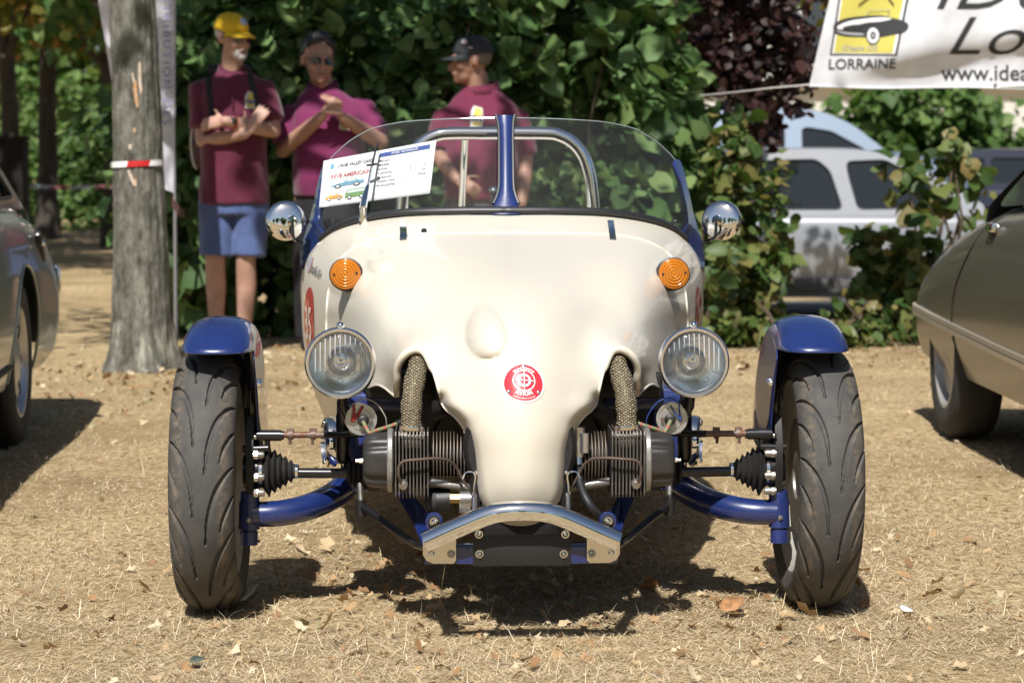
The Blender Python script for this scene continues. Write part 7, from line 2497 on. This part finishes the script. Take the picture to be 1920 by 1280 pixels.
    wa = MB().lathe([(.0315, -.009), (.033, -.008), (.033, .008), (.0315, .009)], wp_, dr, 24).build('watch', mat('strap_red', (.36, .05, .03), .6), root)
    MB().box(wp_ + Vector((-.0, -.032, .010)), (.020, .006, .018), bev=.004).build('watch_face', BLACKM, wa)
    emblem(shirt, shirt, .105, 1.345)
    MB().capsule([(.015, -.128, 1.40), (.015, -.137, 1.30)], .004, n=6).build('placket', mat('maroon_dark', (.07, .004, .022), .9), shirt)
    # backpack with straps
    bk = thing('backpack', 'dark backpack with pale edge worn by the man in the yellow cap', 'backpack', base)
    bb = MB(); bb.box((-.085, .215, 1.22), (.15, .085, .24), bev=.06)
    solid(bb, 'pack', mat('pack_cloth', (.10, .045, .05), .85, var=.3, vscale=10), bk, .012, 3, cloth_noise(.006, 8, 1))
    MB().tube(crom([(-.235, .15, 1.22), (-.243, .15, 1.12), (-.232, .15, 1.02), (-.215, .16, .985)], 5), .008, n=8).build('pack_piping', mat('pale_piping', (.55, .53, .50), .7), bk)
    bks = BVHTree.FromPolygons([v.co.copy() for v in shirt.data.vertices], [tuple(p.vertices) for p in shirt.data.polygons])
    for sx, pts in ((-1, [(-.105, 1.51), (-.118, 1.45), (-.108, 1.38), (-.095, 1.30), (-.095, 1.22)]), (1, [(.085, 1.51), (.105, 1.45), (.125, 1.38), (.14, 1.30), (.145, 1.24)])):
        ps = []
        for (x, z) in crom(pts, 5):
            h = bks.ray_cast(Vector((x, -1, z)), Vector((0, 1, 0)))
            ps.append(Vector((x, (h[0].y if h[0] is not None else -.03) - .004, z)))
        ps = [Vector((ps[0].x, .14, 1.46)), Vector((ps[0].x, .05, 1.535))] + ps
        MB().tube(ps, .020, n=10, flat=.28, up=(1, 0, 0)).build('strap', mat('black_webbing', (.012, .012, .016), .8), bk)
man_yellow()

# --- man with sunglasses, hands clasped before him
def man_glasses():
    base = at(612, 655, 13.2); base.z = 0
    root = thing('person', 'bare-headed man in sunglasses and plum shirt clasping his hands before his chest', 'person', base)
    R = rot_between(rad(20), rad(4), rad(4)) * 1.09
    hc = Vector((-.035, -.03, 1.565))
    b = MB()
    add_head(b, hc, R)
    b.capsule([(0, .02, 1.34), (-.01, .005, 1.41), (-.025, -.01, 1.50)], [.07, .063, .060], n=16)
    torso(b, [(.80, .02, 0, .15, .12), (1.0, .02, -.02, .16, .13), (1.2, .01, -.01, .165, .125), (1.30, .01, .01, .17, .11), (1.36, .0, .02, .13, .08)])
    S1, E1, W1_ = Vector((-.185, .02, 1.315)), Vector((-.225, -.05, 1.085)), Vector((.005, -.26, 1.265))
    S2, E2, W2_ = Vector((.215, .02, 1.335)), Vector((.305, -.06, 1.13)), Vector((.115, -.255, 1.255))
    b.capsule([S1 + Vector((.02, 0, -.04)), S1.lerp(E1, .5), E1], [.046, .048, .043], n=14); b.capsule([E1, E1.lerp(W1_, .35), W1_], [.044, .045, .030], n=14)
    b.capsule([S2 + Vector((-.02, 0, -.04)), S2.lerp(E2, .5), E2], [.046, .048, .043], n=14); b.capsule([E2, E2.lerp(W2_, .35), W2_], [.044, .045, .030], n=14)
    add_hand(b, W1_, (.55, -.12, .85), (-.8, -.5, .1), .75, 1.0, -1)
    add_hand(b, W2_, (-.55, -.1, .85), (.75, -.4, .3), .22, 1.0, 1)
    for hx in (-.09, .10):
        b.capsule([(hx, .01, .82), (hx, 0, .48), (hx, .02, .10)], [.085, .058, .04], n=14)
        b.capsule([(hx, .04, .05), (hx, -.12, .035)], [.038, .032], n=12)
    solid(b, 'body', SKIN, root, .0088, 3)
    s = MB()
    torso(s, [(.835, .02, -.01, .190, .150), (.92, .02, -.02, .196, .160), (1.05, .02, -.028, .198, .165), (1.18, .012, -.018, .196, .155), (1.28, .01, 0, .200, .135), (1.345, .008, .015, .175, .105), (1.395, -.004, .02, .115, .085), (1.425, -.012, .015, .080, .070)])
    s.capsule([S1 + Vector((.05, 0, -.02)), S1 + Vector((0, 0, -.03)), S1.lerp(E1, .5), S1.lerp(E1, .7)], [.058, .062, .065, .067], n=18)
    s.tube([S1.lerp(E1, .5), S1.lerp(E1, .86)], [.066, .071], n=18)
    s.capsule([S2 + Vector((-.05, 0, -.02)), S2 + Vector((0, 0, -.03)), S2.lerp(E2, .5), S2.lerp(E2, .7)], [.058, .062, .065, .067], n=18)
    s.tube([S2.lerp(E2, .5), S2.lerp(E2, .82)], [.066, .071], n=18)
    shirt = solid(s, 'polo_shirt', MAGENTA, root, .009, 3, cloth_noise(.012, 8, .5))
    cm = MB().grid([[(-.014 + .070 * math.cos(a) * k, .014 + .062 * math.sin(a) * k, z - .018 * max(0, -math.sin(a))) for a in np.linspace(-PI * .45, PI * 1.45, 26)] for k, z in ((1.0, 1.462), (1.1, 1.462), (1.28, 1.425))])
    o = cm.build('collar', mat('plum_dark', (.10, .006, .05), .85), shirt, angle=None); add_mod(o, 'SOLIDIFY', thickness=.004)
    t = MB()
    torso(t, [(.70, .01, 0, .17, .13), (.86, .02, -.005, .178, .14), (.92, .02, -.005, .17, .13)])
    for hx in (-.095, .105):
        t.tube([(hx, .0, .80), (hx, 0, .45), (hx, .02, .06)], [.10, .085, .075], n=18)
    solid(t, 'trousers', mat('black_cotton', (.013, .013, .016), .85), root, .011, 3, cloth_noise(.008, 9, .35))
    for hx in (-.09, .10):
        MB().capsule([(hx, .05, .045), (hx, -.05, .045), (hx, -.15, .034)], [.047, .046, .040], n=14).build('shoe', mat('shoe_black', (.014, .013, .013), .5), root)
    hm = mat('dark_hair', (.012, .011, .011), .45, col2=(.035, .033, .032), vscale=38, bump=.8, bscale=160)
    hr = random.Random(9); tuft = MB()
    for q in range(330):
        th, ph = hr.uniform(0, 2 * PI), math.acos(hr.uniform(-.35, 1))
        x, y, z = math.sin(ph) * math.cos(th), math.sin(ph) * math.sin(th), math.cos(ph)
        v = Vector((.0775 * x, .018 + .097 * y, .040 + .086 * z))
        lim = .100 - .9 * abs(v.x) * .45 if y < -.25 else (.015 if y < .2 else -.045)
        if y < -.55 and v.z < lim + hr.uniform(-.006, .004): continue
        if v.z < lim + hr.uniform(-.008, .006): continue
        k = hr.uniform(.8, 1.35)
        tuft.ball(hc + R @ (v * 1.0 + Vector((0, -.004 * max(0, z), .014 * max(0, z)))), (.014 * k, .014 * k, .011 * k), 8, R=R @ Matrix.Rotation(hr.uniform(0, 3), 3, 'Z'))
    solid(tuft, 'hair', hm, root, .0055, 1)
    if False: hair_cap(hc, R, mat('dark_hair', (.012, .011, .011), .45, col2=(.035, .033, .032), vscale=38, bump=.8, bscale=160), root, grow=.0085, fringe=.082, back=-.045, seed=5)
    glasses(hc, R, root)
    face_bits(hc, R, root, eyes=False, mouth=(.24, .09, .08))
    ms = MB()
    for s_ in (-1, 1):
        ms.ball(hc + R @ Vector((s_ * .014, -.097, -.049)), (.019, .006, .0055), 12, R=R @ Matrix.Rotation(rad(s_ * 12), 3, 'Y'))
    ms.build('moustache', mat('grey_moustache', (.30, .26, .23), .9), root)
    emblem(shirt, shirt, .115, 1.235)
man_glasses()

# --- man with the dark cap in profile
def man_dark_cap():
    base = at(900, 655, 13.0); base.z = 0
    root = thing('person', 'man in dark cap and wine polo seen in profile behind the windscreen', 'person', base)
    R = rot_between(rad(-76), rad(2), rad(-3)) * 1.06
    hc = Vector((-.052, -.02, 1.555))
    b = MB()
    add_head(b, hc, R)
    b.capsule([(.0, .02, 1.32), (-.005, .01, 1.40), (-.03, .0, 1.49)], [.085, .070, .066], n=16)
    torso(b, [(.80, 0, 0, .15, .12), (1.0, 0, -.02, .16, .13), (1.2, 0, 0, .175, .125), (1.30, .01, .01, .18, .11), (1.36, .01, .02, .13, .08)])
    S1, E1, W1_ = Vector((-.195, -.03, 1.29)), Vector((-.225, -.06, 1.06)), Vector((-.12, -.22, .93))
    S2, E2, W2_ = Vector((.215, .03, 1.28)), Vector((.245, .02, 1.02)), Vector((.225, -.08, .80))
    b.capsule([S1 + Vector((.02, 0, -.04)), S1.lerp(E1, .5), E1], [.046, .048, .043], n=14); b.capsule([E1, E1.lerp(W1_, .4), W1_], [.043, .043, .029], n=14)
    b.capsule([S2 + Vector((-.02, 0, -.04)), S2.lerp(E2, .5), E2], [.046, .048, .043], n=14); b.capsule([E2, E2.lerp(W2_, .4), W2_], [.043, .043, .029], n=14)
    add_hand(b, W1_, (.7, -.5, -.4), (-.3, -.8, .4), .5, 1.0, 1)
    add_hand(b, W2_, (-.05, -.2, -1), (1, 0, 0), .35, 1.0, 1)
    for hx in (-.09, .10):
        b.capsule([(hx, .01, .82), (hx, 0, .48), (hx, .02, .10)], [.085, .058, .04], n=14)
        b.capsule([(hx, .04, .05), (hx, -.12, .035)], [.038, .032], n=12)
    solid(b, 'body', SKIN3, root, .0088, 3)
    s = MB()
    torso(s, [(.82, 0, -.01, .195, .150), (.92, 0, -.02, .200, .165), (1.05, 0, -.028, .205, .170), (1.18, .004, -.018, .208, .155), (1.27, .008, 0, .210, .135), (1.33, .01, .015, .180, .110), (1.385, .008, .02, .125, .092), (1.42, .004, .02, .090, .078)])
    s.capsule([S1 + Vector((.05, 0, -.02)), S1 + Vector((0, 0, -.03)), S1.lerp(E1, .5), S1.lerp(E1, .7)], [.058, .062, .065, .067], n=18)
    s.tube([S1.lerp(E1, .5), S1.lerp(E1, .88)], [.066, .071], n=18)
    s.capsule([S2 + Vector((-.05, 0, -.02)), S2 + Vector((0, 0, -.03)), S2.lerp(E2, .5), S2.lerp(E2, .7)], [.058, .062, .065, .067], n=18)
    s.tube([S2.lerp(E2, .5), S2.lerp(E2, .84)], [.066, .071], n=18)
    shirt = solid(s, 'polo_shirt', PLUM3, root, .009, 3, cloth_noise(.012, 8, .5))
    cm = MB().grid([[(.0 + .078 * math.cos(a) * k + (.012 if math.cos(a) > 0 else -.004), .012 + .070 * math.sin(a) * k, z + .008 * math.cos(a) - .022 * max(0, -math.sin(a))) for a in np.linspace(-PI * .62, PI * 1.28, 26)] for k, z in ((1.0, 1.448), (1.1, 1.448), (1.34, 1.400))])
    o = cm.build('collar', PLUM3, shirt, angle=None); add_mod(o, 'SOLIDIFY', thickness=.004)
    t = MB()
    torso(t, [(.70, .0, 0, .17, .13), (.86, .0, -.005, .18, .14), (.92, .0, -.005, .17, .13)])
    for hx in (-.095, .105):
        t.tube([(hx, .0, .80), (hx, 0, .45), (hx, .02, .06)], [.10, .085, .075], n=18)
    solid(t, 'trousers', mat('grey_cotton', (.06, .06, .07), .85), root, .011, 3, cloth_noise(.008, 9, .35))
    for hx in (-.09, .10):
        MB().capsule([(hx, .05, .045), (hx, -.05, .045), (hx, -.15, .034)], [.047, .046, .040], n=14).build('shoe', mat('shoe_black'), root)
    cap = cap_mesh(hc + Vector((0, 0, .006)), R, mat('dark_cap', (.018, .020, .024), .8, var=.25, vscale=30), root, low=.022, tall=.10)
    for (x, y, z, k) in ((.060, -.040, .085, .016), (.068, -.008, .060, .018)):
        MB().lathe([(0, .003), (k, .002), (k, -.008)], hc + R @ Vector((x + .004, y, z + .01)), R @ Vector((.86, -.18, .42)), 5).build('cap_badge', mat('cap_patch', (.58, .56, .58), .8, col2=(.42, .30, .32), vscale=60), cap)
    hair_cap(hc, R, mat('grey_stubble', (.13, .115, .10), .9), root, grow=.003, fringe=.07, back=-.03)
    face_bits(hc, R, root, eyes=True, mouth=(.20, .08, .07))
    emblem(shirt, shirt, -.015, 1.255, 1.25)
man_dark_cap()
